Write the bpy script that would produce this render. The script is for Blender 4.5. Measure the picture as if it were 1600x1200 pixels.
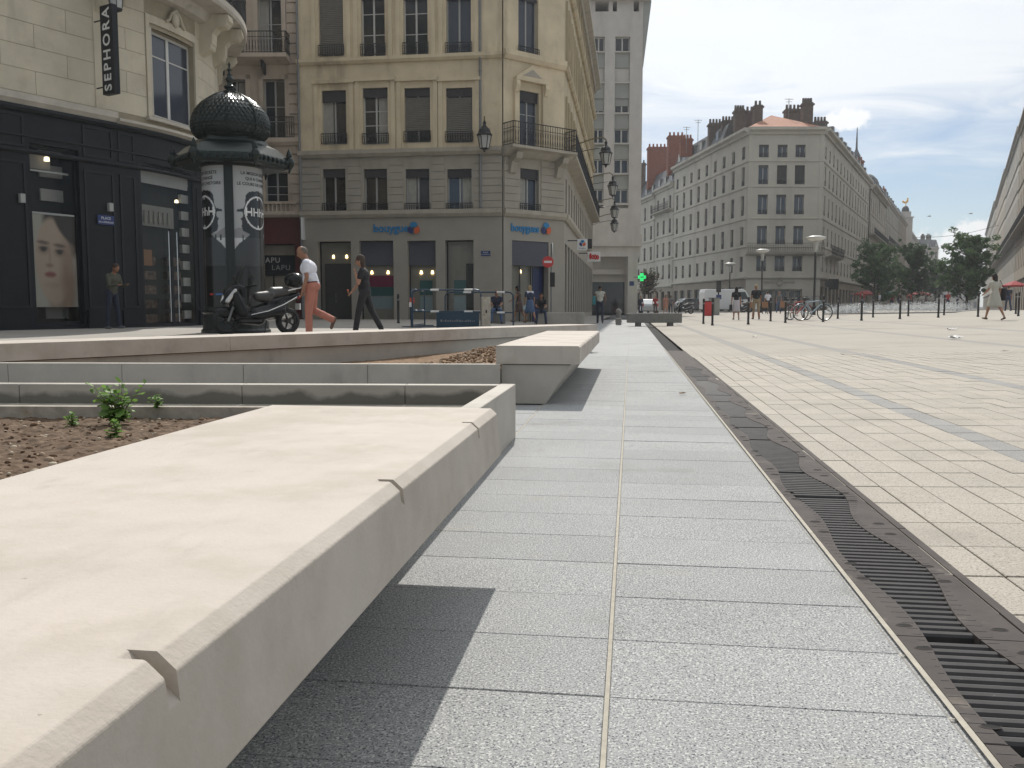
import bpy, bmesh, math, random
import numpy as np
from mathutils import Vector, Matrix
for o in list(bpy.data.objects): bpy.data.objects.remove(o, do_unlink=True)
SC = bpy.context.scene
COL = SC.collection
rnd = random.Random(7)
R = math.radians

# ------------------------------------------------------------------ camera
FOC, YH, CAMH = 1370.0, 479.0, 0.75          # focal length in photo pixels, horizon row, camera height
PITCH = math.atan((600 - YH) / FOC)
cam_d = bpy.data.cameras.new("camera"); cam = bpy.data.objects.new("camera", cam_d); COL.objects.link(cam)
cam_d.sensor_width = 36.0; cam_d.lens = 36.0 * FOC / 1600.0
cam_d.clip_start = 0.02; cam_d.clip_end = 6000
cam.location = (0, 0, CAMH); cam.rotation_euler = (math.pi / 2 - PITCH, 0, 0)
SC.camera = cam

# ------------------------------------------------------------------ sun and sky
SUN_EL, SUN_AZ = R(47.5), R(1.8)             # azimuth measured from +Y to +X
sdir = Vector((math.sin(SUN_AZ) * math.cos(SUN_EL), math.cos(SUN_AZ) * math.cos(SUN_EL), math.sin(SUN_EL)))
sl = bpy.data.lights.new("sun", 'SUN'); sl.energy = 4.0; sl.angle = R(0.55); sl.color = (1.0, 0.955, 0.885)
sun = bpy.data.objects.new("sun", sl); COL.objects.link(sun)
sun.location = (0, 30, 60); sun.rotation_euler = sdir.to_track_quat('Z', 'Y').to_euler()

W = bpy.data.worlds.new("World"); SC.world = W; W.use_nodes = True
wn, wl = W.node_tree.nodes, W.node_tree.links
wn.clear()
def wnode(t, **kw):
    n = wn.new(t)
    for k, v in kw.items(): setattr(n, k, v)
    return n
def wmath(op, a, b=None, c=None, clamp=False):
    n = wn.new('ShaderNodeMath'); n.operation = op; n.use_clamp = clamp
    for i, x in enumerate((a, b, c)):
        if x is None: continue
        if isinstance(x, (int, float)): n.inputs[i].default_value = x
        else: wl.new(x, n.inputs[i])
    return n.outputs[0]
tc = wnode('ShaderNodeTexCoord')
sky = wnode('ShaderNodeTexSky', sky_type='NISHITA', sun_disc=False, sun_elevation=SUN_EL, sun_rotation=SUN_AZ,
            altitude=200, air_density=1.0, dust_density=0.35, ozone_density=1.6)
bg_sky = wnode('ShaderNodeBackground'); bg_sky.inputs[1].default_value = 0.09
wb = wnode('ShaderNodeVectorMath', operation='MULTIPLY'); wb.inputs[1].default_value = (0.95, 0.95, 0.98); wl.new(sky.outputs[0], wb.inputs[0]); wl.new(wb.outputs[0], bg_sky.inputs[0])
sep = wnode('ShaderNodeSeparateXYZ'); wl.new(tc.outputs['Generated'], sep.inputs[0])
dx, dy, dz = sep.outputs
zc = wmath('MAXIMUM', dz, 0.012)
comb = wnode('ShaderNodeCombineXYZ')
wl.new(wmath('DIVIDE', dx, wmath('ADD', zc, 0.05)), comb.inputs[0]); wl.new(wmath('DIVIDE', dy, wmath('ADD', zc, 0.05)), comb.inputs[1])
def wnoise(vec, scale, detail=6, rough=0.55, dist=0.0, off=(0, 0, 0), sc=(1, 1, 1)):
    m = wnode('ShaderNodeMapping'); m.inputs['Location'].default_value = off; m.inputs['Scale'].default_value = sc
    wl.new(vec, m.inputs[0])
    n = wnode('ShaderNodeTexNoise'); n.inputs['Scale'].default_value = scale; n.inputs['Detail'].default_value = detail
    n.inputs['Roughness'].default_value = rough; n.inputs['Distortion'].default_value = dist
    wl.new(m.outputs[0], n.inputs['Vector']); return n.outputs['Fac']
def wstep(x, lo, hi):
    n = wnode('ShaderNodeMapRange', interpolation_type='SMOOTHSTEP'); wl.new(x, n.inputs[0])
    n.inputs[1].default_value = lo; n.inputs[2].default_value = hi; return n.outputs[0]
# a thin high cloud deck overhead whose ragged far edge leaves a band of blue above the roofs
nv = wnoise(comb.outputs[0], 0.55, 3, 0.55, 0.6, (3.1, 1.7, 0), (1.0, 1.5, 1))
nf = wnoise(comb.outputs[0], 1.6, 5, 0.6, 0.9, (8.1, 4.4, 0), (0.8, 1.15, 1))
edge = wmath('ADD', dz, wmath('ADD', wmath('MULTIPLY', wmath('SUBTRACT', nv, 0.5), 0.13), wmath('MULTIPLY', wmath('SUBTRACT', nf, 0.5), 0.09)))
deck = wmath('MULTIPLY', wstep(edge, 0.125, 0.225), wmath('ADD', 0.72, wmath('MULTIPLY', nf, 0.45)), clamp=True)
deck = wmath('MINIMUM', deck, 0.96)
# small fair-weather clouds low over the street
nc = wnoise(tc.outputs['Generated'], 26, 5, 0.62, 0.0)
def puff(px, py, hw, hh):
    x = (px - 800) / FOC; y = (600 - py) / FOC
    d = Vector((x, math.cos(PITCH) + y * math.sin(PITCH), -math.sin(PITCH) + y * math.cos(PITCH))).normalized()
    rx = wmath('MULTIPLY', wmath('SUBTRACT', dx, d.x), FOC / hw); rz = wmath('MULTIPLY', wmath('SUBTRACT', dz, d.z), FOC / hh)
    ry = wmath('MULTIPLY', wmath('SUBTRACT', dy, d.y), FOC / (hw * 2))
    r2 = wmath('ADD', wmath('ADD', wmath('MULTIPLY', rx, rx), wmath('MULTIPLY', rz, rz)), wmath('MULTIPLY', ry, ry))
    v = wmath('SUBTRACT', wmath('MULTIPLY', nc, 2.6), wmath('SQRT', r2))
    return wstep(v, 0.32, 0.72)
cum = None
for a in [(1318, 190, 40, 20), (1508, 382, 55, 30), (1545, 362, 50, 26), (1590, 395, 90, 30), (690, 330, 120, 40), (200, 300, 160, 50), (-700, 320, 200, 50), (2200, 330, 220, 60)]:
    p = puff(*a); cum = p if cum is None else wmath('MAXIMUM', cum, p)
# forward scattering: thin cloud is brighter towards the sun
vd = wnode('ShaderNodeVectorMath', operation='DOT_PRODUCT'); wl.new(tc.outputs['Generated'], vd.inputs[0]); vd.inputs[1].default_value = sdir
ph = wmath('POWER', wmath('MULTIPLY_ADD', vd.outputs['Value'], 0.5, 0.5, clamp=True), 2.2)
bg_deck = wnode('ShaderNodeBackground'); bg_deck.inputs[0].default_value = (0.93, 0.965, 1.0, 1)
wl.new(wmath('MULTIPLY_ADD', ph, 0.78, 0.41), bg_deck.inputs[1])
bg_cum = wnode('ShaderNodeBackground'); bg_cum.inputs[0].default_value = (0.98, 0.99, 1.0, 1)
wl.new(wmath('MULTIPLY_ADD', ph, 0.75, 0.46), bg_cum.inputs[1])
# pale summer haze hugging the horizon all round
bg_hz = wnode('ShaderNodeBackground'); bg_hz.inputs[0].default_value = (0.62, 0.74, 0.86, 1); bg_hz.inputs[1].default_value = 0.92
m0 = wnode('ShaderNodeMixShader'); wl.new(wmath('MULTIPLY', wmath('POWER', 2.718, wmath('MULTIPLY', zc, -16.0)), 0.72), m0.inputs[0]); wl.new(bg_sky.outputs[0], m0.inputs[1]); wl.new(bg_hz.outputs[0], m0.inputs[2])
m1 = wnode('ShaderNodeMixShader'); wl.new(deck, m1.inputs[0]); wl.new(m0.outputs[0], m1.inputs[1]); wl.new(bg_deck.outputs[0], m1.inputs[2])
m2 = wnode('ShaderNodeMixShader'); wl.new(wmath('MULTIPLY', cum, 0.92), m2.inputs[0]); wl.new(m1.outputs[0], m2.inputs[1]); wl.new(bg_cum.outputs[0], m2.inputs[2])
wo = wnode('ShaderNodeOutputWorld'); wl.new(m2.outputs[0], wo.inputs[0])

SC.view_settings.view_transform = 'Standard'; SC.view_settings.look = 'None'
SC.view_settings.exposure = 0.0; SC.view_settings.gamma = 1.0; SC.view_settings.use_curve_mapping = False
SC.render.engine = 'CYCLES'; SC.cycles.max_bounces = 4; SC.cycles.diffuse_bounces = 3; SC.cycles.glossy_bounces = 2; SC.cycles.volume_bounces = 0; SC.cycles.transparent_max_bounces = 10
SC.cycles.caustics_reflective = False; SC.cycles.caustics_refractive = False

# ------------------------------------------------------------------ geometry helpers
TH = R(7.7); CT, ST = math.cos(TH), math.sin(TH)
def W2(u, v): return (u * CT + v * ST, -u * ST + v * CT)        # paving frame (u across, v along) -> world x, y
def UV(x, y): return (x * CT - y * ST, x * ST + y * CT)
def sstep(x, a, b):
    t = min(1, max(0, (x - a) / (b - a))); return t * t * (3 - 2 * t)
DA, DB = Vector((-4.154, 7.115)), Vector((1.431, 14.767))      # front edge of the long diagonal bench
DD = (DB - DA).normalized(); DN = Vector((-DD.y, DD.x))
def gz(x, y):
    u, v = UV(x, y)
    r = 0.022 * min(20, max(0, u - 0.95))
    d = (Vector((x, y)) - DA).dot(DN)
    l = 0.16 * sstep(d, 0.1, 3.0) * sstep(-x, -1.5, 3.0) * sstep(-y, -60, -36)
    return max(r, l)
def ray(px, py):
    x = (px - 800) / FOC; y = (600 - py) / FOC
    return Vector((x, math.cos(PITCH) + y * math.sin(PITCH), -math.sin(PITCH) + y * math.cos(PITCH)))
def at(px, py, Y):
    d = ray(px, py); return Vector((0, 0, CAMH)) + d * (Y / d.y)
def gx(px, Y):                                                  # ground point seen in column px at distance Y
    x = (px - 800) / FOC * Y * 1.0; return Vector((x, Y, gz(x, Y)))

class MB:
    def __init__(s): s.v = []; s.f = []; s.m = []; s.mi = 0
    def add(s, vs, fs):
        b = len(s.v); s.v.extend([tuple(p) for p in vs]); s.f.extend([tuple(b + i for i in f) for f in fs]); s.m.extend([s.mi] * len(fs)); return s
    def poly(s, *vs): return s.add(vs, [tuple(range(len(vs)))])
    def box(s, x0, x1, y0, y1, z0, z1):
        return s.add([(x0,y0,z0),(x1,y0,z0),(x1,y1,z0),(x0,y1,z0),(x0,y0,z1),(x1,y0,z1),(x1,y1,z1),(x0,y1,z1)],
                     [(0,3,2,1),(4,5,6,7),(0,1,5,4),(1,2,6,5),(2,3,7,6),(3,0,4,7)])
    def prism(s, pts, z0, z1, axis='z'):
        n = len(pts)
        def P(a, b, c): return (a, b, c) if axis == 'z' else ((a, c, b) if axis == 'y' else (c, a, b))
        vs = [P(a, b, z0) for a, b in pts] + [P(a, b, z1) for a, b in pts]
        fs = [tuple(range(n))[::-1], tuple(range(n, 2 * n))] + [(i, (i + 1) % n, n + (i + 1) % n, n + i) for i in range(n)]
        if axis == 'y': fs = [f[::-1] for f in fs]
        return s.add(vs, fs)
    def cyl(s, p0, p1, r0, r1=None, n=12, caps=True, sx=1.0):
        p0, p1 = Vector(p0), Vector(p1); r1 = r0 if r1 is None else r1
        d = (p1 - p0); d = d.normalized() if d.length > 1e-9 else Vector((0, 0, 1))
        a = Vector((1, 0, 0)) if abs(d.x) < 0.9 else Vector((0, 1, 0)); e1 = d.cross(a).normalized(); e2 = d.cross(e1)
        vs = []
        for p, r in ((p0, r0), (p1, r1)):
            for i in range(n):
                t = 2 * math.pi * i / n; vs.append(p + e1 * (r * sx * math.cos(t)) + e2 * (r * math.sin(t)))
        fs = [(i, (i + 1) % n, n + (i + 1) % n, n + i) for i in range(n)]
        if caps: fs += [tuple(range(n))[::-1], tuple(range(n, 2 * n))]
        return s.add(vs, fs)
    def tube(s, path, r, n=8, closed=False):
        P = [Vector(p) for p in path]; k = len(P); vs = []
        rr = r if isinstance(r, (list, tuple)) else [r] * k
        prev = None
        for i in range(k):
            if closed: d = P[(i + 1) % k] - P[i - 1]
            else: d = P[min(i + 1, k - 1)] - P[max(i - 1, 0)]
            d = d.normalized()
            if prev is None:
                a = Vector((0, 0, 1)) if abs(d.z) < 0.9 else Vector((1, 0, 0)); e1 = d.cross(a).normalized()
            else:
                e1 = (prev - d * prev.dot(d)); e1 = e1.normalized() if e1.length > 1e-6 else d.orthogonal().normalized()
            prev = e1; e2 = d.cross(e1)
            for j in range(n):
                t = 2 * math.pi * j / n; vs.append(P[i] + e1 * (rr[i] * math.cos(t)) + e2 * (rr[i] * math.sin(t)))
        fs = []
        for i in range(k if closed else k - 1):
            for j in range(n):
                a, b = i * n + j, i * n + (j + 1) % n; c, d2 = ((i + 1) % k) * n + (j + 1) % n, ((i + 1) % k) * n + j
                fs.append((a, b, c, d2))
        if not closed: fs += [tuple(range(n))[::-1], tuple(range((k - 1) * n, k * n))]
        return s.add(vs, fs)
    def lathe(s, prof, n=24, c=(0, 0, 0), a0=0.0, a1=2 * math.pi, sy=1.0):
        full = abs(a1 - a0 - 2 * math.pi) < 1e-6; m = n if full else n + 1; vs = []
        for r, z in prof:
            for i in range(m):
                t = a0 + (a1 - a0) * i / n; vs.append((c[0] + r * math.cos(t), c[1] + sy * r * math.sin(t), c[2] + z))
        fs = []
        for k in range(len(prof) - 1):
            for i in range(n):
                j = (i + 1) % m
                fs.append((k * m + i, k * m + j, (k + 1) * m + j, (k + 1) * m + i))
        return s.add(vs, fs)
    def ball(s, c, r, n=12, m=8):
        rx, ry, rz = (r, r, r) if isinstance(r, (int, float)) else r
        vs = [(c[0], c[1], c[2] - rz)]
        for k in range(1, m):
            p = -math.pi / 2 + math.pi * k / m
            for i in range(n):
                t = 2 * math.pi * i / n; vs.append((c[0] + rx * math.cos(p) * math.cos(t), c[1] + ry * math.cos(p) * math.sin(t), c[2] + rz * math.sin(p)))
        vs.append((c[0], c[1], c[2] + rz)); top = len(vs) - 1; fs = []
        for i in range(n):
            j = (i + 1) % n; fs.append((0, 1 + j, 1 + i)); fs.append((top, 1 + (m - 2) * n + i, 1 + (m - 2) * n + j))
            for k in range(m - 2): fs.append((1 + k * n + i, 1 + k * n + j, 1 + (k + 1) * n + j, 1 + (k + 1) * n + i))
        return s.add(vs, fs)
    def mesh(s, name, mats, smooth=False):
        me = bpy.data.meshes.new(name); me.from_pydata(s.v, [], s.f)
        for m in (mats if isinstance(mats, (list, tuple)) else [mats]): me.materials.append(MAT[m] if isinstance(m, str) else m)
        if any(s.m): me.polygons.foreach_set('material_index', s.m)
        if smooth: me.polygons.foreach_set('use_smooth', [True] * len(s.f))
        me.update(); return me
    def build(s, name, mats, parent=None, loc=(0, 0, 0), rz=0.0, smooth=False):
        return put(name, s.mesh(name, mats, smooth), parent, loc, rz)
def put(name, me, parent=None, loc=(0, 0, 0), rz=0.0):
    o = bpy.data.objects.new(name, me); COL.objects.link(o); o.location = loc
    if rz: o.rotation_euler = (0, 0, rz)
    if parent is not None: o.parent = parent
    return o
def tag(o, label=None, cat=None, group=None, kind=None):
    for k, v in (('label', label), ('category', cat), ('group', group), ('kind', kind)):
        if v: o[k] = v
    return o
def thing(name, label, cat, loc=(0, 0, 0), rz=0.0, group=None):
    o = bpy.data.objects.new(name, None); COL.objects.link(o); o.location = loc; o.rotation_euler = (0, 0, rz); o.empty_display_size = 0.2
    return tag(o, label, cat, group)
def copy_tree(o, parent=None):
    c = o.copy(); COL.objects.link(c); c.parent = parent
    for ch in list(o.children): copy_tree(ch, c)
    return c
def bevel(o, w, seg=2, ang=40):
    m = o.modifiers.new('bevel', 'BEVEL'); m.width = w; m.segments = seg; m.limit_method = 'ANGLE'; m.angle_limit = R(ang); m.harden_normals = False
    return o
def autosmooth(o):
    o.data.polygons.foreach_set('use_smooth', [True] * len(o.data.polygons))
    try: o.data.set_sharp_from_angle(angle=R(35))
    except Exception: pass
    return o
def text_mesh(s, size=1.0, depth=0.0, spacing=1.0, bold=0.0, align='CENTER'):
    cu = bpy.data.curves.new('txt', 'FONT'); cu.body = s; cu.size = size; cu.extrude = depth; cu.space_character = spacing; cu.offset = bold
    cu.align_x = align; cu.align_y = 'CENTER'; cu.resolution_u = 3
    o = bpy.data.objects.new('txt', cu); COL.objects.link(o)
    dg = bpy.context.evaluated_depsgraph_get(); me = bpy.data.meshes.new_from_object(o.evaluated_get(dg))
    bpy.data.objects.remove(o); bpy.data.curves.remove(cu); return me
def lettering(name, s, size, mat, parent, loc, rz=0.0, depth=0.004, spacing=1.0, bold=0.0, tilt=0.0, wide=1.0):
    """upright flat lettering facing -Y of its local frame"""
    me = text_mesh(s, size, depth, spacing, bold)
    me.transform(Matrix.Rotation(math.pi / 2, 4, 'X') @ Matrix.Rotation(tilt, 4, 'Z') @ Matrix.Scale(wide, 4, (1, 0, 0))); me.materials.clear(); me.materials.append(MAT[mat])
    return put(name, me, parent, loc, rz)
# ------------------------------------------------------------------ materials
MAT = {}
def material(name, color, rough=0.7, metal=0.0, var=0.08, scale=6.0, bump=0.0, bscale=60.0, spec=0.5, color2=None, c2scale=2.0, c2lo=0.5, c2hi=0.75, stretch=None, rand=0.0, coord='Object', fleck=None, coat=0.0):
    m = bpy.data.materials.new(name); m.use_nodes = True; nt = m.node_tree; nn, L = nt.nodes, nt.links
    b = nn['Principled BSDF']; b.inputs['Roughness'].default_value = rough; b.inputs['Metallic'].default_value = metal
    b.inputs['Specular IOR Level'].default_value = spec; b.inputs['Coat Weight'].default_value = coat
    tc = nn.new('ShaderNodeTexCoord')
    vec = tc.outputs['Object']
    if coord == 'World':
        g = nn.new('ShaderNodeNewGeometry'); vec = g.outputs['Position']
    if stretch:
        mp = nn.new('ShaderNodeMapping'); mp.inputs['Scale'].default_value = stretch; L.new(vec, mp.inputs[0]); vec = mp.outputs[0]
    def noise(sc, det=5, ro=0.6):
        n = nn.new('ShaderNodeTexNoise'); n.inputs['Scale'].default_value = sc; n.inputs['Detail'].default_value = det; n.inputs['Roughness'].default_value = ro
        L.new(vec, n.inputs['Vector']); return n.outputs['Fac']
    def mrange(x, a, b2, c, d, smooth=False):
        n = nn.new('ShaderNodeMapRange'); L.new(x, n.inputs[0])
        if smooth: n.interpolation_type = 'SMOOTHSTEP'
        for i, q in enumerate((a, b2, c, d)): n.inputs[i + 1].default_value = q
        return n.outputs[0]
    def mix(fac, a, b2, mode='MIX'):
        n = nn.new('ShaderNodeMix'); n.data_type = 'RGBA'; n.blend_type = mode
        for s, x in ((0, fac), (6, a), (7, b2)):
            if isinstance(x, (int, float)): n.inputs[s].default_value = x
            elif isinstance(x, tuple): n.inputs[s].default_value = x
            else: L.new(x, n.inputs[s])
        return n.outputs[2]
    col = (*color, 1)
    if color2: col = mix(mrange(noise(c2scale, 6, 0.65), c2lo, c2hi, 0, 1, True), col, (*color2, 1))
    if fleck:                                                     # mineral grain: (scale, dark, light)
        fs, dk, lt = fleck
        n1 = noise(fs, 2, 0.5); col = mix(mrange(n1, 0.36, 0.46, 1, 0), col, (*dk, 1)); col = mix(mrange(noise(fs * 0.83, 2, 0.5), 0.55, 0.64, 0, 1), col, (*lt, 1))
    if var:
        n = mrange(noise(scale), 0.3, 0.7, 1 - var, 1 + var)
        v = nn.new('ShaderNodeVectorMath'); v.operation = 'SCALE'
        if isinstance(col, tuple): v.inputs[0].default_value = col[:3]
        else: L.new(col, v.inputs[0])
        L.new(n, v.inputs['Scale']); col = v.outputs[0]
    if rand:
        oi = nn.new('ShaderNodeObjectInfo'); n = mrange(oi.outputs['Random'], 0, 1, 1 - rand, 1 + rand)
        v = nn.new('ShaderNodeVectorMath'); v.operation = 'SCALE'
        if isinstance(col, tuple): v.inputs[0].default_value = col[:3]
        else: L.new(col, v.inputs[0])
        L.new(n, v.inputs['Scale']); col = v.outputs[0]
    if isinstance(col, tuple): b.inputs['Base Color'].default_value = col
    else: L.new(col, b.inputs['Base Color'])
    if bump:
        bn = nn.new('ShaderNodeBump'); bn.inputs['Strength'].default_value = 1.0; bn.inputs['Distance'].default_value = bump
        L.new(noise(bscale, 4), bn.inputs['Height']); L.new(bn.outputs[0], b.inputs['Normal'])
    MAT[name] = m; return m
def joints(name, du, dv, u0, v0, width, jcol, stripes=(), scol=None, shift=0.0):
    """add a joint grid (paving frame) and stripe bands to a material: flat far paving"""
    m = MAT[name]; nt = m.node_tree; nn, L = nt.nodes, nt.links; b = nn['Principled BSDF']
    src = b.inputs['Base Color'].links[0].from_socket
    g = nn.new('ShaderNodeNewGeometry'); mp = nn.new('ShaderNodeVectorRotate'); mp.rotation_type = 'Z_AXIS'
    L.new(g.outputs['Position'], mp.inputs['Vector']); mp.inputs['Angle'].default_value = TH
    sp = nn.new('ShaderNodeSeparateXYZ'); L.new(mp.outputs[0], sp.inputs[0])
    def M(op, a, b2=None):
        n = nn.new('ShaderNodeMath'); n.operation = op
        for i, x in enumerate((a, b2)):
            if x is None: continue
            if isinstance(x, (int, float)): n.inputs[i].default_value = x
            else: L.new(x, n.inputs[i])
        return n.outputs[0]
    def mix(fac, a, c):
        n = nn.new('ShaderNodeMix'); n.data_type = 'RGBA'; L.new(fac, n.inputs[0]); L.new(a, n.inputs[6]); n.inputs[7].default_value = (*c, 1); return n.outputs[2]
    for lo, hi in stripes:
        f = M('MULTIPLY', M('GREATER_THAN', sp.outputs[0], lo), M('LESS_THAN', sp.outputs[0], hi)); src = mix(f, src, scol)
    a = M('PINGPONG', M('SUBTRACT', sp.outputs[0], u0), du / 2); c = M('PINGPONG', M('SUBTRACT', sp.outputs[1], v0), dv / 2)
    f = M('MAXIMUM', M('LESS_THAN', a, width / 2), M('LESS_THAN', c, width / 2))
    src = mix(f, src, jcol); L.new(src, b.inputs['Base Color'])
def weather(name, col, scale, lo, hi, amount, stretch):
    """blotches, pits or drips of another colour, with an outline of their own"""
    m = MAT[name]; nn, L = m.node_tree.nodes, m.node_tree.links; b = nn['Principled BSDF']; src = b.inputs['Base Color'].links[0].from_socket
    g = nn.new('ShaderNodeNewGeometry'); mp = nn.new('ShaderNodeMapping'); mp.inputs['Scale'].default_value = stretch; L.new(g.outputs['Position'], mp.inputs[0])
    n = nn.new('ShaderNodeTexNoise'); n.inputs['Scale'].default_value = scale; n.inputs['Detail'].default_value = 6; n.inputs['Roughness'].default_value = 0.6; L.new(mp.outputs[0], n.inputs['Vector'])
    r = nn.new('ShaderNodeMapRange'); r.interpolation_type = 'SMOOTHSTEP'; L.new(n.outputs['Fac'], r.inputs[0])
    for i, q in enumerate((lo, hi, 0, amount)): r.inputs[i + 1].default_value = q
    x = nn.new('ShaderNodeMix'); x.data_type = 'RGBA'; L.new(r.outputs[0], x.inputs[0]); L.new(src, x.inputs[6]); x.inputs[7].default_value = (*col, 1); L.new(x.outputs[2], b.inputs['Base Color'])
def leafy(name, back=0.45):
    m = MAT[name]; nn, L = m.node_tree.nodes, m.node_tree.links; b = nn['Principled BSDF']; o = nn['Material Output']; t = nn.new('ShaderNodeBsdfTranslucent')
    if b.inputs['Base Color'].links: L.new(b.inputs['Base Color'].links[0].from_socket, t.inputs[0])
    x = nn.new('ShaderNodeMixShader'); x.inputs[0].default_value = back; L.new(b.outputs[0], x.inputs[1]); L.new(t.outputs[0], x.inputs[2]); L.new(x.outputs[0], o.inputs[0])
def glass(name, tint=(0.02, 0.025, 0.03), rough=0.05):
    m = bpy.data.materials.new(name); m.use_nodes = True; nn, L = m.node_tree.nodes, m.node_tree.links
    b = nn['Principled BSDF']; b.inputs['Base Color'].default_value = (*tint, 1); b.inputs['Roughness'].default_value = rough; b.inputs['IOR'].default_value = 1.5
    MAT[name] = m
def clearglass(name, tint=(0.95, 0.97, 0.97), refl=0.12):
    m = bpy.data.materials.new(name); m.use_nodes = True; nn, L = m.node_tree.nodes, m.node_tree.links
    nn.clear(); t = nn.new('ShaderNodeBsdfTransparent'); t.inputs[0].default_value = (*tint, 1); g = nn.new('ShaderNodeBsdfGlossy'); g.inputs['Roughness'].default_value = 0.03
    lw = nn.new('ShaderNodeFresnel'); lw.inputs[0].default_value = 1.28
    mx = nn.new('ShaderNodeMixShader'); L.new(lw.outputs[0], mx.inputs[0]); L.new(t.outputs[0], mx.inputs[1]); L.new(g.outputs[0], mx.inputs[2])
    o = nn.new('ShaderNodeOutputMaterial'); L.new(mx.outputs[0], o.inputs[0]); MAT[name] = m
def emit(name, color, strength):
    m = bpy.data.materials.new(name); m.use_nodes = True; b = m.node_tree.nodes['Principled BSDF']
    b.inputs['Base Color'].default_value = (*color, 1); b.inputs['Emission Color'].default_value = (*color, 1); b.inputs['Emission Strength'].default_value = strength; MAT[name] = m
    try: m.cycles.emission_sampling = 'NONE'
    except Exception: pass
def printed(name, rough=0.5):
    m = bpy.data.materials.new(name); m.use_nodes = True; nn, L = m.node_tree.nodes, m.node_tree.links
    b = nn['Principled BSDF']; b.inputs['Roughness'].default_value = rough
    a = nn.new('ShaderNodeAttribute'); a.attribute_name = 'print'; L.new(a.outputs['Color'], b.inputs['Base Color']); MAT[name] = m

M_ = material
M_('bench_stone', (0.475, 0.426, 0.376), 0.8, var=0.06, scale=5, bump=0.0009, bscale=140, color2=(0.40, 0.355, 0.30), c2scale=2.6, c2lo=0.42, c2hi=0.66, coord='World')
weather('bench_stone', (0.30, 0.27, 0.235), 7.0, 0.60, 0.74, 0.35, (1, 1, 1)); weather('bench_stone', (0.16, 0.14, 0.12), 46.0, 0.715, 0.75, 0.55, (1, 1, 1)); weather('bench_stone', (0.27, 0.245, 0.215), 3.0, 0.56, 0.76, 0.22, (5, 1.4, 1))
M_('wall_concrete', (0.41, 0.38, 0.335), 0.75, var=0.10, scale=2.5, bump=0.0008, bscale=70, color2=(0.33, 0.31, 0.275), c2scale=1.6, coord='World')
M_('footing_concrete', (0.36, 0.33, 0.28), 0.9, var=0.2, scale=14, bump=0.003, bscale=40, color2=(0.27, 0.21, 0.14), c2scale=5, c2lo=0.55, c2hi=0.7, coord='World')
M_('granite', (0.303, 0.308, 0.308), 0.85, spec=0.25, var=0.06, scale=1.8, bump=0.0006, bscale=300, rand=0.06, coord='World', fleck=(240, (0.085, 0.09, 0.10), (0.52, 0.52, 0.50)), color2=(0.341, 0.319, 0.270), c2scale=3.0, c2lo=0.62, c2hi=0.8)
M_('granite_bed', (0.329, 0.334, 0.334), 0.85, var=0.1, scale=1.2, coord='World', fleck=(200, (0.13, 0.13, 0.14), (0.52, 0.52, 0.5)))
M_('plaza_stone', (0.348, 0.316, 0.268), 0.8, var=0.09, scale=1.5, bump=0.001, bscale=160, rand=0.06, coord='World', fleck=(150, (0.20, 0.175, 0.14), (0.41, 0.38, 0.33)))
M_('plaza_band', (0.245, 0.236, 0.222), 0.8, var=0.08, scale=2.0, bump=0.001, bscale=160, rand=0.06, coord='World', fleck=(170, (0.13, 0.13, 0.135), (0.34, 0.34, 0.335)))
M_('plaza_bed', (0.341, 0.313, 0.271), 0.88, var=0.10, scale=0.35, coord='World', color2=(0.304, 0.278, 0.242), c2scale=0.25, c2lo=0.45, c2hi=0.7)
M_('street_stone', (0.33, 0.31, 0.28), 0.85, var=0.10, scale=0.6, coord='World')
M_('asphalt', (0.075, 0.075, 0.078), 0.9, var=0.15, scale=1.5, coord='World')
M_('grout', (0.4, 0.37, 0.31), 0.95, var=0.15, scale=30, coord='World')
M_('cast_iron', (0.076, 0.066, 0.062), 0.8, metal=0.0, spec=0.2, var=0.2, scale=8, bump=0.0008, bscale=120, color2=(0.22, 0.19, 0.165), c2scale=5, c2lo=0.60, c2hi=0.78, coord='World')
M_('cast_bar', (0.060, 0.058, 0.058), 0.7, metal=0.0, spec=0.3, var=0.2, scale=14, coord='World', color2=(0.15, 0.14, 0.13), c2scale=40, c2lo=0.66, c2hi=0.74)
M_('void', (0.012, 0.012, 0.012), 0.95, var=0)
M_('soil', (0.115, 0.074, 0.045), 0.95, var=0.35, scale=18, bump=0.006, bscale=45, coord='World', color2=(0.165, 0.112, 0.07), c2scale=9)
M_('pebble', (0.27, 0.20, 0.14), 0.9, var=0.3, scale=20, coord='World')
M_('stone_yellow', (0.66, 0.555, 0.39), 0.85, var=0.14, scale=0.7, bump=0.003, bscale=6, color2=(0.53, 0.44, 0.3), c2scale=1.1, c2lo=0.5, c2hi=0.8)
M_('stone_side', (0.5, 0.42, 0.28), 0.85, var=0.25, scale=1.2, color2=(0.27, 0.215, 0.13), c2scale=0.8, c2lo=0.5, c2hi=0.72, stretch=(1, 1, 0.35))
M_('stone_grey', (0.37, 0.335, 0.28), 0.85, var=0.10, scale=1.2, bump=0.002, bscale=8)
M_('stone_ledge', (0.4, 0.36, 0.295), 0.85, var=0.15, scale=2.0)
M_('stone_pink', (0.53, 0.445, 0.36), 0.85, var=0.14, scale=0.9, color2=(0.43, 0.355, 0.28), c2scale=1.4)
M_('render_grey', (0.335, 0.305, 0.26), 0.8, var=0.06, scale=1.0)
M_('ashlar_cream', (0.585, 0.526, 0.404), 0.82, var=0.08, scale=1.4, bump=0.002, bscale=25, rand=0.04, coord='World', color2=(0.491, 0.433, 0.322), c2scale=1.2)
M_('ashlar_joint', (0.345, 0.293, 0.207), 0.9, var=0.1, scale=4, coord='World')
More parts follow.
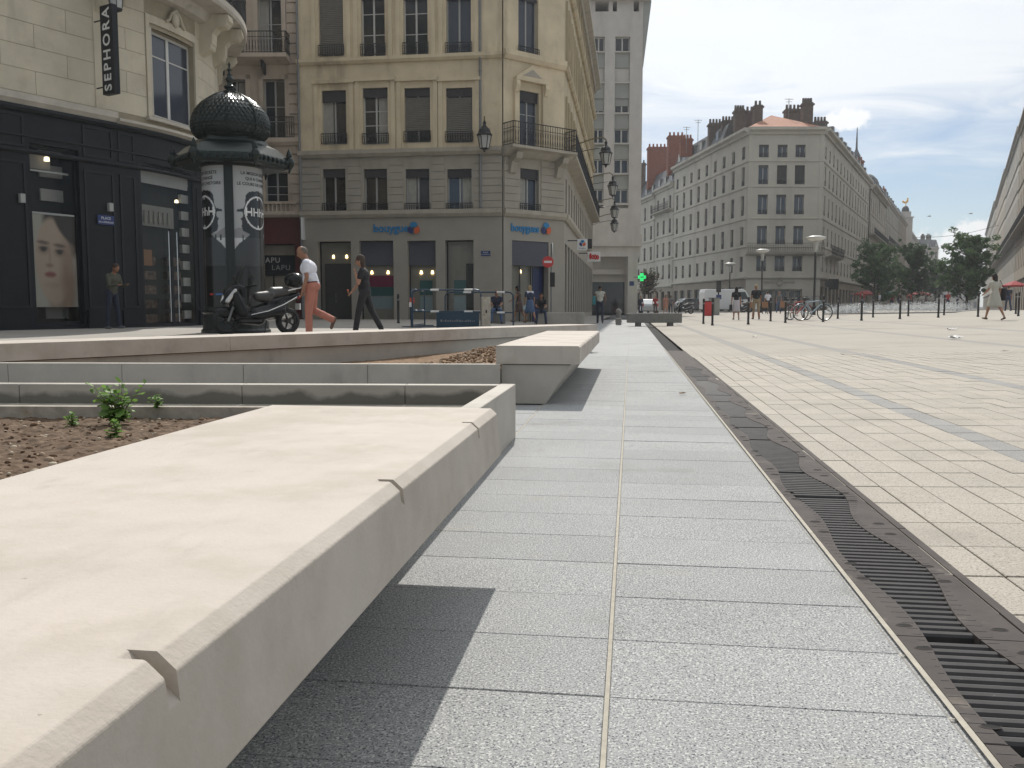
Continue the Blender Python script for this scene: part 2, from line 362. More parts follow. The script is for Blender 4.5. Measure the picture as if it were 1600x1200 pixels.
M_('ledge_white', (0.506, 0.462, 0.396), 0.82, var=0.14, scale=2.2, coord='World', color2=(0.363, 0.319, 0.259), c2scale=1.7, c2lo=0.55, c2hi=0.75)
M_('shop_black', (0.010, 0.012, 0.016), 0.5, var=0.15, scale=3, spec=0.25)
M_('shop_trim', (0.014, 0.016, 0.020), 0.45, var=0.1, scale=3, spec=0.3)
M_('white_paint', (0.62, 0.61, 0.58), 0.55, var=0.04)
M_('window_grey', (0.36, 0.36, 0.345), 0.55, var=0.06)
M_('window_pale', (0.52, 0.51, 0.48), 0.55, var=0.05)
M_('shutter', (0.23, 0.215, 0.19), 0.7, var=0.1, scale=3)
M_('blind_dark', (0.045, 0.042, 0.045), 0.7, var=0.15, scale=4)
M_('valance', (0.034, 0.032, 0.036), 0.6, var=0.1)
M_('iron_black', (0.022, 0.022, 0.024), 0.5, metal=0.3, var=0.1)
M_('curtain', (0.34, 0.33, 0.30), 0.9, var=0.12, scale=3)
M_('zinc', (0.20, 0.205, 0.21), 0.5, metal=0.3, var=0.12, scale=2)
M_('slate', (0.085, 0.09, 0.10), 0.6, var=0.2, scale=3)
M_('tile_red', (0.33, 0.145, 0.085), 0.85, var=0.2, scale=2.5, bump=0.03, bscale=4)
M_('brick_red', (0.26, 0.085, 0.05), 0.9, var=0.2, scale=3)
M_('chimney_dark', (0.115, 0.09, 0.075), 0.9, var=0.25, scale=2)
M_('far_cream', (0.53, 0.5, 0.43), 0.85, var=0.08, scale=0.5)
M_('far_warm', (0.45, 0.41, 0.345), 0.85, var=0.1, scale=0.5)
M_('far_grey', (0.392, 0.371, 0.331), 0.85, var=0.12, scale=0.6)
M_('far_brown', (0.325, 0.280, 0.221), 0.85, var=0.14, scale=0.6)
M_('modern_stone', (0.52, 0.485, 0.445), 0.8, var=0.08, scale=1.0)
M_('modern_panel', (0.312, 0.318, 0.294), 0.75, var=0.08, scale=1.0)
M_('bollard_iron', (0.030, 0.029, 0.028), 0.5, metal=0.3, var=0.15)
M_('bench_granite', (0.185, 0.18, 0.165), 0.8, var=0.12, scale=5, bump=0.003, bscale=40)
M_('blue_steel', (0.020, 0.050, 0.085), 0.42, metal=0.3, var=0.1)
M_('white_tape', (0.75, 0.74, 0.72), 0.5, var=0.04)
M_('red_tape', (0.60, 0.10, 0.06), 0.5, var=0.04)
M_('kiosk_green', (0.010, 0.018, 0.015), 0.24, metal=0.35, var=0.15, scale=5)
M_('kiosk_dark', (0.012, 0.016, 0.015), 0.4, metal=0.2, var=0.15, scale=5)
M_('scooter_black', (0.009, 0.010, 0.011), 0.18, var=0.05, spec=0.3)
M_('plastic_black', (0.018, 0.018, 0.019), 0.55, var=0.05)
M_('seat_vinyl', (0.05, 0.048, 0.046), 0.38, var=0.05)
M_('chrome', (0.55, 0.55, 0.55), 0.25, metal=0.9, var=0.03)
M_('rubber', (0.016, 0.016, 0.016), 0.8, var=0.1)
M_('sign_red', (0.55, 0.030, 0.025), 0.45, var=0.03)
M_('sign_white', (0.72, 0.72, 0.70), 0.5, var=0.03)
M_('sign_blue', (0.012, 0.03, 0.14), 0.4, var=0.03)
M_('logo_blue', (0.010, 0.19, 0.42), 0.45, var=0.03)
M_('logo_navy', (0.012, 0.025, 0.13), 0.45, var=0.03)
M_('logo_orange', (0.62, 0.10, 0.022), 0.45, var=0.03)
M_('awning_red', (0.10, 0.014, 0.012), 0.7, var=0.1)
M_('awning_slate', (0.085, 0.088, 0.11), 0.8, var=0.08)
M_('bark', (0.07, 0.055, 0.04), 0.95, var=0.3, scale=8)
M_('leaf', (0.11, 0.185, 0.065), 0.75, spec=0.15, var=0.35, scale=1.2, coord='World', color2=(0.17, 0.24, 0.085), c2scale=0.8)
M_('leaf_dark', (0.075, 0.135, 0.058), 0.75, spec=0.15, var=0.35, scale=1.2, coord='World', color2=(0.11, 0.17, 0.07), c2scale=0.8)
M_('weed_leaf', (0.17, 0.3, 0.07), 0.55, var=0.2, scale=30, rand=0.25)
M_('weed_stem', (0.13, 0.16, 0.05), 0.7, var=0.1)
leafy('leaf'); leafy('leaf_dark'); leafy('weed_leaf', 0.4)
M_('water', (0.16, 0.17, 0.17), 0.13, var=0.1, scale=3, bump=0.05, bscale=4.0, coord='World')
M_('foam', (0.78, 0.79, 0.79), 0.25, var=0.05)
leafy('foam', 0.5)
M_('paper', (0.78, 0.77, 0.75), 0.8, var=0.03)
M_('van_white', (0.62, 0.63, 0.64), 0.35, var=0.04, coat=0.4)
M_('car_silver', (0.42, 0.44, 0.46), 0.3, metal=0.3, var=0.04, coat=0.4)
M_('car_dark', (0.03, 0.032, 0.036), 0.3, var=0.04, coat=0.4)
M_('bike_blue', (0.28, 0.36, 0.42), 0.35, metal=0.3, var=0.05)
M_('bike_red', (0.42, 0.04, 0.03), 0.4, var=0.05)
M_('chair_tan', (0.30, 0.155, 0.08), 0.7, var=0.1)
M_('gold', (0.80, 0.42, 0.06), 0.3, metal=0.7, var=0.03)
M_('parasol_green', (0.02, 0.14, 0.09), 0.8, var=0.1)
M_('parasol_red', (0.30, 0.03, 0.03), 0.8, var=0.1)
M_('interior_dark', (0.035, 0.034, 0.033), 0.8, var=0.2, scale=2)
M_('interior_wall', (0.30, 0.28, 0.25), 0.85, var=0.1, scale=2)
M_('stripe_white', (0.42, 0.40, 0.37), 0.7, var=0.05)
M_('shelf_goods', (0.12, 0.08, 0.06), 0.7, var=0.8, scale=7, color2=(0.22, 0.16, 0.10), c2scale=9)
M_('teal_panel', (0.055, 0.16, 0.155), 0.6, var=0.08)
M_('teal_back', (0.11, 0.16, 0.14), 0.7, var=0.15, scale=0.8)
M_('magenta', (0.28, 0.03, 0.09), 0.6, var=0.1)
M_('pale_blue', (0.34, 0.42, 0.44), 0.6, var=0.05)
M_('lantern_glass', (0.45, 0.45, 0.42), 0.2, var=0.1, scale=6)
M_('lamp_disc', (0.62, 0.61, 0.57), 0.4, var=0.05)
for n_, c_ in dict(skin=(0.36, 0.19, 0.12), skin_tan=(0.28, 0.135, 0.08), skin_dark=(0.17, 0.085, 0.05), hair_dark=(0.016, 0.012, 0.010), hair_grey=(0.13, 0.105, 0.085), hair_blond=(0.33, 0.24, 0.13), hair_brown=(0.05, 0.03, 0.02),
        shirt_white=(0.66, 0.66, 0.72), trouser_pink=(0.40, 0.155, 0.11), cloth_black=(0.014, 0.014, 0.017), cloth_navy=(0.018, 0.022, 0.045), denim=(0.07, 0.12, 0.22), denim_dark=(0.028, 0.042, 0.085), cloth_olive=(0.075, 0.075, 0.055), cloth_brown=(0.085, 0.052, 0.045),
        skirt_lilac=(0.50, 0.47, 0.50), cloth_khaki=(0.27, 0.21, 0.13), dress_cream=(0.42, 0.405, 0.35), cloth_red=(0.33, 0.03, 0.03), cloth_peach=(0.42, 0.20, 0.14), bag_teal=(0.03, 0.20, 0.22), shoe_tan=(0.12, 0.07, 0.045), belt_brown=(0.10, 0.03, 0.02), grey_cloth=(0.12, 0.12, 0.125)).items():
    M_(n_, c_, 0.8 if 'skin' not in n_ else 0.55, var=0.12, scale=9, bump=(0.02 if 'skin' not in n_ else 0.0), bscale=13, stretch=((1, 1, 0.45) if 'skin' not in n_ else None))
glass('glass_dark'); glass('glass_sky', (0.045, 0.055, 0.075), 0.06); glass('glass_brown', (0.022, 0.020, 0.018), 0.12)
clearglass('shop_glass'); clearglass('screen_glass', (0.55, 0.58, 0.6))
emit('spot_warm', (1.0, 0.72, 0.36), 5.0); emit('led_green', (0.02, 0.75, 0.18), 0.9); emit('lamp_small', (1.0, 0.85, 0.6), 2.0)
printed('print', 0.45); printed('print_gloss', 0.18)
# wet stain at the foot of the planter walls (a tide mark with its own outline)
def stain(name, z0, z1, col):
    m = MAT[name]; nn, L = m.node_tree.nodes, m.node_tree.links; b = nn['Principled BSDF']; src = b.inputs['Base Color'].links[0].from_socket
    g = nn.new('ShaderNodeNewGeometry'); sp = nn.new('ShaderNodeSeparateXYZ'); L.new(g.outputs['Position'], sp.inputs[0])
    n = nn.new('ShaderNodeTexNoise'); n.inputs['Scale'].default_value = 5.0; n.inputs['Detail'].default_value = 8; L.new(g.outputs['Position'], n.inputs['Vector'])
    a = nn.new('ShaderNodeMath'); a.operation = 'MULTIPLY_ADD'; L.new(n.outputs['Fac'], a.inputs[0]); a.inputs[1].default_value = -0.16; L.new(sp.outputs[2], a.inputs[2])
    r = nn.new('ShaderNodeMapRange'); L.new(a.outputs[0], r.inputs[0]); r.inputs[1].default_value = z0; r.inputs[2].default_value = z1; r.inputs[3].default_value = 0.85; r.inputs[4].default_value = 0.0
    x = nn.new('ShaderNodeMix'); x.data_type = 'RGBA'; L.new(r.outputs[0], x.inputs[0]); L.new(src, x.inputs[6]); x.inputs[7].default_value = (*col, 1); L.new(x.outputs[2], b.inputs['Base Color'])
M_('wall_stained', (0.41, 0.38, 0.335), 0.75, var=0.10, scale=2.5, bump=0.0008, bscale=70, color2=(0.33, 0.31, 0.275), c2scale=1.6, coord='World')
stain('wall_stained', 0.158, 0.190, (0.115, 0.11, 0.09))

weather('plaza_stone', (0.20, 0.18, 0.15), 1.1, 0.54, 0.70, 0.45, (1, 1, 1)); weather('plaza_stone', (0.10, 0.09, 0.08), 9.0, 0.69, 0.73, 0.5, (1, 1, 1)); weather('plaza_bed', (0.21, 0.19, 0.16), 0.5, 0.53, 0.70, 0.4, (1, 1, 1))
weather('granite', (0.16, 0.155, 0.14), 1.4, 0.56, 0.72, 0.40, (1, 1, 1)); weather('granite', (0.33, 0.29, 0.21), 2.3, 0.60, 0.74, 0.35, (1, 1, 1)); weather('granite', (0.06, 0.06, 0.06), 16.0, 0.72, 0.74, 0.6, (1, 1, 1)); weather('granite_bed', (0.17, 0.165, 0.15), 0.8, 0.55, 0.72, 0.4, (1, 1, 1))
weather('stone_yellow', (0.25, 0.20, 0.13), 0.55, 0.52, 0.72, 0.55, (1.6, 1.6, 0.25)); weather('stone_grey', (0.20, 0.18, 0.145), 0.6, 0.52, 0.72, 0.5, (1.6, 1.6, 0.3)); weather('stone_pink', (0.22, 0.17, 0.12), 0.6, 0.52, 0.72, 0.5, (1.6, 1.6, 0.3)); weather('ashlar_cream', (0.30, 0.26, 0.19), 0.8, 0.53, 0.72, 0.4, (1.4, 1.4, 0.35)); weather('far_cream', (0.28, 0.26, 0.22), 0.25, 0.52, 0.72, 0.45, (1.5, 1.5, 0.25)); weather('modern_stone', (0.30, 0.28, 0.25), 0.35, 0.52, 0.72, 0.4, (1.5, 1.5, 0.25))
weather('wall_concrete', (0.22, 0.20, 0.17), 2.2, 0.54, 0.72, 0.45, (1.3, 1.3, 0.5)); weather('cast_iron', (0.30, 0.26, 0.21), 3.0, 0.58, 0.72, 0.5, (1, 1, 1))
# ------------------------------------------------------------------ ground sheets
joints('plaza_bed', 0.16, 0.31, 1.04, 3.474, 0.006, (0.24, 0.22, 0.185), stripes=[(1.83, 2.05), (3.22, 3.44), (6.1, 6.35), (9.0, 9.3)], scol=(0.255, 0.245, 0.23))
joints('granite_bed', 0.627, 0.2975, -0.037, 1.94, 0.005, (0.25, 0.24, 0.22))
def sheet(name, u0, u1, v0, v1, mat, dz=0.0, su=1.0, sv=2.0, us=None):
    mb = MB(); nu = max(1, math.ceil((u1 - u0) / su)); nvv = max(1, math.ceil((v1 - v0) / sv))
    U = sorted(set([u0 + (u1 - u0) * i / nu for i in range(nu + 1)] + [q for q in (us or []) if u0 < q < u1])); V = [v0 + (v1 - v0) * i / nvv for i in range(nvv + 1)]
    vs = []
    for v in V:
        for u in U:
            x, y = W2(u, v); vs.append((x, y, gz(x, y) + dz))
    n = len(U); mb.add(vs, [(j * n + i, j * n + i + 1, (j + 1) * n + i + 1, (j + 1) * n + i) for j in range(len(V) - 1) for i in range(n - 1)])
    o = mb.build(name, mat, smooth=False); return tag(o, kind='structure')
g = MB().poly((-2500, -400, -0.12), (2500, -400, -0.12), (2500, 4000, -0.12), (-2500, 4000, -0.12)).build('ground', 'asphalt'); tag(g, kind='structure')
walk = sheet('pavement', -7.0, 0.61, -4, 50, 'granite_bed', -0.008)
plaza = sheet('plaza_paving', 0.915, 44, -4, 88, 'plaza_bed', -0.008, us=[0.95])
street = sheet('street_pavement', -40, -1.6, -4, 72, 'street_stone', 0.004)
# street pavement only shows behind the diagonal bench; cut the part in front of it away
me = street.data; bm = bmesh.new(); bm.from_mesh(me)
bmesh.ops.bisect_plane(bm, geom=bm.verts[:] + bm.edges[:] + bm.faces[:], plane_co=(DA.x + DN.x * .3, DA.y + DN.y * .3, 0), plane_no=(DN.x, DN.y, 0), clear_inner=True, clear_outer=False)
bm.to_mesh(me); bm.free()
road = sheet('road', -40, 60, 88, 330, 'asphalt', -0.05, su=6, sv=12)

# ------------------------------------------------------------------ paving slabs and setts
def slab_mesh(name, w, l, mat, c=0.004, h=0.03):
    x, y = w / 2, l / 2; mb = MB()
    mb.add([(-x, -y, -h), (x, -y, -h), (x, y, -h), (-x, y, -h), (-x, -y, -c), (x, -y, -c), (x, y, -c), (-x, y, -c), (-x + c, -y + c, 0), (x - c, -y + c, 0), (x - c, y - c, 0), (-x + c, y - c, 0)],
           [(8, 9, 10, 11), (4, 5, 9, 8), (5, 6, 10, 9), (6, 7, 11, 10), (7, 4, 8, 11), (0, 1, 5, 4), (1, 2, 6, 5), (2, 3, 7, 6), (3, 0, 4, 7)])
    return mb.mesh(name, mat)
def in_view(x, y):
    return y > 0.9 and abs(x / y) < 0.66
big = slab_mesh('slab', 0.616, 0.2952, 'granite', 0.0015); far_v, far_f = [], []
rr = random.Random(3); far = MB()
for r_ in range(-3, 44):
    v = 1.94 + 0.2975 * (r_ + 0.5)
    for k in range(-5, 1):
        u = -0.037 + 0.627 * (k + 0.5)
        if u < -0.65 and v < 12.2: 
            if not (5.0 < v < 6.4 and u > -3.6): continue
        x, y = W2(u, v)
        if not in_view(x, y) and not in_view(x, y + 0.5): continue
        if y < 7.2:
            o = put('slab', big, walk, (x, y, rr.uniform(-0.0012, 0.0006)), -TH)
            o.rotation_euler = (rr.gauss(0, 0.0012), rr.gauss(0, 0.0008), -TH)
        elif y < 13.5:
            mm = [(x + a * CT + b * ST, y - a * ST + b * CT) for a, b in ((-.308, -.147), (.308, -.147), (.308, .147), (-.308, .147))]
            far.add([(p[0], p[1], -0.002 + rr.uniform(-.0008, .0008)) for p in mm] + [(p[0], p[1], -0.03) for p in mm], [(0, 1, 2, 3), (0, 4, 5, 1), (1, 5, 6, 2), (2, 6, 7, 3), (3, 7, 4, 0)])
o = far.build('slab_field', 'granite', walk); tag(o, kind='stuff')
gl = MB()
for u in (-0.037, -0.664):
    for a, b in ((-0.0045, 0.0045),):
        p = [W2(u + a, -3), W2(u + b, -3), W2(u + b, 12), W2(u + a, 12)]
        gl = MB().poly(*[(q[0], q[1], -0.0015) for q in p]); gl.build('grout_line', 'grout', walk)
p = [W2(0.597, -3), W2(0.6095, -3), W2(0.6095, 16), W2(0.597, 16)]
MB().poly(*[(q[0], q[1], 0.0012) for q in p]).build('grout_line', 'grout', walk)
for r_ in (-2, -1, 0):                                              # pale mortar in the nearest cross joints
    v = 1.94 + 0.2975 * r_; p = [W2(-0.65, v - .002), W2(0.60, v - .002), W2(0.60, v + .002), W2(-0.65, v + .002)]
    MB().poly(*[(q[0], q[1], -0.003) for q in p]).build('grout_line', 'grout', walk)
sett = slab_mesh('sett', 0.1545, 0.3045, 'plaza_stone', 0.002); sett_b = slab_mesh('sett', 0.1545, 0.3045, 'plaza_band', 0.003)
cand = []
for r_ in range(-13, 42):
    v = 3.474 + 0.31 * (r_ + 0.5)
    for k in range(-1, 46):
        u = 1.04 + 0.16 * (k + 0.5)
        if u < 0.96: continue
        x, y = W2(u, v)
        if in_view(x, y) or (y > -0.5 and u < 4.5): cand.append((y, u, v, x))
cand.sort(key=lambda c: (not (in_view(c[3], c[0]) and c[0] > 1.4), c[0])); far = MB(); farb = MB()
for i, (y, u, v, x) in enumerate(cand):
    if y > 13.0: continue
    band = 1.84 < u < 2.05 or 3.23 < u < 3.44
    z = gz(x, y) + rr.uniform(-0.0015, 0.0012)
    if i < 300:
        o = put('sett', sett_b if band else sett, plaza, (x, y, z)); o.rotation_euler = (rr.gauss(0, .002), -0.022 + rr.gauss(0, .002), -TH)
    else:
        mm = [(x + a * CT + b * ST, y - a * ST + b * CT, z + a * .022) for a, b in ((-.076, -.151), (.076, -.151), (.076, .151), (-.076, .151))]
        (farb if band else far).add(mm + [(q[0], q[1], q[2] - .02) for q in mm], [(0, 1, 2, 3), (0, 4, 5, 1), (1, 5, 6, 2), (2, 6, 7, 3), (3, 7, 4, 0)])
tag(far.build('sett_field', 'plaza_stone', plaza), kind='stuff'); tag(farb.build('sett_field', 'plaza_band', plaza), kind='stuff')

# ------------------------------------------------------------------ cast iron drainage channel (local frame: x = u, y = v)
ch = thing('drainage_channel', 'long cast iron drainage channel with wavy slotted grating between grey slabs and beige setts', 'drain', (0, 0, 0), -TH)
C0, C1 = 0.612, 0.914; CW = C1 - C0
def cl(v): return C0 + CW * (0.165 - 0.062 * math.cos(2 * math.pi * (v - 2.70)))
def cr(v): return C0 + CW * (0.69 - 0.105 * math.cos(2 * math.pi * (v - 3.12)))
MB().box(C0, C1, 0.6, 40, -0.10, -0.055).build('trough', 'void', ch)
V0 = 3.062 - 0.505 * 4
for k in range(0, 28):
    a, b = V0 + k * 0.505, V0 + (k + 1) * 0.505 - 0.004
    if k >= 20:                                                     # far lengths: plain covers
        MB().box(C0, C1, a, b, -0.03, 0.0).build('cover_plate', 'cast_iron', ch); continue
    n = 21 if k < 10 else 9
    for side in (0, 1):
        mb = MB(); top, bot = [], []
        for i in range(n + 1):
            v = a + (b - a) * i / n; e = cl(v) if side == 0 else cr(v)
            oo = C0 if side == 0 else C1 - 0.012
            top += [(oo, v, 0.0), (e, v, 0.0)]; bot += [(oo, v, -0.03), (e, v, -0.03)]
        m = len(top); fs = []
        for i in range(n):
            q = [2 * i, 2 * i + 1, 2 * i + 3, 2 * i + 2]; fs.append(tuple(q if side == 0 else q[::-1]))
            fs.append((2 * i + 1, m + 2 * i + 1, m + 2 * i + 3, 2 * i + 3)); fs.append((2 * i, 2 * i + 2, m + 2 * i + 2, m + 2 * i))
        fs += [(0, 1, m + 1, m), (2 * n, m + 2 * n, m + 2 * n + 1, 2 * n + 1)]
        mb.add(top + bot, fs); mb.build('cover_plate', 'cast_iron', ch)
    for dv in ((0.065, 0.43) if k < 12 else ()):                     # oval bolt recesses near the ends of each length
        for uu in (C0 + 0.035, C1 - 0.055):
            mb = MB(); mb.mi = 0
            ov = [(uu + 0.017 * math.cos(t), a + dv + 0.008 * math.sin(t)) for t in [2 * math.pi * i / 14 for i in range(14)]]
            mb.add([(x, y, 0.0012) for x, y in ov], [tuple(range(14))]); mb.mi = 1
            ri = [(uu + 0.020 * math.cos(t), a + dv + 0.0105 * math.sin(t)) for t in [2 * math.pi * i / 14 for i in range(14)]]
            mb.add([(x, y, 0.0022) for x, y in ov] + [(x, y, 0.0008) for x, y in ri], [(i, (i + 1) % 14, 14 + (i + 1) % 14, 14 + i) for i in range(14)])
            mb.build('bolt_recess', ['void', 'cast_iron'], ch)
for k in range(12):                                                  # rail against the setts
    a = V0 + k * 1.01; MB().box(C1 - 0.009, C1 + 0.016, a, a + 1.004, -0.03, 0.003).build('edge_rail', 'cast_iron', ch)
barm = MB(); pr = [(-0.0125, -0.028), (0.0125, -0.028), (0.0125, -0.010), (0.0085, -0.004), (0, -0.0015), (-0.0085, -0.004), (-0.0125, -0.010)]
barm.prism(pr, -0.5, 0.5, axis='x'); barm = barm.mesh('bar', 'cast_bar')
nb = 0; v = V0 + 0.02; farb = MB()
while v < V0 + 20 * 0.505:
    e0, e1 = cl(v) - 0.006, cr(v) + 0.006
    fr = ((v - V0) % 0.505)
    if 0.012 < fr < 0.495:
        if nb < 210:
            o = put('bar', barm, ch, ((e0 + e1) / 2, v, 0)); o.scale = (e1 - e0, 1, 1); nb += 1
        else: farb.box(e0, e1, v - .0115, v + .0115, -.028, -.002)
    v += 0.0368
tag(farb.build('bar_field', 'cast_bar', ch), kind='stuff')
# cast rib lines beside the slots
for i in range(70):
    v = V0 + 0.25 + i * 0.0368
    for s in (0, 1):
        e = cl(v) if s == 0 else cr(v); L_ = 0.022 + 0.012 * math.sin(v * 9 + s)
        MB().box(*( (e - L_ - .004, e - .004) if s == 0 else (e + .004, e + .004 + L_) ), v - .0012, v + .0012, 0.0, 0.0007).build('rib', 'cast_bar', ch)

# ------------------------------------------------------------------ planters and benches (paving frame)
def uvthing(name, label, cat): return thing(name, label, cat, (0, 0, 0), -TH)
ZT, ZB = 0.45, 0.31
def bench_slab(mb, u0, u1, v0, v1, notches, ch=0.016, wn=0.019, inset=0.0):
    """slab with a chamfered right edge, cut by skate-stop notches"""
    def prof(c): return [(u0, ZB), (u1, ZB), (u1 - inset * (ZT - c - ZB) / (ZT - ZB), ZT - c), (u1 - inset - c, ZT), (u0, ZT)]
    segs = []; v = v0
    for q in notches: segs += [(v, q - wn / 2, ch), (q - wn / 2, q + wn / 2, 0.043)]; v = q + wn / 2
    segs.append((v, v1, ch))
    for i, (a, b, c) in enumerate(segs):
        P = prof(c); n = 5; vs = [(x, a, z) for x, z in P] + [(x, b, z) for x, z in P]
        fs = [(j, (j + 1) % n, n + (j + 1) % n, n + j) for j in range(n)]
        mb.add(vs, fs)
        if i == 0: mb.add([(x, a, z) for x, z in P], [(0, 1, 2, 3, 4)])
        if i == len(segs) - 1: mb.add([(x, b, z) for x, z in P], [(4, 3, 2, 1, 0)])
        if i:
            c0 = segs[i - 1][2]; A, B = prof(c0), prof(c)
            big_, sm = (A, B) if c0 < c else (B, A)
            q = [big_[2], big_[3], sm[3], sm[2]]
            mb.add([(x, a, z) for x, z in q], [(0, 1, 2, 3) if c0 < c else (3, 2, 1, 0)])
def wedge(mb, v0, v1):
    mb.prism([(-0.99, 0), (-0.645, 0), (-0.452, 0.304), (-0.99, 0.304)], v0, v1, axis='y')
b1 = uvthing('stone_bench', 'pale stone bench with notched chamfered edge filling the lower left foreground', 'bench')
mb = MB(); bench_slab(mb, -1.085, -0.378, -1.9, 2.545, [-0.86, -0.09, 0.685, 1.455, 2.225], inset=0.013); o = mb.build('seat_slab', 'bench_stone', b1); bevel(o, 0.002, 2)
mb = MB(); wedge(mb, -1.9, 2.15); mb.build('wedge_base', 'wall_concrete', b1)
b2 = uvthing('stone_bench', 'cantilevered pale stone bench on a wedge base beside the walkway, behind the planter corner', 'bench')
mb = MB(); bench_slab(mb, -1.03, -0.382, 6.68, 10.9, [7.42, 8.16, 8.9, 9.64, 10.38], ch=0.012, wn=0.018); o = mb.build('seat_slab', 'bench_stone', b2); bevel(o, 0.004, 2)
mb = MB(); wedge(mb, 6.70, 10.85); o = mb.build('wedge_base', 'wall_concrete', b2); bevel(o, 0.004, 2)
# near planter: right wall, cross wall, footing, soil
pl1 = uvthing('planter', 'near stone planter with bare brown soil and a dark tide mark inside', 'planter')
def wall_run(parent, p, q, t, z0, z1, mat, name='wall_block', splits=None, gap=0.003):
    """run of wall blocks from p to q (uv), thickness t to the left"""
    p, q = Vector(p), Vector(q); d = q - p; L_ = d.length; d /= L_; nrm = Vector((-d.y, d.x))
    cuts = [0] + (splits or []) + [L_]
    for a, b in zip(cuts[:-1], cuts[1:]):
        A, B = p + d * (a + (gap / 2 if a else 0)), p + d * (b - (gap / 2 if b < L_ else 0))
        pts = [A, B, B + nrm * t, A + nrm * t]
        mb = MB(); mb.prism([(x.x, x.y) for x in pts], z0, z1); o = mb.build(name, mat, parent); bevel(o, 0.003, 1)
K = Vector((-0.648, 4.945)); XL = Vector((-4.9, 4.52)); xd = (XL - K).normalized()
wall_run(pl1, (-0.648, 2.155), (-0.648, 4.945), 0.088, 0.0, ZB, 'wall_concrete')
KK = K + Vector((-0.091, -0.009))
wall_run(pl1, KK, KK + xd * 6, 0.088, -0.02, ZB - 0.001, 'wall_stained', splits=[0.53, 1.46, 2.75, 4.1])
fo = [KK + Vector((0.0, -0.085)), KK + Vector((0, -0.085)) + xd * 6]; nr = Vector((xd.y, -xd.x)); nr = nr if nr.y < 0 else -nr
pts = [fo[0], fo[1], fo[1] + nr * 0.16, fo[0] + nr * 0.16]
MB().prism([(p_.x, p_.y) for p_ in pts], -0.02, 0.198).build('footing', 'footing_concrete', pl1)
def soil_mesh(poly_fn, u0, u1, v0, v1, step, z, amp, seed):
    rs = np.random.RandomState(seed); nu, nv_ = int((u1 - u0) / step) + 1, int((v1 - v0) / step) + 1
    def fbm():
        out = np.zeros((nv_, nu)); a = 1.0; s = 24
        while s >= 1:
            gshape = (nv_ // s + 3, nu // s + 3); gg = rs.rand(*gshape)
            yy, xx = np.mgrid[0:nv_, 0:nu] / s; i, j = yy.astype(int), xx.astype(int); fy, fx = yy - i, xx - j; fy = fy * fy * (3 - 2 * fy); fx = fx * fx * (3 - 2 * fx)
            out += a * ((gg[i, j] * (1 - fx) + gg[i, j + 1] * fx) * (1 - fy) + (gg[i + 1, j] * (1 - fx) + gg[i + 1, j + 1] * fx) * fy); a *= 0.62; s //= 2
        return out - out.mean()
    h = fbm() * amp + rs.rand(nv_, nu) * amp * 0.35
    U = u0 + np.arange(nu) * step + 0; Vv = v0 + np.arange(nv_) * step
    vs = [(U[i] + rs.uniform(-.2, .2) * step, Vv[j] + rs.uniform(-.2, .2) * step, z + h[j, i]) for j in range(nv_) for i in range(nu)]
    fs = [(j * nu + i, j * nu + i + 1, (j + 1) * nu + i + 1, (j + 1) * nu + i) for j in range(nv_ - 1) for i in range(nu - 1) if poly_fn(U[i], Vv[j])]
    return vs, fs, h
vs, fs, hh = soil_mesh(lambda u, v: True, -4.2, -0.75, 0.4, 4.74, 0.022, 0.128, 0.030, 5)
o = MB().add(vs, fs).build('soil', 'soil', pl1); tag(o, kind='stuff')
def pebbles(parent, n, region, z, mats, smin, smax, seed, name='pebbles'):
    r2 = random.Random(seed); mb = MB()
    base = MB().ball((0, 0, 0), 1, 6, 4)
    for _ in range(n):
        u, v = region(r2); s = r2.uniform(smin, smax) * (1 if r2.random() < .85 else 1.8); a = r2.uniform(0, 6.3); sx, sy, sz = s * r2.uniform(.8, 1.4), s * r2.uniform(.7, 1.1), s * r2.uniform(.5, .9)
        mb.mi = r2.randrange(len(mats)); zz = z(u, v)
        mb.add([(u + (x * sx * math.cos(a) - y * sy * math.sin(a)), v + (x * sx * math.sin(a) + y * sy * math.cos(a)), zz + q * sz) for x, y, q in base.v], base.f)
    o = mb.build(name, mats, parent, smooth=True); return tag(o, kind='stuff')
def soilz(u, v):
    i = int((u + 4.2) / .022); j = int((v - .4) / .022); return 0.128 + (hh[min(max(j, 0), hh.shape[0] - 1), min(max(i, 0), hh.shape[1] - 1)])
M_('pebble_pale', (0.42, 0.36, 0.27), 0.85, var=0.2, scale=20, coord='World'); M_('clod', (0.125, 0.072, 0.04), 0.95, var=0.3, scale=30, bump=0.004, bscale=60, coord='World')
pebbles(pl1, 2600, lambda r: (r.uniform(-3.9, -1.05), r.uniform(1.6, 4.6)), soilz, ['clod', 'clod', 'clod', 'clod', 'clod', 'pebble', 'pebble_pale'], 0.004, 0.011, 11)
pebbles(pl1, 45, lambda r: (r.uniform(-2.4, -1.2), r.uniform(1.4, 3.2)), soilz, ['pebble', 'pebble_pale'], 0.014, 0.026, 12)
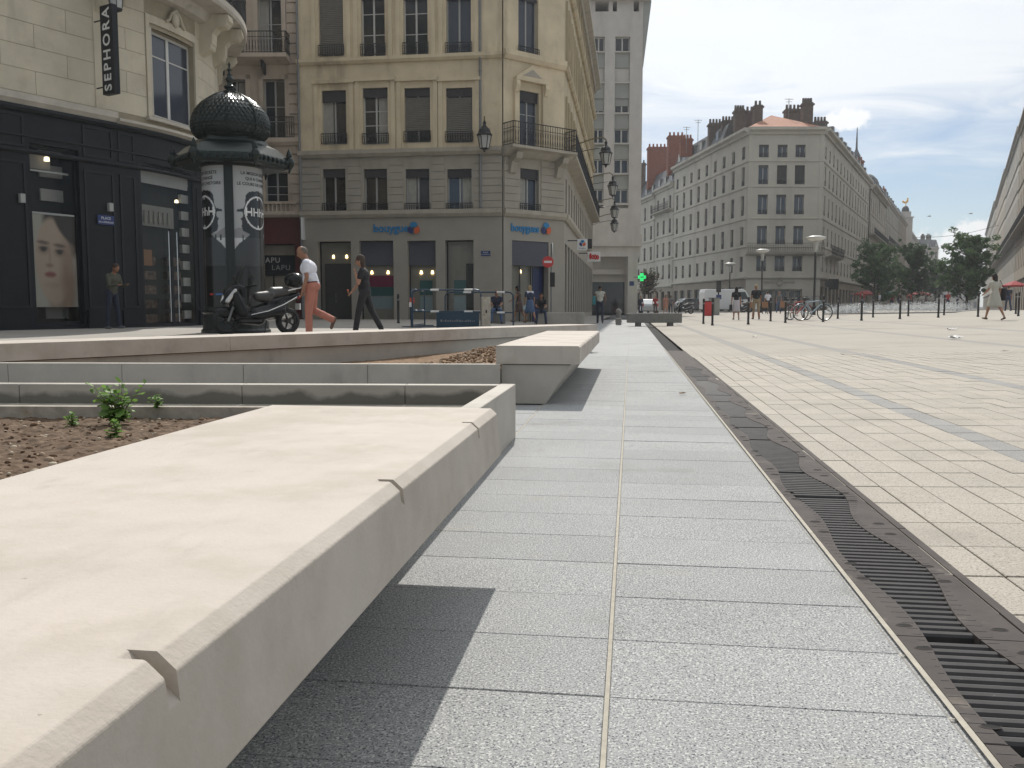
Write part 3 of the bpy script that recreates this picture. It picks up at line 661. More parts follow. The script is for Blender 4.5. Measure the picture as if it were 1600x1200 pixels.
# far planter: front wall, soil, diagonal bench behind
pl2 = uvthing('planter', 'wedge-shaped stone planter behind the near one with wood-chip soil', 'planter')
wall_run(pl2, (-0.995, 6.70), (-6.2, 6.22), 0.088, 0.0, ZB, 'wall_concrete', splits=[1.02, 1.99, 2.95, 3.86, 4.7])
du, dv_ = UV(*DA); eu, ev = UV(*DB)
def behind(u, v):
    x, y = W2(u, v); return (Vector((x, y)) - DA).dot(DN) < 0.1 and v > 6.74 + 0.092 * (u + 1)
vs, fs, h2 = soil_mesh(behind, -5.2, -0.9, 6.3, 11.6, 0.05, 0.26, 0.03, 9)
M_('wood_chip', (0.20, 0.125, 0.07), 0.95, var=0.4, scale=25, bump=0.01, bscale=40, coord='World', color2=(0.10, 0.062, 0.038), c2scale=14)
vs = [(a, b, c - 0.16 * (1 - sstep(a, -2.6, -1.3))) for a, b, c in vs]
o = MB().add(vs, fs).build('soil', 'wood_chip', pl2); tag(o, kind='stuff')
pebbles(pl2, 700, lambda r: (r.uniform(-1.7, -1.0), r.uniform(7.0, 10.5)), lambda u, v: 0.275, ['wood_chip', 'wood_chip', 'wood_chip', 'pebble'], 0.006, 0.016, 21, 'wood_chips')
db = thing('stone_bench', 'very long pale stone bench running diagonally across behind both planters', 'bench')
def diag(mb, a0, a1, q0, q1, z0, z1):
    A, B = DA + DD * a0, DA + DD * a1
    mb.prism([tuple(A + DN * q0), tuple(B + DN * q0), tuple(B + DN * q1), tuple(A + DN * q1)], z0, z1)
LD = (DB - DA).length; cuts = [-4.0, -1.2, 2.2, 5.1, 7.3, LD]
for a, b in zip(cuts[:-1], cuts[1:]):
    mb = MB(); diag(mb, a + 0.001, b - 0.001, 0.0, 0.62, 0.303, ZT); o = mb.build('seat_slab', 'bench_stone', db); bevel(o, 0.004, 2)
mb = MB(); diag(mb, -4.0, LD - 0.1, 0.035, 0.55, 0.0, 0.296); mb.build('plinth', 'wall_concrete', db)
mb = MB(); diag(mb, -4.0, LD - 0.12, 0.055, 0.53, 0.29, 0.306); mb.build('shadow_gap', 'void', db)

# ------------------------------------------------------------------ weeds
def leaf_mesh(name, l, w):
    mb = MB(); n = 5; vs = []; lobes = [0.05, 0.75, 1.0, 0.7, 0.85, 0.06]
    for i in range(n + 1):
        t = i / n; ww = w * lobes[i] * 0.5; vs += [(-ww, l * t, -0.12 * l * t * t + 0.03 * l), (0, l * t, -0.2 * l * t * t), (ww, l * t, -0.12 * l * t * t + 0.03 * l)]
    fs = []
    for i in range(n):
        b = 3 * i; fs += [(b, b + 1, b + 4, b + 3), (b + 1, b + 2, b + 5, b + 4)]
    return mb.add(vs, fs).mesh(name, 'weed_leaf', smooth=True)
LM = [leaf_mesh('leaf', 0.075, 0.052), leaf_mesh('leaf', 0.05, 0.04), leaf_mesh('leaf', 0.09, 0.065)]
def weed(label, u, v, z, h, nst, spread, seed):
    x, y = W2(u, v); t = thing('weed', label, 'weed', (x, y, z)); r = random.Random(seed)
    for s in range(nst):
        a = r.uniform(0, 6.28); hh_ = h * r.uniform(.55, 1.0) if s else h; sp = spread * r.uniform(.3, 1) if s else 0.15 * spread
        P = [Vector((sp * math.cos(a) * t_ ** 1.3, sp * math.sin(a) * t_ ** 1.3, hh_ * t_)) for t_ in (0, .25, .5, .75, 1)]
        MB().tube(P, [0.004, .0035, .003, .0022, .001], 5).build('stem', 'weed_stem', t)
        n = max(4, int(11 * hh_ / h))
        for k in range(n):
            f = 0.12 + 0.88 * k / (n - 1); i = min(3, int(f * 4)); p = P[i].lerp(P[i + 1], f * 4 - i)
            o = put('leaf', LM[r.randrange(3)] if f < .8 else LM[1], t, p); o.rotation_euler = (r.uniform(-.3, .55) + (0.5 if f > .85 else 0), r.uniform(-.4, .4), r.uniform(0, 6.28)); s_ = r.uniform(.55, 1.15) * (h / 0.3) ** .5; o.scale = (s_, s_, s_)
    return t
weed('leafy green weed growing tall in the near planter', -2.68, 4.28, 0.13, 0.22, 13, 0.17, 4)
weed('small green weed sprouting on the bare soil in front of the tall weed', -2.40, 3.82, 0.125, 0.085, 5, 0.03, 5)
weed('tiny seedling on the soil left of the tall weed', -2.86, 4.16, 0.13, 0.07, 4, 0.04, 6)
weed('low sprig rooted on the concrete ledge right of the tall weed', -2.58, 4.50, 0.195, 0.07, 4, 0.06, 8)
# ------------------------------------------------------------------ facades
class Path:
    """plan line of a facade, walked left to right as seen from outside; s runs along it, q points outwards"""
    def __init__(s, pts, base):
        s.P = [Vector(p) for p in pts]; s.base = base; s.S = [0.0]
        for a, b in zip(s.P[:-1], s.P[1:]): s.S.append(s.S[-1] + (b - a).length)
        s.L = s.S[-1]; s.curved = len(pts) > 2
    def seg(s, t):
        for i in range(len(s.P) - 1):
            if t <= s.S[i + 1] or i == len(s.P) - 2: return i
    def dirn(s, t):
        def d(i): return (s.P[i + 1] - s.P[i]).normalized()
        i = s.seg(t)
        if not s.curved: return d(i)
        mid = (s.S[i] + s.S[i + 1]) / 2; j = min(max(i + (1 if t > mid else -1), 0), len(s.P) - 2)
        mj = (s.S[j] + s.S[j + 1]) / 2; w = 0 if i == j else abs(t - mid) / abs(mj - mid)
        return (d(i) * (1 - w) + d(j) * w).normalized()
    def ang(s, t): d = s.dirn(t); return math.atan2(d.y, d.x)
    def map(s, t, q, z):
        i = s.seg(t); a, b = s.P[i], s.P[i + 1]; d = (b - a).normalized(); p = a + d * (t - s.S[i]); e = s.dirn(t)
        return (p.x + e.y * q - s.base[0], p.y - e.x * q - s.base[1], z)
    def px(s, px, py):
        d = ray(px, py); best = None
        for i in range(len(s.P) - 1):
            a, b = s.P[i], s.P[i + 1]; e = b - a; den = d.x * e.y - d.y * e.x
            if abs(den) < 1e-9: continue
            k = (a.x * e.y - a.y * e.x) / den; w = (a.x * d.y - a.y * d.x) / den
            lo, hi = (-50 if i == 0 else -1e-6), (50 if i == len(s.P) - 2 else 1 + 1e-6)
            if k > 0 and lo <= w <= hi and (best is None or k < best[0]): best = (k, s.S[i] + w * e.length)
        return best[1], CAMH + d.z * best[0]
    def rect(s, x0, y0, x1, y1):
        """photo rectangle -> (s0, s1, z0, z1) on this facade"""
        ym = (y0 + y1) / 2; xm = (x0 + x1) / 2
        a, b = s.px(x0, ym)[0], s.px(x1, ym)[0]; return (a, b, s.px(xm, y1)[1], s.px(xm, y0)[1])
    def cuts(s, a, b):
        if not s.curved: return [a, b]
        return [a] + [t for t in s.S if a + 1e-4 < t < b - 1e-4] + [b]
def sbox(mb, path, a, b, q0, q1, z0, z1):
    C = path.cuts(a, b); vs = []
    for t in C: vs += [path.map(t, q1, z0), path.map(t, q1, z1), path.map(t, q0, z1), path.map(t, q0, z0)]
    n = len(C); fs = []
    for i in range(n - 1):
        for j in range(4): fs.append((4 * i + j, 4 * i + (j + 1) % 4, 4 * i + 4 + (j + 1) % 4, 4 * i + 4 + j)[::-1])
    fs += [(0, 1, 2, 3), (4 * n - 1, 4 * n - 2, 4 * n - 3, 4 * n - 4)]
    return mb.add(vs, fs)
def sprof(mb, path, a, b, prof):
    """sweep a (q, z) profile along the facade"""
    C = path.cuts(a, b); m = len(prof); vs = [path.map(t, q, z) for t in C for q, z in prof]; fs = []
    for i in range(len(C) - 1):
        for j in range(m): fs.append((m * i + j, m * i + (j + 1) % m, m * i + m + (j + 1) % m, m * i + m + j))
    fs += [tuple(range(m))[::-1], tuple(range(m * (len(C) - 1), m * len(C)))]
    return mb.add(vs, fs)
def facade_wall(path, a, b, z0, z1, holes, parent, mat, reveal=0.22, name='wall', q=0.0, back=None):
    mb = MB(); S = sorted(set([a, b] + [t for h in holes for t in h[:2] if a < t < b] + path.cuts(a, b)[1:-1])); Z = sorted(set([z0, z1] + [t for h in holes for t in h[2:4] if z0 < t < z1]))
    for i in range(len(S) - 1):
        sm = (S[i] + S[i + 1]) / 2
        for k in range(len(Z) - 1):
            zm = (Z[k] + Z[k + 1]) / 2
            if any(h[0] < sm < h[1] and h[2] < zm < h[3] for h in holes): continue
            mb.poly(path.map(S[i], q, Z[k]), path.map(S[i + 1], q, Z[k]), path.map(S[i + 1], q, Z[k + 1]), path.map(S[i], q, Z[k + 1]))
    for h in holes:
        s0, s1, y0, y1 = max(h[0], a), min(h[1], b), max(h[2], z0), min(h[3], z1)
        A = [path.map(s0, q, y0), path.map(s1, q, y0), path.map(s1, q, y1), path.map(s0, q, y1)]; r_ = h[4] if len(h) > 4 else reveal
        B = [path.map(s0, q - r_, y0), path.map(s1, q - r_, y0), path.map(s1, q - r_, y1), path.map(s0, q - r_, y1)]
        mb.add(A + B, [(0, 1, 5, 4), (1, 2, 6, 5), (2, 3, 7, 6), (3, 0, 4, 7)])
    return mb.build(name, mat, parent)
def seat(path, s, q, z): return path.map(s, q, z), path.ang(s)
MC = {}
def cached(key, fn):
    if key not in MC: MC[key] = fn()
    return MC[key]
# ---- window kit (local x across, -y outwards, origin at the bottom centre of the opening)
def m_frame(w, h, mat, bar=0.055, trans=(0.0,), kind='casement'):
    def f():
        mb = MB(); x = w / 2
        for a, b, c, d in ((-x, -x + bar, 0, h), (x - bar, x, 0, h), (-x + bar, x - bar, 0, bar * 1.3), (-x + bar, x - bar, h - bar, h)): mb.box(a, b, 0, 0.05, c, d)
        if kind == 'casement': mb.box(-bar * .75, bar * .75, -0.008, 0.048, bar * 1.3, h - bar)
        for t in trans:
            if t > 0: mb.box(-x + bar, x - bar, 0.006, 0.044, h * t - 0.017, h * t + 0.017)
        return mb.mesh('window', mat)
    return cached(('fr', round(w, 2), round(h, 2), mat, bar, trans, kind), f)
def m_pane(w, h, mat):
    if mat == 'shop_glass': return cached(('pa', round(w, 2), round(h, 2), mat), lambda: MB().poly((-w / 2 + .01, .025, .01), (w / 2 - .01, .025, .01), (w / 2 - .01, .025, h - .01), (-w / 2 + .01, .025, h - .01)).mesh('pane', mat))
    return cached(('pa', round(w, 2), round(h, 2), mat), lambda: MB().box(-w / 2 + .01, w / 2 - .01, 0.022, 0.03, 0.01, h - .01).mesh('pane', mat))
def m_valance(w, h):
    def f():
        mb = MB(); n = 8
        mb.box(-w / 2, w / 2, -0.02, 0.0, 0.10, h)
        for i in range(n):
            a = -w / 2 + w * i / n; b = a + w / n; mb.prism([(a, 0.10), (a, 0.04), ((a + b) / 2, 0.0), (b, 0.04), (b, 0.10)], -0.017, -0.003, axis='y')
        return mb.mesh('valance', 'valance')
    return cached(('va', round(w, 2), round(h, 2)), f)
def m_rail(w, h, mat='iron_black', d=0.0, n=None):
    def f():
        mb = MB(); nn_ = n or max(6, int(w / 0.11)); x = w / 2
        mb.box(-x, x, -0.02, 0.02, h - .035, h); mb.box(-x, x, -0.015, 0.015, 0.03, 0.055); mb.box(-x, x, -0.012, 0.012, h * .72, h * .72 + .02)
        for i in range(nn_ + 1):
            a = -x + w * i / nn_; mb.box(a - .009, a + .009, -0.009, 0.009, 0.0, h - .03)
            if i < nn_:
                c = a + w / nn_ / 2; r_ = min(w / nn_ * .42, h * .2)
                pts = [(c + r_ * math.cos(t), 0.0, h * .38 + h * .26 * math.sin(t)) for t in [2 * math.pi * k / 8 for k in range(8)]]
                mb.tube(pts, 0.007, 4, closed=True)
        return mb.mesh('railing', mat)
    return cached(('ra', round(w, 2), round(h, 2), mat, n), f)
def m_louvre(w, h, mat='shutter', pitch=0.085):
    def f():
        mb = MB(); n = int(h / pitch)
        for i in range(n):
            z = h - (i + 1) * pitch; mb.prism([(-0.02, z), (-0.02, z + 0.012), (0.03, z + pitch * .75), (0.03, z + pitch * .62)], -w / 2, w / 2, axis='x')
        mb.box(-w / 2, w / 2, 0.032, 0.04, 0, h)
        return mb.mesh('louvre_blind', [mat])
    return cached(('lo', round(w, 2), round(h, 2), mat), f)
def window(path, r, parent, reveal=0.22, frame='window_grey', pane='glass_dark', trans=(0.0,), rail=0, valance=0, blind=0.0, curtain=0, q=0.0, bar=0.055, blindmat='shutter'):
    s0, s1, z0, z1 = r[:4]; w, h = s1 - s0 - .004, z1 - z0 - .004; sc = (s0 + s1) / 2
    p, a = seat(path, sc, q - reveal + 0.055, z0 + .002); o = put('window', m_frame(w, h, frame, bar, trans), parent, p, a)
    put('pane', m_pane(w, h, pane), o)
    if curtain:
        mb = MB(); side = curtain; ww = w * .36; x0 = (-w / 2 + .06) if side < 0 else (w / 2 - .06 - ww); n = 10
        vs = []
        for i in range(n + 1): vs += [(x0 + ww * i / n, 0.016 + 0.006 * (i % 2), 0.07), (x0 + ww * i / n, 0.016 + 0.006 * (i % 2), h - .08)]
        mb.add(vs, [(2 * i, 2 * i + 2, 2 * i + 3, 2 * i + 1) for i in range(n)]); mb.build('curtain', 'curtain', o)
    if valance: put('valance', m_valance(w, valance), o, (0, -0.10, h - valance))
    if rail: put('railing', m_rail(w + .08, rail), o, (0, -reveal - .0 , 0.02))
    if blind: put('louvre_blind', m_louvre(w - .03, (h - valance) * blind, blindmat), o, (0, -0.075, h - valance - (h - valance) * blind))
    return o
def m_farwin(w, h, rail=True, pane='glass_dark', fr='window_grey', blind=0.0):
    def f():
        mb = MB(); x = w / 2; b = 0.07
        mb.mi = 0; mb.box(-x, x, 0.03, 0.04, 0, h)
        mb.mi = 1
        for a, c, d, e in ((-x, -x + b, 0, h), (x - b, x, 0, h), (-b * .6, b * .6, 0, h), (-x, x, h - b, h)): mb.box(a, c, 0.0, 0.028, d, e)
        if blind: mb.mi = 2; mb.box(-x + .02, x - .02, -0.06, -0.03, h * (1 - blind), h)
        if rail:
            mb.mi = 3; mb.box(-x - .03, x + .03, -0.12, -0.09, h * .27, h * .29)
            for i in range(7): t = -x + w * i / 6; mb.box(t - .02, t + .02, -0.115, -0.095, 0, h * .27)
            mb.box(-x - .03, x + .03, -0.12, -0.09, 0.02, 0.06)
        return mb.mesh('window', [pane, fr, 'blind_dark', 'iron_black'])
    return cached(('fw', round(w, 2), round(h, 2), rail, pane, fr, blind), f)
def cornice(path, a, b, z, h, d, parent, mat, name='cornice'):
    mb = MB(); sprof(mb, path, a, b, [(-0.05, z), (d * .35, z), (d * .45, z + h * .35), (d * .8, z + h * .5), (d, z + h * .6), (d, z + h), (-0.05, z + h)]); return mb.build(name, mat, parent)
def ledge(path, a, b, z, h, d, parent, mat, name='string_course'):
    mb = MB(); sprof(mb, path, a, b, [(-0.02, z), (d * .5, z), (d, z + h * .45), (d, z + h), (-0.02, z + h + .03)]); return mb.build(name, mat, parent)
def shell(parent, base, poly, z0, z1, mat, name='body'):
    """closed core behind the facades (sides, back, flat roof)"""
    mb = MB(); mb.prism([(x - base[0], y - base[1]) for x, y in poly], z0, z1); return mb.build(name, mat, parent)
def logo(parent, path, s, q, z, r, name='emblem'):
    """three-petal roundel: sky blue on top, navy left, orange right"""
    for k, (a0, a1, m) in enumerate(((30, 150, 'logo_blue'), (150, 268, 'logo_navy'), (272, 390, 'logo_orange'))):
        n = 10; mid = R((a0 + a1) / 2); c0 = (0.12 * r * math.cos(mid), 0.12 * r * math.sin(mid)); pts = [c0]
        for i in range(n + 1):
            t = R(a0 + 6 + (a1 - a0 - 12) * i / n); rr_ = r * (0.86 + 0.16 * math.cos((t - mid) * 2.2)); pts.append((rr_ * math.cos(t), rr_ * math.sin(t)))
        mb = MB(); mb.prism(pts[::-1], -0.03 - .002 * k, 0.0, axis='y'); p, an = seat(path, s, q, z); mb.build(name, m, parent, p, an)
# ------------------------------------------------------------------ corner building with the phone shop (yellow stone)
B0 = (-5.0, 46.0)
cb = thing('corner_building', 'yellow stone corner building with a grey shop floor, canted corner and iron balcony', 'building', (B0[0], B0[1], 0))
PF = Path([(-10.13, 42.75), (-0.45, 41.35)], B0)               # front
PC = Path([(-0.40, 41.36), (2.55, 43.6)], B0)                  # canted corner
PS = Path([(2.56, 43.65), (6.92, 76.0)], B0)                   # long side down the street
ZR = 19.2
shell(cb, B0, [(-10.1, 43.2), (-0.5, 41.85), (2.2, 43.9), (6.5, 76), (-10.1, 76)], 0.0, ZR, 'stone_grey', 'core')
z_l1 = PF.px(600, 340)[1]; z_l1t = PF.px(600, 329)[1]; z_l2 = PF.px(600, 245)[1]; z_l2t = PF.px(600, 234)[1]; z_l3 = PF.px(600, 98)[1]; z_l3t = PF.px(600, 89)[1]
cols = [(503, 541), (567, 606), (632, 672), (697, 738)]
up_cols = [(498, 536), (564, 601), (630, 668), (697, 736)]
ent = [PF.rect(a + 2, 264, b - 1, 333) for a, b in cols]
fl1 = [PF.rect(a, 137 + (0 if i else 4), b, 226 - 3 * (i > 1)) for i, (a, b) in enumerate(cols)]
fl2 = [PF.rect(a, -22, b, 88 - 2 * (i > 1)) for i, (a, b) in enumerate(up_cols)]
fl3 = [(r[0], r[1], r[2] + 4.35, r[3] + 3.9) for r in fl2]
shopw = [PF.rect(497, 377, 549, 504), PF.rect(562, 376, 615, 504), PF.rect(637, 376, 681, 504), PF.rect(696, 375, 740, 504)]
facade_wall(PF, 0, PF.L, 0.0, z_l1, [(*r, 0.35) for r in shopw], cb, 'render_grey', name='shop_wall')
facade_wall(PF, 0, PF.L, z_l1, z_l2, ent, cb, 'stone_grey', 0.25, name='wall')
facade_wall(PF, 0, PF.L, z_l2, ZR, fl1 + fl2 + fl3, cb, 'stone_yellow', 0.28, name='wall')
ledge(PF, -0.05, PF.L, z_l1, z_l1t - z_l1, 0.22, cb, 'stone_ledge'); ledge(PF, -0.05, PF.L, z_l2, z_l2t - z_l2, 0.25, cb, 'stone_ledge'); ledge(PF, -0.05, PF.L, z_l3, z_l3t - z_l3, 0.2, cb, 'stone_yellow')
# banded stonework of the mezzanine: one course per piece of pier
H_ = (z_l2 - z_l1t); edges = [0.05] + [t for r in ent for t in (r[0] - .12, r[1] + .12)] + [PF.L - .02]
for a, b in zip(edges[::2], edges[1::2]):
    for k in range(7):
        z = z_l1t + .05 + k * H_ / 7.3; mb = MB(); sbox(mb, PF, a, b, -0.02, 0.035, z, z + H_ / 7.3 - .035); mb.build('stone_course', 'stone_grey', cb)
# window surrounds and shallow panels of the yellow floors
for r in fl1:
    for a, b, c, d in ((r[0] - .36, r[0] - .16, r[2] - .5, r[3] + .3), (r[1] + .16, r[1] + .36, r[2] - .5, r[3] + .3), (r[0] - .42, r[1] + .42, r[3] + .3, r[3] + .45)):
        mb = MB(); sbox(mb, PF, a, b, -0.02, 0.07 if d - c > .5 else .14, c, d); mb.build('surround', 'stone_yellow', cb)
for r in fl2:
    for a, b in ((r[0] - .36, r[0] - .16), (r[1] + .16, r[1] + .36)):
        mb = MB(); sbox(mb, PF, a, b, -0.02, 0.07, r[2] - .1, r[3] + .3); mb.build('surround', 'stone_yellow', cb)
for i, r in enumerate(ent): window(PF, r, cb, 0.25, 'window_grey', 'glass_brown' if i < 2 else 'glass_sky', rail=0.45, valance=0.42, curtain=0 if i < 2 else (-1 if i == 2 else 1))
window(PF, fl1[0], cb, 0.28, rail=0.5, valance=0.55, curtain=-1); window(PF, fl1[1], cb, 0.28, 'window_pale', rail=0.5, valance=0.45, trans=(.35, .6), curtain=1)
window(PF, fl1[2], cb, 0.28, rail=0.5, valance=0.4, blind=0.72); window(PF, fl1[3], cb, 0.28, rail=0.5, valance=0.4, blind=0.95)
window(PF, fl2[0], cb, 0.28, rail=0.5, valance=0.5, blind=0.97); window(PF, fl2[1], cb, 0.28, 'window_pale', rail=0.55, valance=0.6, trans=(.32, .62)); window(PF, fl2[2], cb, 0.28, 'window_pale', rail=0.55, valance=0.6, trans=(.32, .62)); window(PF, fl2[3], cb, 0.28, 'window_grey', 'glass_sky', rail=0.55, valance=0.6)
for r in fl3: window(PF, r, cb, 0.28, rail=0.55, valance=0.5)
# canted corner
cw = (811, 843)
c_ent = PC.rect(813, 264, 842, 334); c_f1 = PC.rect(812, 143, 842, 232); c_f2 = PC.rect(810, -20, 841, 94); c_f3 = (c_f2[0], c_f2[1], c_f2[2] + 4.35, c_f2[3] + 3.9)
door = PC.rect(800, 377, 857, 506)
facade_wall(PC, 0, PC.L, 0.0, z_l1, [(*door, 0.5)], cb, 'render_grey', name='shop_wall'); facade_wall(PC, 0, PC.L, z_l1, z_l2, [c_ent], cb, 'stone_grey', 0.25); facade_wall(PC, 0, PC.L, z_l2, ZR, [c_f1, c_f2, c_f3], cb, 'stone_yellow', 0.28)
ledge(PC, -0.02, PC.L + .02, z_l1, z_l1t - z_l1, 0.22, cb, 'stone_ledge'); ledge(PC, 0, PC.L, z_l2, z_l2t - z_l2, 0.25, cb, 'stone_ledge'); ledge(PC, 0, PC.L, z_l3, z_l3t - z_l3 + .15, 0.2, cb, 'stone_yellow')
window(PC, c_ent, cb, 0.25, 'window_grey', 'glass_sky', rail=0.45, valance=0.5, curtain=-1); window(PC, c_f1, cb, 0.28, 'window_grey', 'glass_sky', valance=0.5, trans=(.6,)); window(PC, c_f2, cb, 0.28, rail=0.55, valance=0.6, pane='glass_sky'); window(PC, c_f3, cb, 0.28, rail=0.55)
for a, b in ((0.05, c_ent[0] - .12), (c_ent[1] + .12, PC.L - .03)):
    for k in range(7):
        z = z_l1t + .05 + k * H_ / 7.3; mb = MB(); sbox(mb, PC, a, b, -0.02, 0.035, z, z + H_ / 7.3 - .035); mb.build('stone_course', 'stone_grey', cb)
# pediment over the corner window
pm = PC.px(827, 108); hw = (c_f1[1] - c_f1[0]) * .82; sc = (c_f1[0] + c_f1[1]) / 2; zb = c_f1[3] + .38
mb = MB(); sbox(mb, PC, sc - hw, sc + hw, 0, 0.28, zb, zb + .14)
p, an = seat(PC, sc, 0.0, zb + .14); mb.build('pediment_base', 'stone_yellow', cb)
mb = MB(); mb.prism([(-hw, 0), (hw, 0), (0, .62)], -0.26, 0, axis='y'); mb.build('pediment', 'stone_yellow', cb, p, an)
mb = MB(); mb.prism([(-hw * .62, 0.08), (hw * .62, 0.08), (0, .42)], -0.268, -0.255, axis='y'); mb.build('tympanum', 'stone_grey', cb, p, an)
for s_ in (c_f1[0] - .38, c_f1[1] + .14):
    mb = MB(); sbox(mb, PC, s_, s_ + .24, -0.02, .16, c_f1[2], zb); mb.build('pilaster', 'stone_yellow', cb)
for s_ in (c_f1[0] - .30, c_f1[1] + .28):
    p, an = seat(PC, s_, 0.14, zb - .02); mb = MB(); mb.prism([(0, 0), (-.16, 0), (-.2, -.2), (-.08, -.5), (0, -.55)], -.1, .1, axis='x'); mb.build('console', 'stone_yellow', cb, p, an)
# corner balcony
zb = PC.px(840, 236)[1]; mb = MB(); sprof(mb, PC, -0.1, PC.L + .12, [(0, zb - .45), (.25, zb - .4), (.55, zb - .18), (.85, zb - .12), (.85, zb), (0, zb)]); bal = mb.build('balcony', 'stone_ledge', cb)
PB = Path([(-0.40, 41.36), (2.55, 43.6)], B0)
p, an = seat(PC, PC.L / 2, 0.82, zb); o = put('railing', m_rail(PC.L + .1, 1.05, n=26), bal, (0, 0, 0)); o.location = p; o.rotation_euler = (0, 0, an)
for e_, t_ in ((0.0, -1), (PC.L, 1)):
    p, an = seat(PC, e_ + t_ * .03, 0.42, zb); o = put('railing', m_rail(0.8, 1.05), bal, p, an + math.pi / 2)
for s_ in (.45, PC.L - .45):
    p, an = seat(PC, s_, 0.0, zb - .4); mb = MB(); mb.prism([(0, 0), (-.7, .1), (-.62, -.15), (-.3, -.3), (-.18, -.75), (0, -.85)], -.17, .17, axis='x'); mb.build('console', 'stone_ledge', bal, p, an)
# shop front: glazing, posters, awning, lettering, plaques
def shopbay(path, r, parent, back, glassm='shop_glass', depth=1.3):
    s0, s1, z0, z1 = r; w, h = s1 - s0, z1 - z0; p, a = seat(path, (s0 + s1) / 2, -0.35, z0)
    o = put('display_window', m_frame(w - .01, h, 'shop_trim', 0.05, kind='plain'), parent, p, a)
    put('pane', m_pane(w - .01, h, glassm), o)
    MB().add([(-w / 2, .05, 0), (w / 2, .05, 0), (w / 2, depth * .22, 0), (-w / 2, depth * .22, 0), (-w / 2, .05, h), (w / 2, .05, h), (w / 2, depth * .22, h), (-w / 2, depth * .22, h)],
        [(0, 1, 2, 3), (7, 6, 5, 4), (3, 2, 6, 7), (0, 3, 7, 4), (1, 5, 6, 2)]).build('display_back', back, o)
    return o, w, h
o, w, h = shopbay(PF, shopw[0], cb, 'teal_back')
MB().box(-w * .36, w * .5, -0.02, 0.02, 0.0, h * .73).build('dark_door', 'interior_dark', o); MB().box(-w * .05, -w * .02, -0.05, -0.02, h * .25, h * .36).build('door_handle', 'chrome', o)
def spots(o, w, z, xs):
    for x in xs:
        MB().lathe([(0.0, .16), (.05, .15), (.075, 0), (0.0, 0.0)], 10, (x, 0.13, z)).build('spot_lamp', 'spot_warm', o)
spots(o, w, h * .80, (-w * .12, w * .28))
for bi, r in enumerate(shopw[1:3]):
    o, w, h = shopbay(PF, r, cb, 'teal_back')
    MB().box(-w / 2 + .02, w / 2 - .02, -0.09, -0.06, h * .70, h - .02).build('roller_awning', 'awning_slate', o)
    spots(o, w, h * .60, (-w * .22, w * .26) if bi == 0 else (-w * .1, w * .3))
    if bi == 0:
        MB().box(-w * .34, w * .44, 0.10, 0.12, h * .44, h * .58).build('poster', 'magenta', o); MB().box(-w * .34, w * .44, 0.10, 0.12, h * .33, h * .437).build('poster', 'teal_panel', o); MB().box(-w * .36, w * .40, 0.09, 0.11, h * .17, h * .32).build('poster', 'pale_blue', o)
    else:
        MB().box(-w * .15, w * .3, 0.10, 0.12, h * .34, h * .52).build('poster', 'teal_panel', o); MB().box(-w * .15, w * .3, 0.09, 0.11, h * .14, h * .32).build('poster', 'pale_blue', o)
o, w, h = shopbay(PF, shopw[3], cb, 'teal_back')
MB().box(w * .18, w * .5, 0.06, 0.1, 0, h * .72).build('dark_panel', 'interior_dark', o)
MB().box(-w * .27, w * .16, 0.10, 0.12, h * .34, h * .52).build('poster', 'teal_panel', o); MB().box(-w * .27, w * .16, 0.09, 0.11, h * .14, h * .32).build('poster', 'pale_blue', o)
for pr_ in (0, 1):
    pass
o, w, h = shopbay(PC, door, cb, 'interior_dark', depth=3.0)
MB().box(-w / 2 + .02, w / 2 - .02, -0.32, -0.26, h * .705, h - .02).build('roller_awning', 'awning_slate', o)
for x in (-.18, .12): MB().box(w * x - .03, w * x + .03, -0.03, 0.0, 0, h * .7).build('door_post', 'shop_trim', o)
MB().box(w * .2, w * .48, 0.06, 0.1, 0, h * .7).build('door_panel', 'logo_navy', o); MB().box(-w * .1, w * .06, -0.02, -0.012, h * .17, h * .23).build('notice', 'pale_blue', o)
spots(o, w, h * .62, (-w * .12,))
for path, xs, lx in ((PF, 614, 647), (PC, 820, 852)):
    s, z = path.px(xs, 357); p, an = seat(path, s, 0.03, z); lettering('lettering', 'bouygues', 0.52 if path is PF else .50, 'logo_blue', cb, p, an, 0.02, 1.0, 0.012, wide=(0.98 if path is PF else .90))
    s, z = path.px(lx, 357 if path is PF else 358); logo(cb, path, s, 0.06, z, 0.30)
s, z = PF.px(759, 396); mb = MB(); sbox(mb, PF, s - .22, s + .22, 0, .03, z - .12, z + .12); mb.build('street_plaque', 'sign_blue', cb)
p, an = seat(PF, s, 0.034, z + .045); lettering('lettering', 'PLACE', 0.09, 'sign_white', cb, p, an, 0.001); p, an = seat(PF, s, 0.034, z - .045); lettering('lettering', 'DE LA RÉPUBLIQUE', 0.06, 'sign_white', cb, p, an, 0.001, wide=.8)
# downpipes
for sx, q in ((PF.px(751, 200)[0], .09), (0.04, .16)):
    mb = MB(); b_ = [PF.map(sx, q, z_l1t if q < .1 else 0.2), PF.map(sx, q, ZR)]; mb.tube(b_, 0.055, 8)
    for zz in (5.6, 8.0, 11.5): mb.cyl(PF.map(sx, q, zz), PF.map(sx, q, zz + .08), 0.075, n=8)
    mb.build('downpipe', 'zinc', cb)
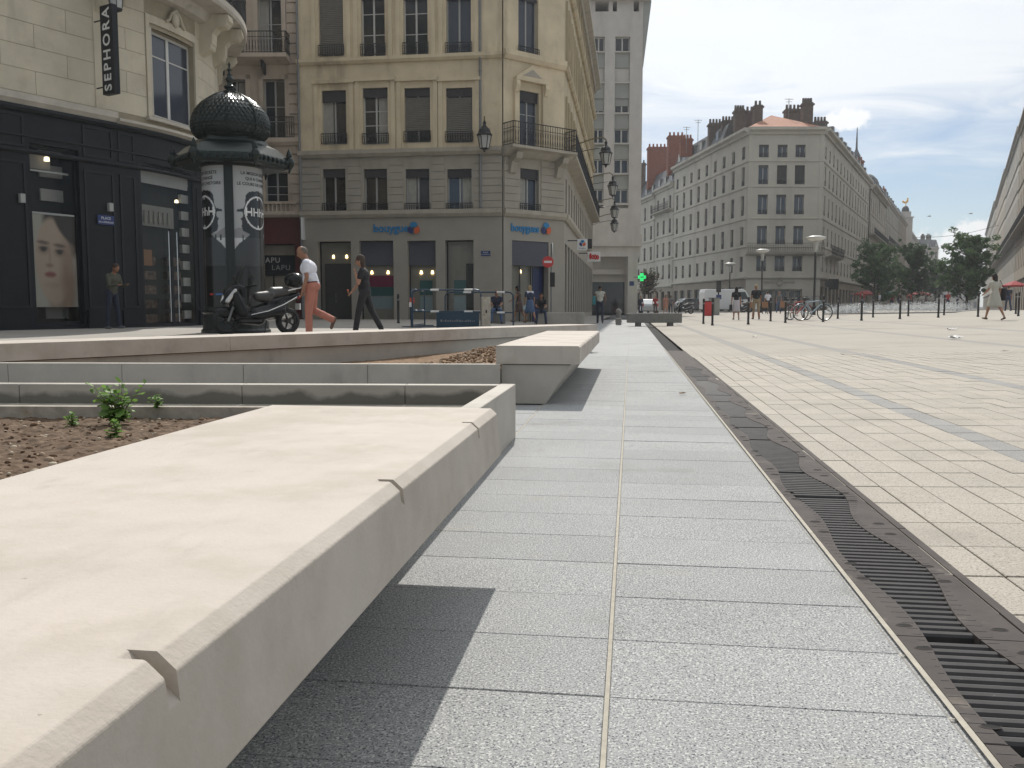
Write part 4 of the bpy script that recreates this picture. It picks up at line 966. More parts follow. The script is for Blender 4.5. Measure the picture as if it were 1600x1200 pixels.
# side facade down the street
rows = [(ent[3][2], ent[3][3]), (fl1[3][2], fl1[3][3]), (fl2[3][2], fl2[3][3]), (fl3[3][2], fl3[3][3])]
bays = [1.35 + 2.12 * k for k in range(15)]
holes = [(b - .52, b + .52, z0, z1) for b in bays for z0, z1 in rows]; sh = [(b - .75, b + .75, 0.3, 3.9) for b in bays]
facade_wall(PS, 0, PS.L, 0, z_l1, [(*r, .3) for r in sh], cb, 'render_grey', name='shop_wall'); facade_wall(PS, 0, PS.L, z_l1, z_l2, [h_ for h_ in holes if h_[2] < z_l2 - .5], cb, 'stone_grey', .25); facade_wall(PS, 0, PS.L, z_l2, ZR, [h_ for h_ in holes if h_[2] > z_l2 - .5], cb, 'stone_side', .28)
for k, h_ in enumerate(holes):
    p, an = seat(PS, (h_[0] + h_[1]) / 2, -.18, h_[2]); put('window', m_farwin(h_[1] - h_[0], h_[3] - h_[2], True, 'glass_sky'), cb, p, an)
for r in sh: 
    p, an = seat(PS, (r[0] + r[1]) / 2, -.25, r[2]); put('shop_window', m_farwin(r[1] - r[0], r[3] - r[2], False, 'glass_dark', 'shop_trim'), cb, p, an)
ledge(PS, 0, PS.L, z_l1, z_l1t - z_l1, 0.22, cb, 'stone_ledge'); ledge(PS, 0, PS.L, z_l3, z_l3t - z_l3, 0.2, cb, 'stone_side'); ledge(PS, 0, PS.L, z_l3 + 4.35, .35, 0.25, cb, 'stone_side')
for b in bays:
    for z0, z1 in rows[1:]:
        for s_ in (b - .8, b + .62):
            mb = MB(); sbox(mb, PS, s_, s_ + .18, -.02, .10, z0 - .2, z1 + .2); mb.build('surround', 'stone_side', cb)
mb = MB(); sprof(mb, PS, 0.05, PS.L, [(0, zb - .3), (.6, zb - .15), (.6, zb), (0, zb)]); bal = mb.build('balcony', 'stone_ledge', cb)
for k in range(10): p, an = seat(PS, 1.6 + 3.2 * k, .58, zb); put('railing', m_rail(3.15, 1.0, n=18), bal, p, an)
for path in (PF, PC, PS): cornice(path, 0, path.L, ZR - .5, .6, .6, cb, 'stone_ledge')

# ------------------------------------------------------------------ pink-beige building with the red shop, left of it
B1 = (-13.0, 46.0)
nb_ = thing('narrow_building', 'beige stone building with grey windows and a dark red restaurant front, behind the kiosk', 'building', (B1[0], B1[1], 0))
P1 = Path([(-19.0, 43.2), (-10.16, 43.05)], B1); ZR1 = 18.6
shell(nb_, B1, [(-19, 43.65), (-10.2, 43.5), (-10.2, 60), (-19, 60)], 0, ZR1, 'stone_pink', 'core')
y_ = lambda y: P1.px(430, y)[1]
wins = [P1.rect(412, 124, 446, 216), P1.rect(352, 124, 385, 216), P1.rect(403, -4, 440, 84), P1.rect(343, -4, 379, 84), P1.rect(414, 268, 450, 318), P1.rect(354, 268, 390, 318)]
wins += [(r[0], r[1], r[2] + 4.3, r[3] + 4.1) for r in wins[2:4]]
front = P1.rect(388, 381, 462, 504)
facade_wall(P1, 0, P1.L, 0, y_(340), [(*front, .4)], nb_, 'awning_red', name='shop_wall'); facade_wall(P1, 0, P1.L, y_(340), ZR1, wins, nb_, 'stone_pink', .3)
for i, r in enumerate(wins): window(P1, r, nb_, .3, 'window_grey', 'glass_dark', trans=(.3, .55), curtain=(0, 1, -1, 0)[i % 4], rail=0.0)
for r in wins[:4]:
    for a, b, c, d in ((r[0] - .22, r[0], r[2], r[3] + .2), (r[1], r[1] + .22, r[2], r[3] + .2), (r[0] - .22, r[1] + .22, r[3] + .0, r[3] + .2)):
        mb = MB(); sbox(mb, P1, a + .002, b - .002, -.02, .07, c, d - .002); mb.build('surround', 'stone_pink', nb_)
for k in range(24):                                               # quoins beside the downpipe
    z = y_(333) + k * .47
    if z > ZR1 - .6: break
    mb = MB(); a = P1.px(452, 200)[0]; sbox(mb, P1, a, a + .62, -.02, .06, z, z + .40); mb.build('quoin', 'stone_pink', nb_)
ledge(P1, 0, P1.L, y_(228), .35, .25, nb_, 'stone_pink'); ledge(P1, 0, P1.L, y_(340), .28, .25, nb_, 'stone_pink')
zb1 = y_(90); mb = MB(); sprof(mb, P1, 0, P1.L - .4, [(0, zb1 - .35), (.5, zb1 - .25), (.85, zb1 - .18), (.85, zb1), (0, zb1)]); bal = mb.build('balcony', 'stone_pink', nb_)
p, an = seat(P1, P1.L / 2 - .2, .82, zb1); put('railing', m_rail(P1.L - .5, 1.0, n=60), bal, p, an); p, an = seat(P1, P1.L - .42, .42, zb1); put('railing', m_rail(.8, 1.0), bal, p, an + math.pi / 2)
for s_ in (3.4, 5.2, 7.2): p, an = seat(P1, s_, 0, zb1 - .3); mb = MB(); mb.prism([(0, 0), (-.6, .05), (-.5, -.2), (0, -.6)], -.05, .05, axis='x'); mb.build('bracket', 'iron_black', bal, p, an)
zb1 = y_(216); p, an = seat(P1, (wins[0][0] + wins[0][1]) / 2 + .1, .12, zb1); put('railing', m_rail(1.7, 1.0), nb_, p, an)
# stone balustrade under the lower window
za, zc_ = y_(335), y_(317); sc = (wins[4][0] + wins[4][1]) / 2
mb = MB(); sbox(mb, P1, sc - 1.0, sc + 1.0, -.02, .16, zc_ - .06, zc_ + .06); mb.build('handrail', 'stone_pink', nb_)
for k in range(9):
    p, an = seat(P1, sc - .84 + k * .21, .07, za); MB().lathe([(.05, 0), (.05, .05), (.03, .1), (.065, .22), (.03, .36), (.05, .42), (.05, .5)], 8).build('baluster', 'stone_pink', nb_, p, an, smooth=True)
o, w, h = shopbay(P1, front, nb_, 'interior_dark', 'shop_glass', 3.0)
MB().box(-w / 2 + .02, w / 2 - .02, -.06, -.02, h * .60, h * .86).build('sign_panel', 'shop_black', o)
lettering('lettering', 'LAPU', 0.36, 'white_paint', o, (-.12, -.065, h * .795), 0, .003, 1.15); lettering('lettering', 'LAPU', 0.36, 'window_grey', o, (.38, -.065, h * .70), 0, .003, 1.15)
MB().box(-.02, .04, -.06, 0, 0, h * .6).build('door_post', 'shop_trim', o)
s, z = P1.px(481, 359); mb = MB(); p, an = seat(P1, P1.L + .15, .45, z)
sg = thing('bracket_sign', 'small pale rounded sign projecting from the wall beside the red shop front', 'sign', (p[0] + B1[0], p[1] + B1[1], p[2]), an)
MB().box(-.045, .045, -.28, .28, -.52, .52).build('panel', 'sign_white', sg); MB().box(-.03, .03, .28, .47, -.03, .03).build('arm', 'iron_black', sg)
mb = MB(); mb.tube([(-.05, -.12 + .15 * math.cos(t), -.05 + .26 * math.sin(t)) for t in [2 * math.pi * k / 14 for k in range(14)]], .02, 5, closed=True); mb.build('mark', 'grey_cloth', sg)
# ------------------------------------------------------------------ cream stone building with the black shop front (left edge)
B2 = (-15.0, 26.0)
sb = thing('rounded_building', 'cream stone building with rounded corner and black shop front at the left edge', 'building', (B2[0], B2[1], 0.16))
t0 = Vector((0.533, 0.846)); pa = Vector((-10.95, 24.2)); A0 = pa + t0 * -9.0
P_st = [A0, pa + t0 * 0.45]
hd = math.atan2(t0.x, t0.y); RR = 7.0; cpt = P_st[-1]; cen = cpt + Vector((-math.cos(hd), math.sin(hd))) * RR
arc = []
for k in range(1, 31):
    h_ = hd - R(100) * k / 30; arc.append(cen + Vector((math.cos(h_), -math.sin(h_))) * RR)
PSh = Path(P_st + arc, (B2[0], B2[1])); SL = PSh.L; S0 = PSh.S[1]
ZG = 0.16
def yz(px, py): s_, z_ = PSh.px(px, py); return s_, z_ - ZG
zL = yz(100, 178)[1]; zLt = yz(100, 166)[1]
zTop = 9.55
core = [P_st[0] + Vector((-.7, .45))] + [p + (cen - p).normalized() * .75 for p in arc] + [Vector((-22, 42)), Vector((-30, 26))]
mb = MB(); mb.prism([(p.x - B2[0], p.y - B2[1]) for p in [P_st[0] + Vector((-.9, .6)), cpt + Vector((-.9, .6))] + [p + (cen - p).normalized() * 1.2 for p in arc] + [Vector((-21, 40)), Vector((-27, 24))]], 0, 18.0); mb.build('core', 'interior_dark', sb)
def prect(x0, y0, x1, y1):
    r = PSh.rect(x0, y0, x1, y1); return (r[0], r[1], r[2] - ZG, r[3] - ZG)
dw = prect(52, 230, 128, 509); dw = (dw[0], dw[1], 0.12, dw[3]); dr = prect(222, 262, 306, 506); dr = (dr[0], dr[1], 0.02, dr[3])
wl_ = (S0 - 5.2, S0 - 3.7, 0.3, dw[3])
facade_wall(PSh, 0, SL, 0, zL, [(*dw, .9), (*dr, .7)], sb, 'shop_black', name='shop_wall')
uw = prect(234, 57, 303, 189); uw2 = (uw[1] + 2.9, uw[1] + 4.5, uw[2], uw[3])
facade_wall(PSh, 0, SL, zL, 18.0, [(*uw, .3), (*uw2, .3), (uw[0], uw[1], 10.2, 13.2, .3), (uw2[0], uw2[1], 10.2, 13.2, .3)], sb, 'ashlar_joint', name='wall')
for q_, z_ in ((uw, uw), (uw2, uw2)): window(PSh, q_, sb, .3, 'white_paint', 'glass_sky', trans=(.72,), bar=.075)
for r_ in (uw, uw2): window(PSh, (r_[0], r_[1], 10.2, 13.2), sb, .3, 'white_paint', 'glass_sky', trans=(.7,))
mb = MB(); sbox(mb, PSh, uw[0] + .02, uw[0] + .10, -.02, .02, uw[2], uw[3]); mb.build('window_post', 'ledge_white', sb)
# ashlar blocks of the upper floor
rr = random.Random(12); z = zLt + .14; course = 0; ch_ = 0.575
while z + ch_ < zTop - .1:
    off = (course % 2) * .85; s_ = 0.3 - off
    while s_ < SL - 3:
        L_ = 1.7; a, b = max(0.0, s_), min(s_ + L_, SL - 3)
        parts_ = [(a, b)]
        for h_ in (uw, uw2):
            nw = []
            for a1, b1 in parts_:
                if z + ch_ > h_[2] - .1 and z < h_[3] + .35 and b1 > h_[0] - .14 and a1 < h_[1] + .14:
                    if h_[0] - .14 - a1 > .12: nw.append((a1, h_[0] - .14))
                    if b1 - (h_[1] + .14) > .12: nw.append((h_[1] + .14, b1))
                else: nw.append((a1, b1))
            parts_ = nw
        for a1, b1 in parts_:
            if b1 - a1 < .08: continue
            if b1 < S0 - 5.6: continue
            mb = MB(); sbox(mb, PSh, a1 + .006, b1 - .006, -.02, 0.014 + rr.uniform(0, .004), z + .006, z + ch_ - .006); mb.build('stone_block', 'ashlar_cream', sb)
        s_ += L_
    z += ch_; course += 1
for h_ in (uw, uw2):
    for a, b, c, d in ((h_[0] - .13, h_[0], h_[2] - .06, h_[3] + .12), (h_[1], h_[1] + .13, h_[2] - .06, h_[3] + .12), (h_[0] - .13, h_[1] + .13, h_[3] + .12, h_[3] + .34)):
        mb = MB(); sbox(mb, PSh, a + .001, b - .001, -.02, .055, c, d); mb.build('surround', 'ashlar_cream', sb)
    mb = MB(); sbox(mb, PSh, h_[0] - .2, h_[1] + .2, -.02, .16, h_[2] - .16, h_[2] - .062); mb.build('window_sill', 'ledge_white', sb)
    p, an = seat(PSh, (h_[0] + h_[1]) / 2, .05, h_[3] + .30)           # carved cartouche
    mb = MB(); mb.ball((0, -.03, .18), (.16, .09, .22), 10, 8); mb.tube([(-.42, -.03, .02), (-.3, -.05, .1), (-.2, -.05, .3), (0, -.06, .44), (.2, -.05, .3), (.3, -.05, .1), (.42, -.03, .02)], .045, 6); mb.build('cartouche', 'ashlar_cream', sb, p, an, smooth=True)
ledge(PSh, 0, S0 - .25, zL - .02, zLt - zL + .1, .24, sb, 'ledge_white'); ledge(PSh, S0 - .245, SL, zL - .02, zLt - zL - .06, .30, sb, 'ledge_white')
# raised panel and pilaster on the left
for a, b in ((S0 - 5.3, S0 - 4.7), (S0 - .75, S0 - .45)):
    mb = MB(); sbox(mb, PSh, a, b, -.02, .05, zLt + .13, zTop - .1); mb.build('pilaster', 'ashlar_cream', sb)
# balcony on consoles
mb = MB(); sprof(mb, PSh, S0 - 1.3, SL - .2, [(0, zTop - .3), (.25, zTop - .26), (.4, zTop - .02), (.95, zTop + .02), (1.0, zTop + .1), (1.0, zTop + .28), (0, zTop + .28)]); bal = mb.build('balcony', 'ledge_white', sb)
s_ = S0 - 1.2
while s_ < SL - .8:
    p, an = seat(PSh, s_ + .3, .97, zTop + .28); put('railing', m_rail(.62, 1.0, n=5), bal, p, an); s_ += .6
for s_ in (S0 - .45, uw[1] + .62, uw[1] + 1.9, uw2[1] + .5):
    p, an = seat(PSh, s_, 0, zTop - .02); mb = MB()
    mb.prism([(0, 0), (-.92, 0), (-.95, -.18), (-.78, -.34), (-.55, -.40), (-.42, -.55), (-.40, -.85), (-.22, -1.08), (0, -1.2)], -.2, .2, axis='x')
    mb.cyl((-.22, -.72, -.2), (.22, -.72, -.2), .17, n=12); mb.cyl((-.22, -.24, -.92), (.22, -.24, -.92), .13, n=12); o = mb.build('console', 'ashlar_cream', bal, p, an)
# shop front panels, pilasters and cornices in black
for zz, hh_, dd in ((zL - 1.15, .10, .10), (zL - .14, .14, .16), (dw[3] + .12, .06, .05)):
    mb = MB(); sprof(mb, PSh, 0, SL, [(0, zz), (dd * .6, zz), (dd, zz + hh_ * .5), (dd, zz + hh_), (0, zz + hh_)]); mb.build('shop_cornice', 'shop_trim', sb)
for a, b in ((S0 - 5.6, S0 - 3.75), (dw[0] - .95, dw[0] - .12), (dw[1] + .12, dw[1] + .98), (dw[1] + 1.15, dr[0] - .15), (dr[1] + .12, dr[1] + .8)):
    for c, d in ((0.55, zL - 1.35), (zL - 1.0, zL - .2)):
        mb = MB(); w_ = .06
        for e in ((a, a + w_, c, d), (b - w_, b, c, d), (a + w_, b - w_, c, c + w_), (a + w_, b - w_, d - w_, d)): sbox(mb, PSh, e[0], e[1], 0, .03, e[2], e[3])
        mb.build('panel_moulding', 'shop_trim', sb)
    mb = MB(); sbox(mb, PSh, a - .05, b + .05, 0, .06, 0, .5); mb.build('plinth', 'shop_black', sb)
# display window: glass, portrait poster, striped inside, lamps
def shop_room(r, depth, q):
    s0, s1, z0, z1 = r; p, an = seat(PSh, (s0 + s1) / 2, q, z0); w = s1 - s0; h = z1 - z0
    o = put('display_window', m_frame(w, h, 'shop_trim', .06, kind='plain'), sb, p, an); put('pane', m_pane(w, h, 'shop_glass'), o)
    return o, w, h
o, w, h = shop_room(dw, .9, -.12)
MB().box(-w / 2, w / 2, .74, .76, 0, h).build('back_wall', 'interior_dark', o)
for k in range(9):
    z_ = .15 + k * .62; MB().box(w * .02, w * .5, .62, .70, z_, z_ + .31).build('white_stripe', 'stripe_white', o)
MB().box(-w * .46, w * .12, .35, .60, h * .88, h * .97).build('ceiling_panel', 'interior_wall', o); MB().box(-w * .46, w * .45, .25, .30, h * .862, h * .872).build('track', 'white_paint', o)
MB().lathe([(0, .12), (.06, .1), (.07, 0), (0, .0)], 10, (-.02, .2, h * .925)).build('spot_lamp', 'lamp_small', o)
def print_obj(name, w, h, nx, ny, fn, parent, loc, mat='print', wrap=None):
    vs, cs = [], []
    for j in range(ny + 1):
        for i in range(nx + 1):
            x, z_ = -w / 2 + w * i / nx, h * j / ny; vs.append(wrap(x, z_) if wrap else (x, 0, z_)); cs.append(fn(i / nx, j / ny))
    fs = [(j * (nx + 1) + i, j * (nx + 1) + i + 1, (j + 1) * (nx + 1) + i + 1, (j + 1) * (nx + 1) + i) for j in range(ny) for i in range(nx)]
    me = MB().add(vs, fs).mesh(name, mat); at_ = me.color_attributes.new('print', 'FLOAT_COLOR', 'POINT')
    at_.data.foreach_set('color', np.array([(*c, 1) for c in cs], dtype=np.float32).ravel()); return put(name, me, parent, loc)
def portrait(x, y):
    """plain studio portrait: face at a slight angle, dark swept hair, pale ground"""
    def el(cx, cy, rx, ry, soft=.25, rot=0.0):
        c, s = math.cos(rot), math.sin(rot); X, Y = ((x - cx) * c + (y - cy) * s) / rx, (-(x - cx) * s + (y - cy) * c) / ry
        d = math.hypot(X, Y); return max(0, min(1, (1 + soft / 2 - d) / soft))
    def mix(a, b, t): return tuple(p * (1 - t) + q * t for p, q in zip(a, b))
    c = (0.50, 0.46, 0.39)
    c = mix(c, (0.045, 0.028, 0.020), el(.72, .86, .46, .30, .25, -.3)); c = mix(c, (0.42, 0.29, 0.21), el(.62, .16, .30, .34, .3)); sk = (0.55, 0.41, 0.31)
    c = mix(c, sk, el(.47, .50, .40, .47, .12, .08)); c = mix(c, (0.40, 0.27, 0.195), el(.80, .42, .16, .34, 1.0)); c = mix(c, (0.045, 0.028, 0.020), el(.86, .90, .40, .17, .25, -.45))
    for ex, ey, s in ((.26, .625, 1), (.62, .60, 1)):
        c = mix(c, (0.13, 0.07, 0.05), .85 * el(ex, ey + .075, .13, .020, .8, -.05)); c = mix(c, (0.28, 0.17, 0.12), .7 * el(ex, ey, .12, .05, .9)); c = mix(c, (0.05, 0.035, 0.03), el(ex, ey, .065, .022, .7)); c = mix(c, (0.04, 0.03, 0.03), el(ex, ey + .018, .10, .010, .8))
    c = mix(c, (0.38, 0.25, 0.18), .55 * el(.39, .55, .025, .12, 1.2)); c = mix(c, (0.30, 0.18, 0.13), .8 * el(.38, .455, .085, .022, .9)); c = mix(c, (0.36, 0.11, 0.09), .95 * el(.39, .355, .125, .032, .5)); c = mix(c, (0.20, 0.06, 0.05), .9 * el(.39, .356, .12, .008, .8))
    c = mix(c, (0.42, 0.29, 0.215), .5 * el(.42, .24, .16, .03, 1.2)); return c
print_obj('portrait_poster', w * .92, h * .52, 60, 80, portrait, o, (-.02, .045, h * .10)); MB().box(-w * .48, w * .44, .04, .06, h * .622, h * .632).build('poster_rail', 'white_paint', o)
# entrance: two glass leaves with long handles, shelves behind
o, w, h = shop_room(dr, .7, -.10)
MB().box(-w / 2, w / 2, .56, .58, 0, h).build('back_wall', 'interior_dark', o)
MB().box(-w * .5, w * .42, .1, .14, h * .885, h * .97).build('lintel_panel', 'stripe_white', o)
MB().box(-w * .47, w * .24, .30, .34, h * .63, h * .76).build('carved_relief', 'interior_wall', o)
for k in range(7): MB().lathe([(.03, 0), (.05, .08), (.025, .3), (.04, .36)], 8, (-w * .38 + k * w * .085, .28, h * .645)).build('baluster', 'stone_grey', o)
for k in range(9): MB().box(w * .34, w * .5, .2, .3, .2 + k * .5, .45 + k * .5).build('white_stripe', 'stripe_white', o)
for k in range(5):
    MB().box(-w * .46, -w * .12, .3, .5, .1 + k * .42, .34 + k * .42).build('shelf_goods', 'shelf_goods', o); MB().box(w * .1, w * .34, .3, .5, .12 + k * .42, .36 + k * .42).build('shelf_goods', 'shelf_goods', o)
MB().box(-w * .38, -w * .2, .26, .28, h * .38, h * .48).build('picture', 'chair_tan', o)
for x in (-.05, .10):
    mb = MB(); mb.cyl((w * x, -.06, .12), (w * x, -.06, h * .60), .018, n=8); mb.cyl((w * x, -.06, .4), (w * x, 0, .4), .01, n=6); mb.cyl((w * x, -.06, h * .5), (w * x, 0, h * .5), .01, n=6); mb.build('door_handle', 'chrome', o)
MB().box(w * .005, w * .05, -.01, .04, 0, h * .62).build('door_stile', 'shop_trim', o)
MB().lathe([(0, .1), (.05, .08), (.06, 0), (0, 0)], 10, (w * .28, .25, h * .80)).build('spot_lamp', 'lamp_small', o)
# wall lamps and street plaque
for px_, py_ in ((32, 310), (170, 324)):
    s_, z_ = yz(px_, py_); p, an = seat(PSh, s_, .02, z_); mb = MB(); mb.box(-.06, .06, -.10, .0, -.11, .11); mb.build('wall_lamp', 'window_grey', sb, p, an)
s_, z_ = yz(164, 344); p, an = seat(PSh, s_, .03, z_); pq = MB().box(-.24, .24, -.02, 0, -.125, .125).build('street_plaque', 'sign_blue', sb, p, an)
lettering('lettering', 'PLACE', .10, 'sign_white', pq, (0, -.023, .045), 0, .001); lettering('lettering', 'DE LA RÉPUBLIQUE', .062, 'sign_white', pq, (0, -.023, -.06), 0, .001, wide=.82)
cornice(PSh, 0, SL, 17.6, .7, .7, sb, 'ledge_white')
# blade sign with vertical lettering
pS = at(170, 79, 23.5); hS = 2.24; an = PSh.ang(S0 - 1); p = (pS.x - B2[0], pS.y - B2[1], pS.z - ZG)
bs = thing('blade_sign', 'tall black blade sign with white vertical lettering SEPHORA on the cream wall', 'sign', (p[0] + B2[0], p[1] + B2[1], p[2] + ZG), an)
MB().box(-.08, .08, -.30, .20, -hS / 2, hS / 2).build('panel', 'shop_black', bs)
me = text_mesh('SEPHORA', .40, .004, 1.32, .006); me.transform(Matrix.Rotation(-math.pi / 2, 4, 'Z').to_4x4() if False else Matrix.Identity(4))
# text runs upwards on the face that looks along -x towards the viewer's left; and on the street-facing edge
M1 = Matrix(((0, 0, -1, -.083), (0, -1, 0, 0) if False else (0, 1, 0, -.05), (1, 0, 0, 0), (0, 0, 0, 1)))
me.transform(M1); me.materials.clear(); me.materials.append(MAT['sign_white']); put('lettering', me, bs)
me = text_mesh('SEPHORA', .40, .004, 1.32, .006); me.transform(Matrix(((0, 0, 1, .083), (0, -1, 0, -.05), (1, 0, 0, 0), (0, 0, 0, 1)))); me.materials.clear(); me.materials.append(MAT['sign_white']); put('lettering', me, bs)
for zz in (-hS * .4, hS * .36): mb = MB(); mb.cyl((0, .2, zz), (0, .56, zz), .02, n=6); mb.build('arm', 'iron_black', bs)
# wall lantern above the sign
pL = at(181, 6, p[1] + B2[1] + .1)
ln = thing('wall_lantern', 'grey metal lantern hanging above the black blade sign', 'lantern', (pL.x, pL.y, pL.z - .15))
MB().lathe([(.02, -.02), (.14, 0), (.16, .05), (.20, .5)], 6).build('glazing', 'lantern_glass', ln); MB().lathe([(.22, .5), (.24, .54), (.12, .7), (.03, .8), (0, .82)], 6).build('cap', 'iron_black', ln); MB().lathe([(.0, -.1), (.04, -.06), (.17, .0), (.17, .03)], 6).build('base', 'iron_black', ln)
mb = MB()
for k in range(6): a = 2 * math.pi * k / 6; mb.cyl((.16 * math.cos(a), .16 * math.sin(a), .05), (.205 * math.cos(a), .205 * math.sin(a), .5), .012, n=4)
mb.build('frame', 'iron_black', ln); MB().tube([(0, 0, .8), (-.1, .2, .95), (-.3, .45, .8), (-.55, .9, .6)], .025, 6).build('bracket', 'iron_black', ln)
# ------------------------------------------------------------------ far buildings
def grid_facade(path, parent, mat, zs, rows, bays, w, z0=0.0, rail=True, fr='window_grey', pane='glass_dark', reveal=.25, blinds=None, name='wall', seed=1):
    """wall with one window per bay and row; rows = [(z0, z1)], bays = centre positions"""
    r2 = random.Random(seed)
    holes = [(b - w / 2, b + w / 2, a, c) for b in bays for a, c in rows]
    facade_wall(path, 0, path.L, z0, zs, holes, parent, mat, reveal, name)
    for h_ in holes:
        p, an = seat(path, (h_[0] + h_[1]) / 2, -reveal + .07, h_[2]); bl = (blinds or [0])[r2.randrange(len(blinds or [0]))]
        put('window', m_farwin(w - .02, h_[3] - h_[2], rail, pane, fr, bl), parent, p, an)
def chimney(parent, base, x, y, z, w, d, h, mat='chimney_dark', pots=4, rz=0.0):
    mb = MB(); mb.box(-w / 2, w / 2, -d / 2, d / 2, 0, h); mb.box(-w / 2 - .12, w / 2 + .12, -d / 2 - .12, d / 2 + .12, h - .35, h - .15)
    for i in range(pots): a = -w / 2 + w * (i + .5) / pots; mb.cyl((a, 0, h), (a, 0, h + .55), .17, .13, 7)
    return mb.build('chimney', mat, parent, (x - base[0], y - base[1], z), rz)
# white modern tower beside the corner building
B3 = (12.0, 96.0); YT = 88.0
tb = thing('modern_tower', 'tall pale modern office block with grey spandrels and an overhanging roof slab', 'building', (B3[0], B3[1], 0))
xl, xr = (912 - 800) / FOC * YT, (998 - 800) / FOC * YT
PT = Path([(xl, YT), (xr + .05, YT)], B3)
Zt = lambda y: PT.px(970, y)[1]
zpod, ztop = Zt(366), Zt(18)
c1 = (PT.px(925, 300)[0], PT.px(943, 300)[0]); c2 = (PT.px(959, 300)[0], PT.px(982, 300)[0]); per = Zt(57) - Zt(105.3)
rw = [Zt(80) - k * per for k in range(6)]; wh = Zt(57) - Zt(80); sp_ = per - wh
mb = MB(); mb.prism([(xl - B3[0] + .0, .9 - 8), (xr - B3[0] - .25, .9 - 8), (xr - B3[0] - .25, 14), (xl - B3[0], 14)], zpod, ztop); mb.build('core', 'modern_stone', tb)
hol = [(a, b, rw[5] - sp_ * .3, rw[0] + wh) for a, b in (c1, c2)]
facade_wall(PT, 0, PT.L, zpod - 2.2, ztop, hol, tb, 'modern_stone', .45)
for ci, (a, b) in enumerate((c1, c2)):
    for k, z in enumerate(rw):
        if k: 
            mb = MB(); sbox(mb, PT, a + .01, b - .01, -.45, -.22, z + wh + .02, z + per - .12); mb.build('spandrel', 'modern_panel', tb); mb = MB(); sbox(mb, PT, a - .05, b + .05, -.3, .06, z + per - .12, z + per); mb.build('window_sill', 'modern_stone', tb)
        p, an = seat(PT, (a + b) / 2, -.40, z); o = put('window', m_frame(b - a - .02, wh, 'window_pale', .09), tb, p, an); put('pane', m_pane(b - a - .02, wh, 'glass_dark'), o)
        bl = {(0, 1): 1.0, (1, 1): 1.0, (0, 2): .85, (1, 2): .5}.get((ci, k), 0)
        if bl: MB().box(-(b - a) / 2 + .02, (b - a) / 2 - .02, -.06, -.02, wh * (1 - bl), wh).build('roller_shutter', 'modern_stone' if k == 1 else 'modern_panel', o)
    mb = MB(); sbox(mb, PT, a - .05, b + .05, -.3, .06, rw[5] - .14, rw[5] - .001); mb.build('window_sill', 'modern_stone', tb)
# roof: parapet with openings under a projecting slab
mb = MB()
for a, b in ((0, .9), (2.2, 2.6), (3.0, PT.L - .95), (PT.L - .42, PT.L + .0)): sbox(mb, PT, a, b, -6, 0, ztop, ztop + .95)
mb.build('parapet', 'modern_stone', tb)
mb = MB(); mb.prism([(-.2 + xl - B3[0], -8.5), (xr - B3[0] + .75, -8.5), (xr - B3[0] + .5, 12), (xl - B3[0], 12)], ztop + .95, ztop + 1.25); mb.build('roof_slab', 'modern_stone', tb)
mb = MB(); mb.prism([(0, 0), (.75, 0), (.02, -6.2), (0, -6.2)], -8.05, 6, axis='y'); mb.build('side_fin', 'modern_panel', tb, (xr - B3[0] + .06, 0, ztop + .95))
mb = MB()
for k in range(14): a = 1.2 + k * .25; mb.box(a, a + .05, 0, .05, 0, 1.0)
mb.box(1.1, 4.6, 0, .06, 1.0, 1.08); mb.build('roof_railing', 'iron_black', tb, (xl - B3[0], -7.5, ztop + 1.25))
# podium: deep band on round-cornered pillar, recessed glazed floor
mb = MB(); sbox(mb, PT, -.5, PT.L + .12, -7.5, .25, Zt(385), zpod); mb.build('podium_band', 'modern_stone', tb)
mb = MB(); sbox(mb, PT, PT.px(981, 440)[0], PT.px(996, 440)[0], -.9, .02, -.1, Zt(385)); mb.build('pillar', 'modern_stone', tb)
mb = MB(); sbox(mb, PT, -.5, PT.L - .2, -7.3, -1.9, -.1, Zt(385)); mb.build('recess_wall', 'modern_stone', tb)
for a, b in ((920, 944), (952, 978)):
    r = PT.rect(a, 390, b, 418); p, an = seat(PT, (r[0] + r[1]) / 2, -1.88, r[2]); o = put('window', m_frame(r[1] - r[0], r[3] - r[2], 'modern_stone', .1), tb, p, an); put('pane', m_pane(r[1] - r[0], r[3] - r[2], 'glass_dark'), o)
mb = MB(); sbox(mb, PT, -.5, PT.L - .3, -1.9, -1.2, Zt(428), Zt(420)); mb.build('balcony_band', 'modern_stone', tb)
mb = MB(); sbox(mb, PT, -.5, PT.px(979, 460)[0], -1.9, -1.8, -.1, Zt(440)); mb.build('shop_glazing', 'glass_dark', tb)
s, z = PT.px(987, 443); p, an = seat(PT, s, .03, z); MB().box(-.22, .22, -.03, 0, -.22, .22).build('street_plaque', 'sign_blue', tb, p, an)

# long cream corner building in the middle
B4 = (32.0, 112.0)
mc = thing('corner_building', 'large cream six-storey corner building with dark windows, many chimneys and an iron balcony', 'building', (B4[0], B4[1], 0))
F0, F1 = (26.5, 100.0), (34.9, 100.0)
ML, MF, MR = Path([(23.4, 128.5), F0], B4), Path([F0, F1], B4), Path([F1, (57.2, 142.5)], B4)
Zm = lambda y: MF.px(1220, y)[1]
ze = Zm(200); rows = [(Zm(246), Zm(226)), (Zm(288), Zm(258)), (Zm(335), Zm(304)), (Zm(382), Zm(353)), (Zm(424), Zm(400))]
shell(mc, B4, [(24.0, 128.3), (26.95, 100.4), (34.6, 100.4), (56.6, 142.4), (40, 150)], 0, ze, 'far_cream', 'core')
fb = [MF.px(x, 300)[0] for x in (1192, 1221, 1249)]
shp = MF.rect(1188, 452, 1253, 486)
r2 = random.Random(5)
holes = [(b - .56, b + .56, a, c) for b in fb for a, c in rows]
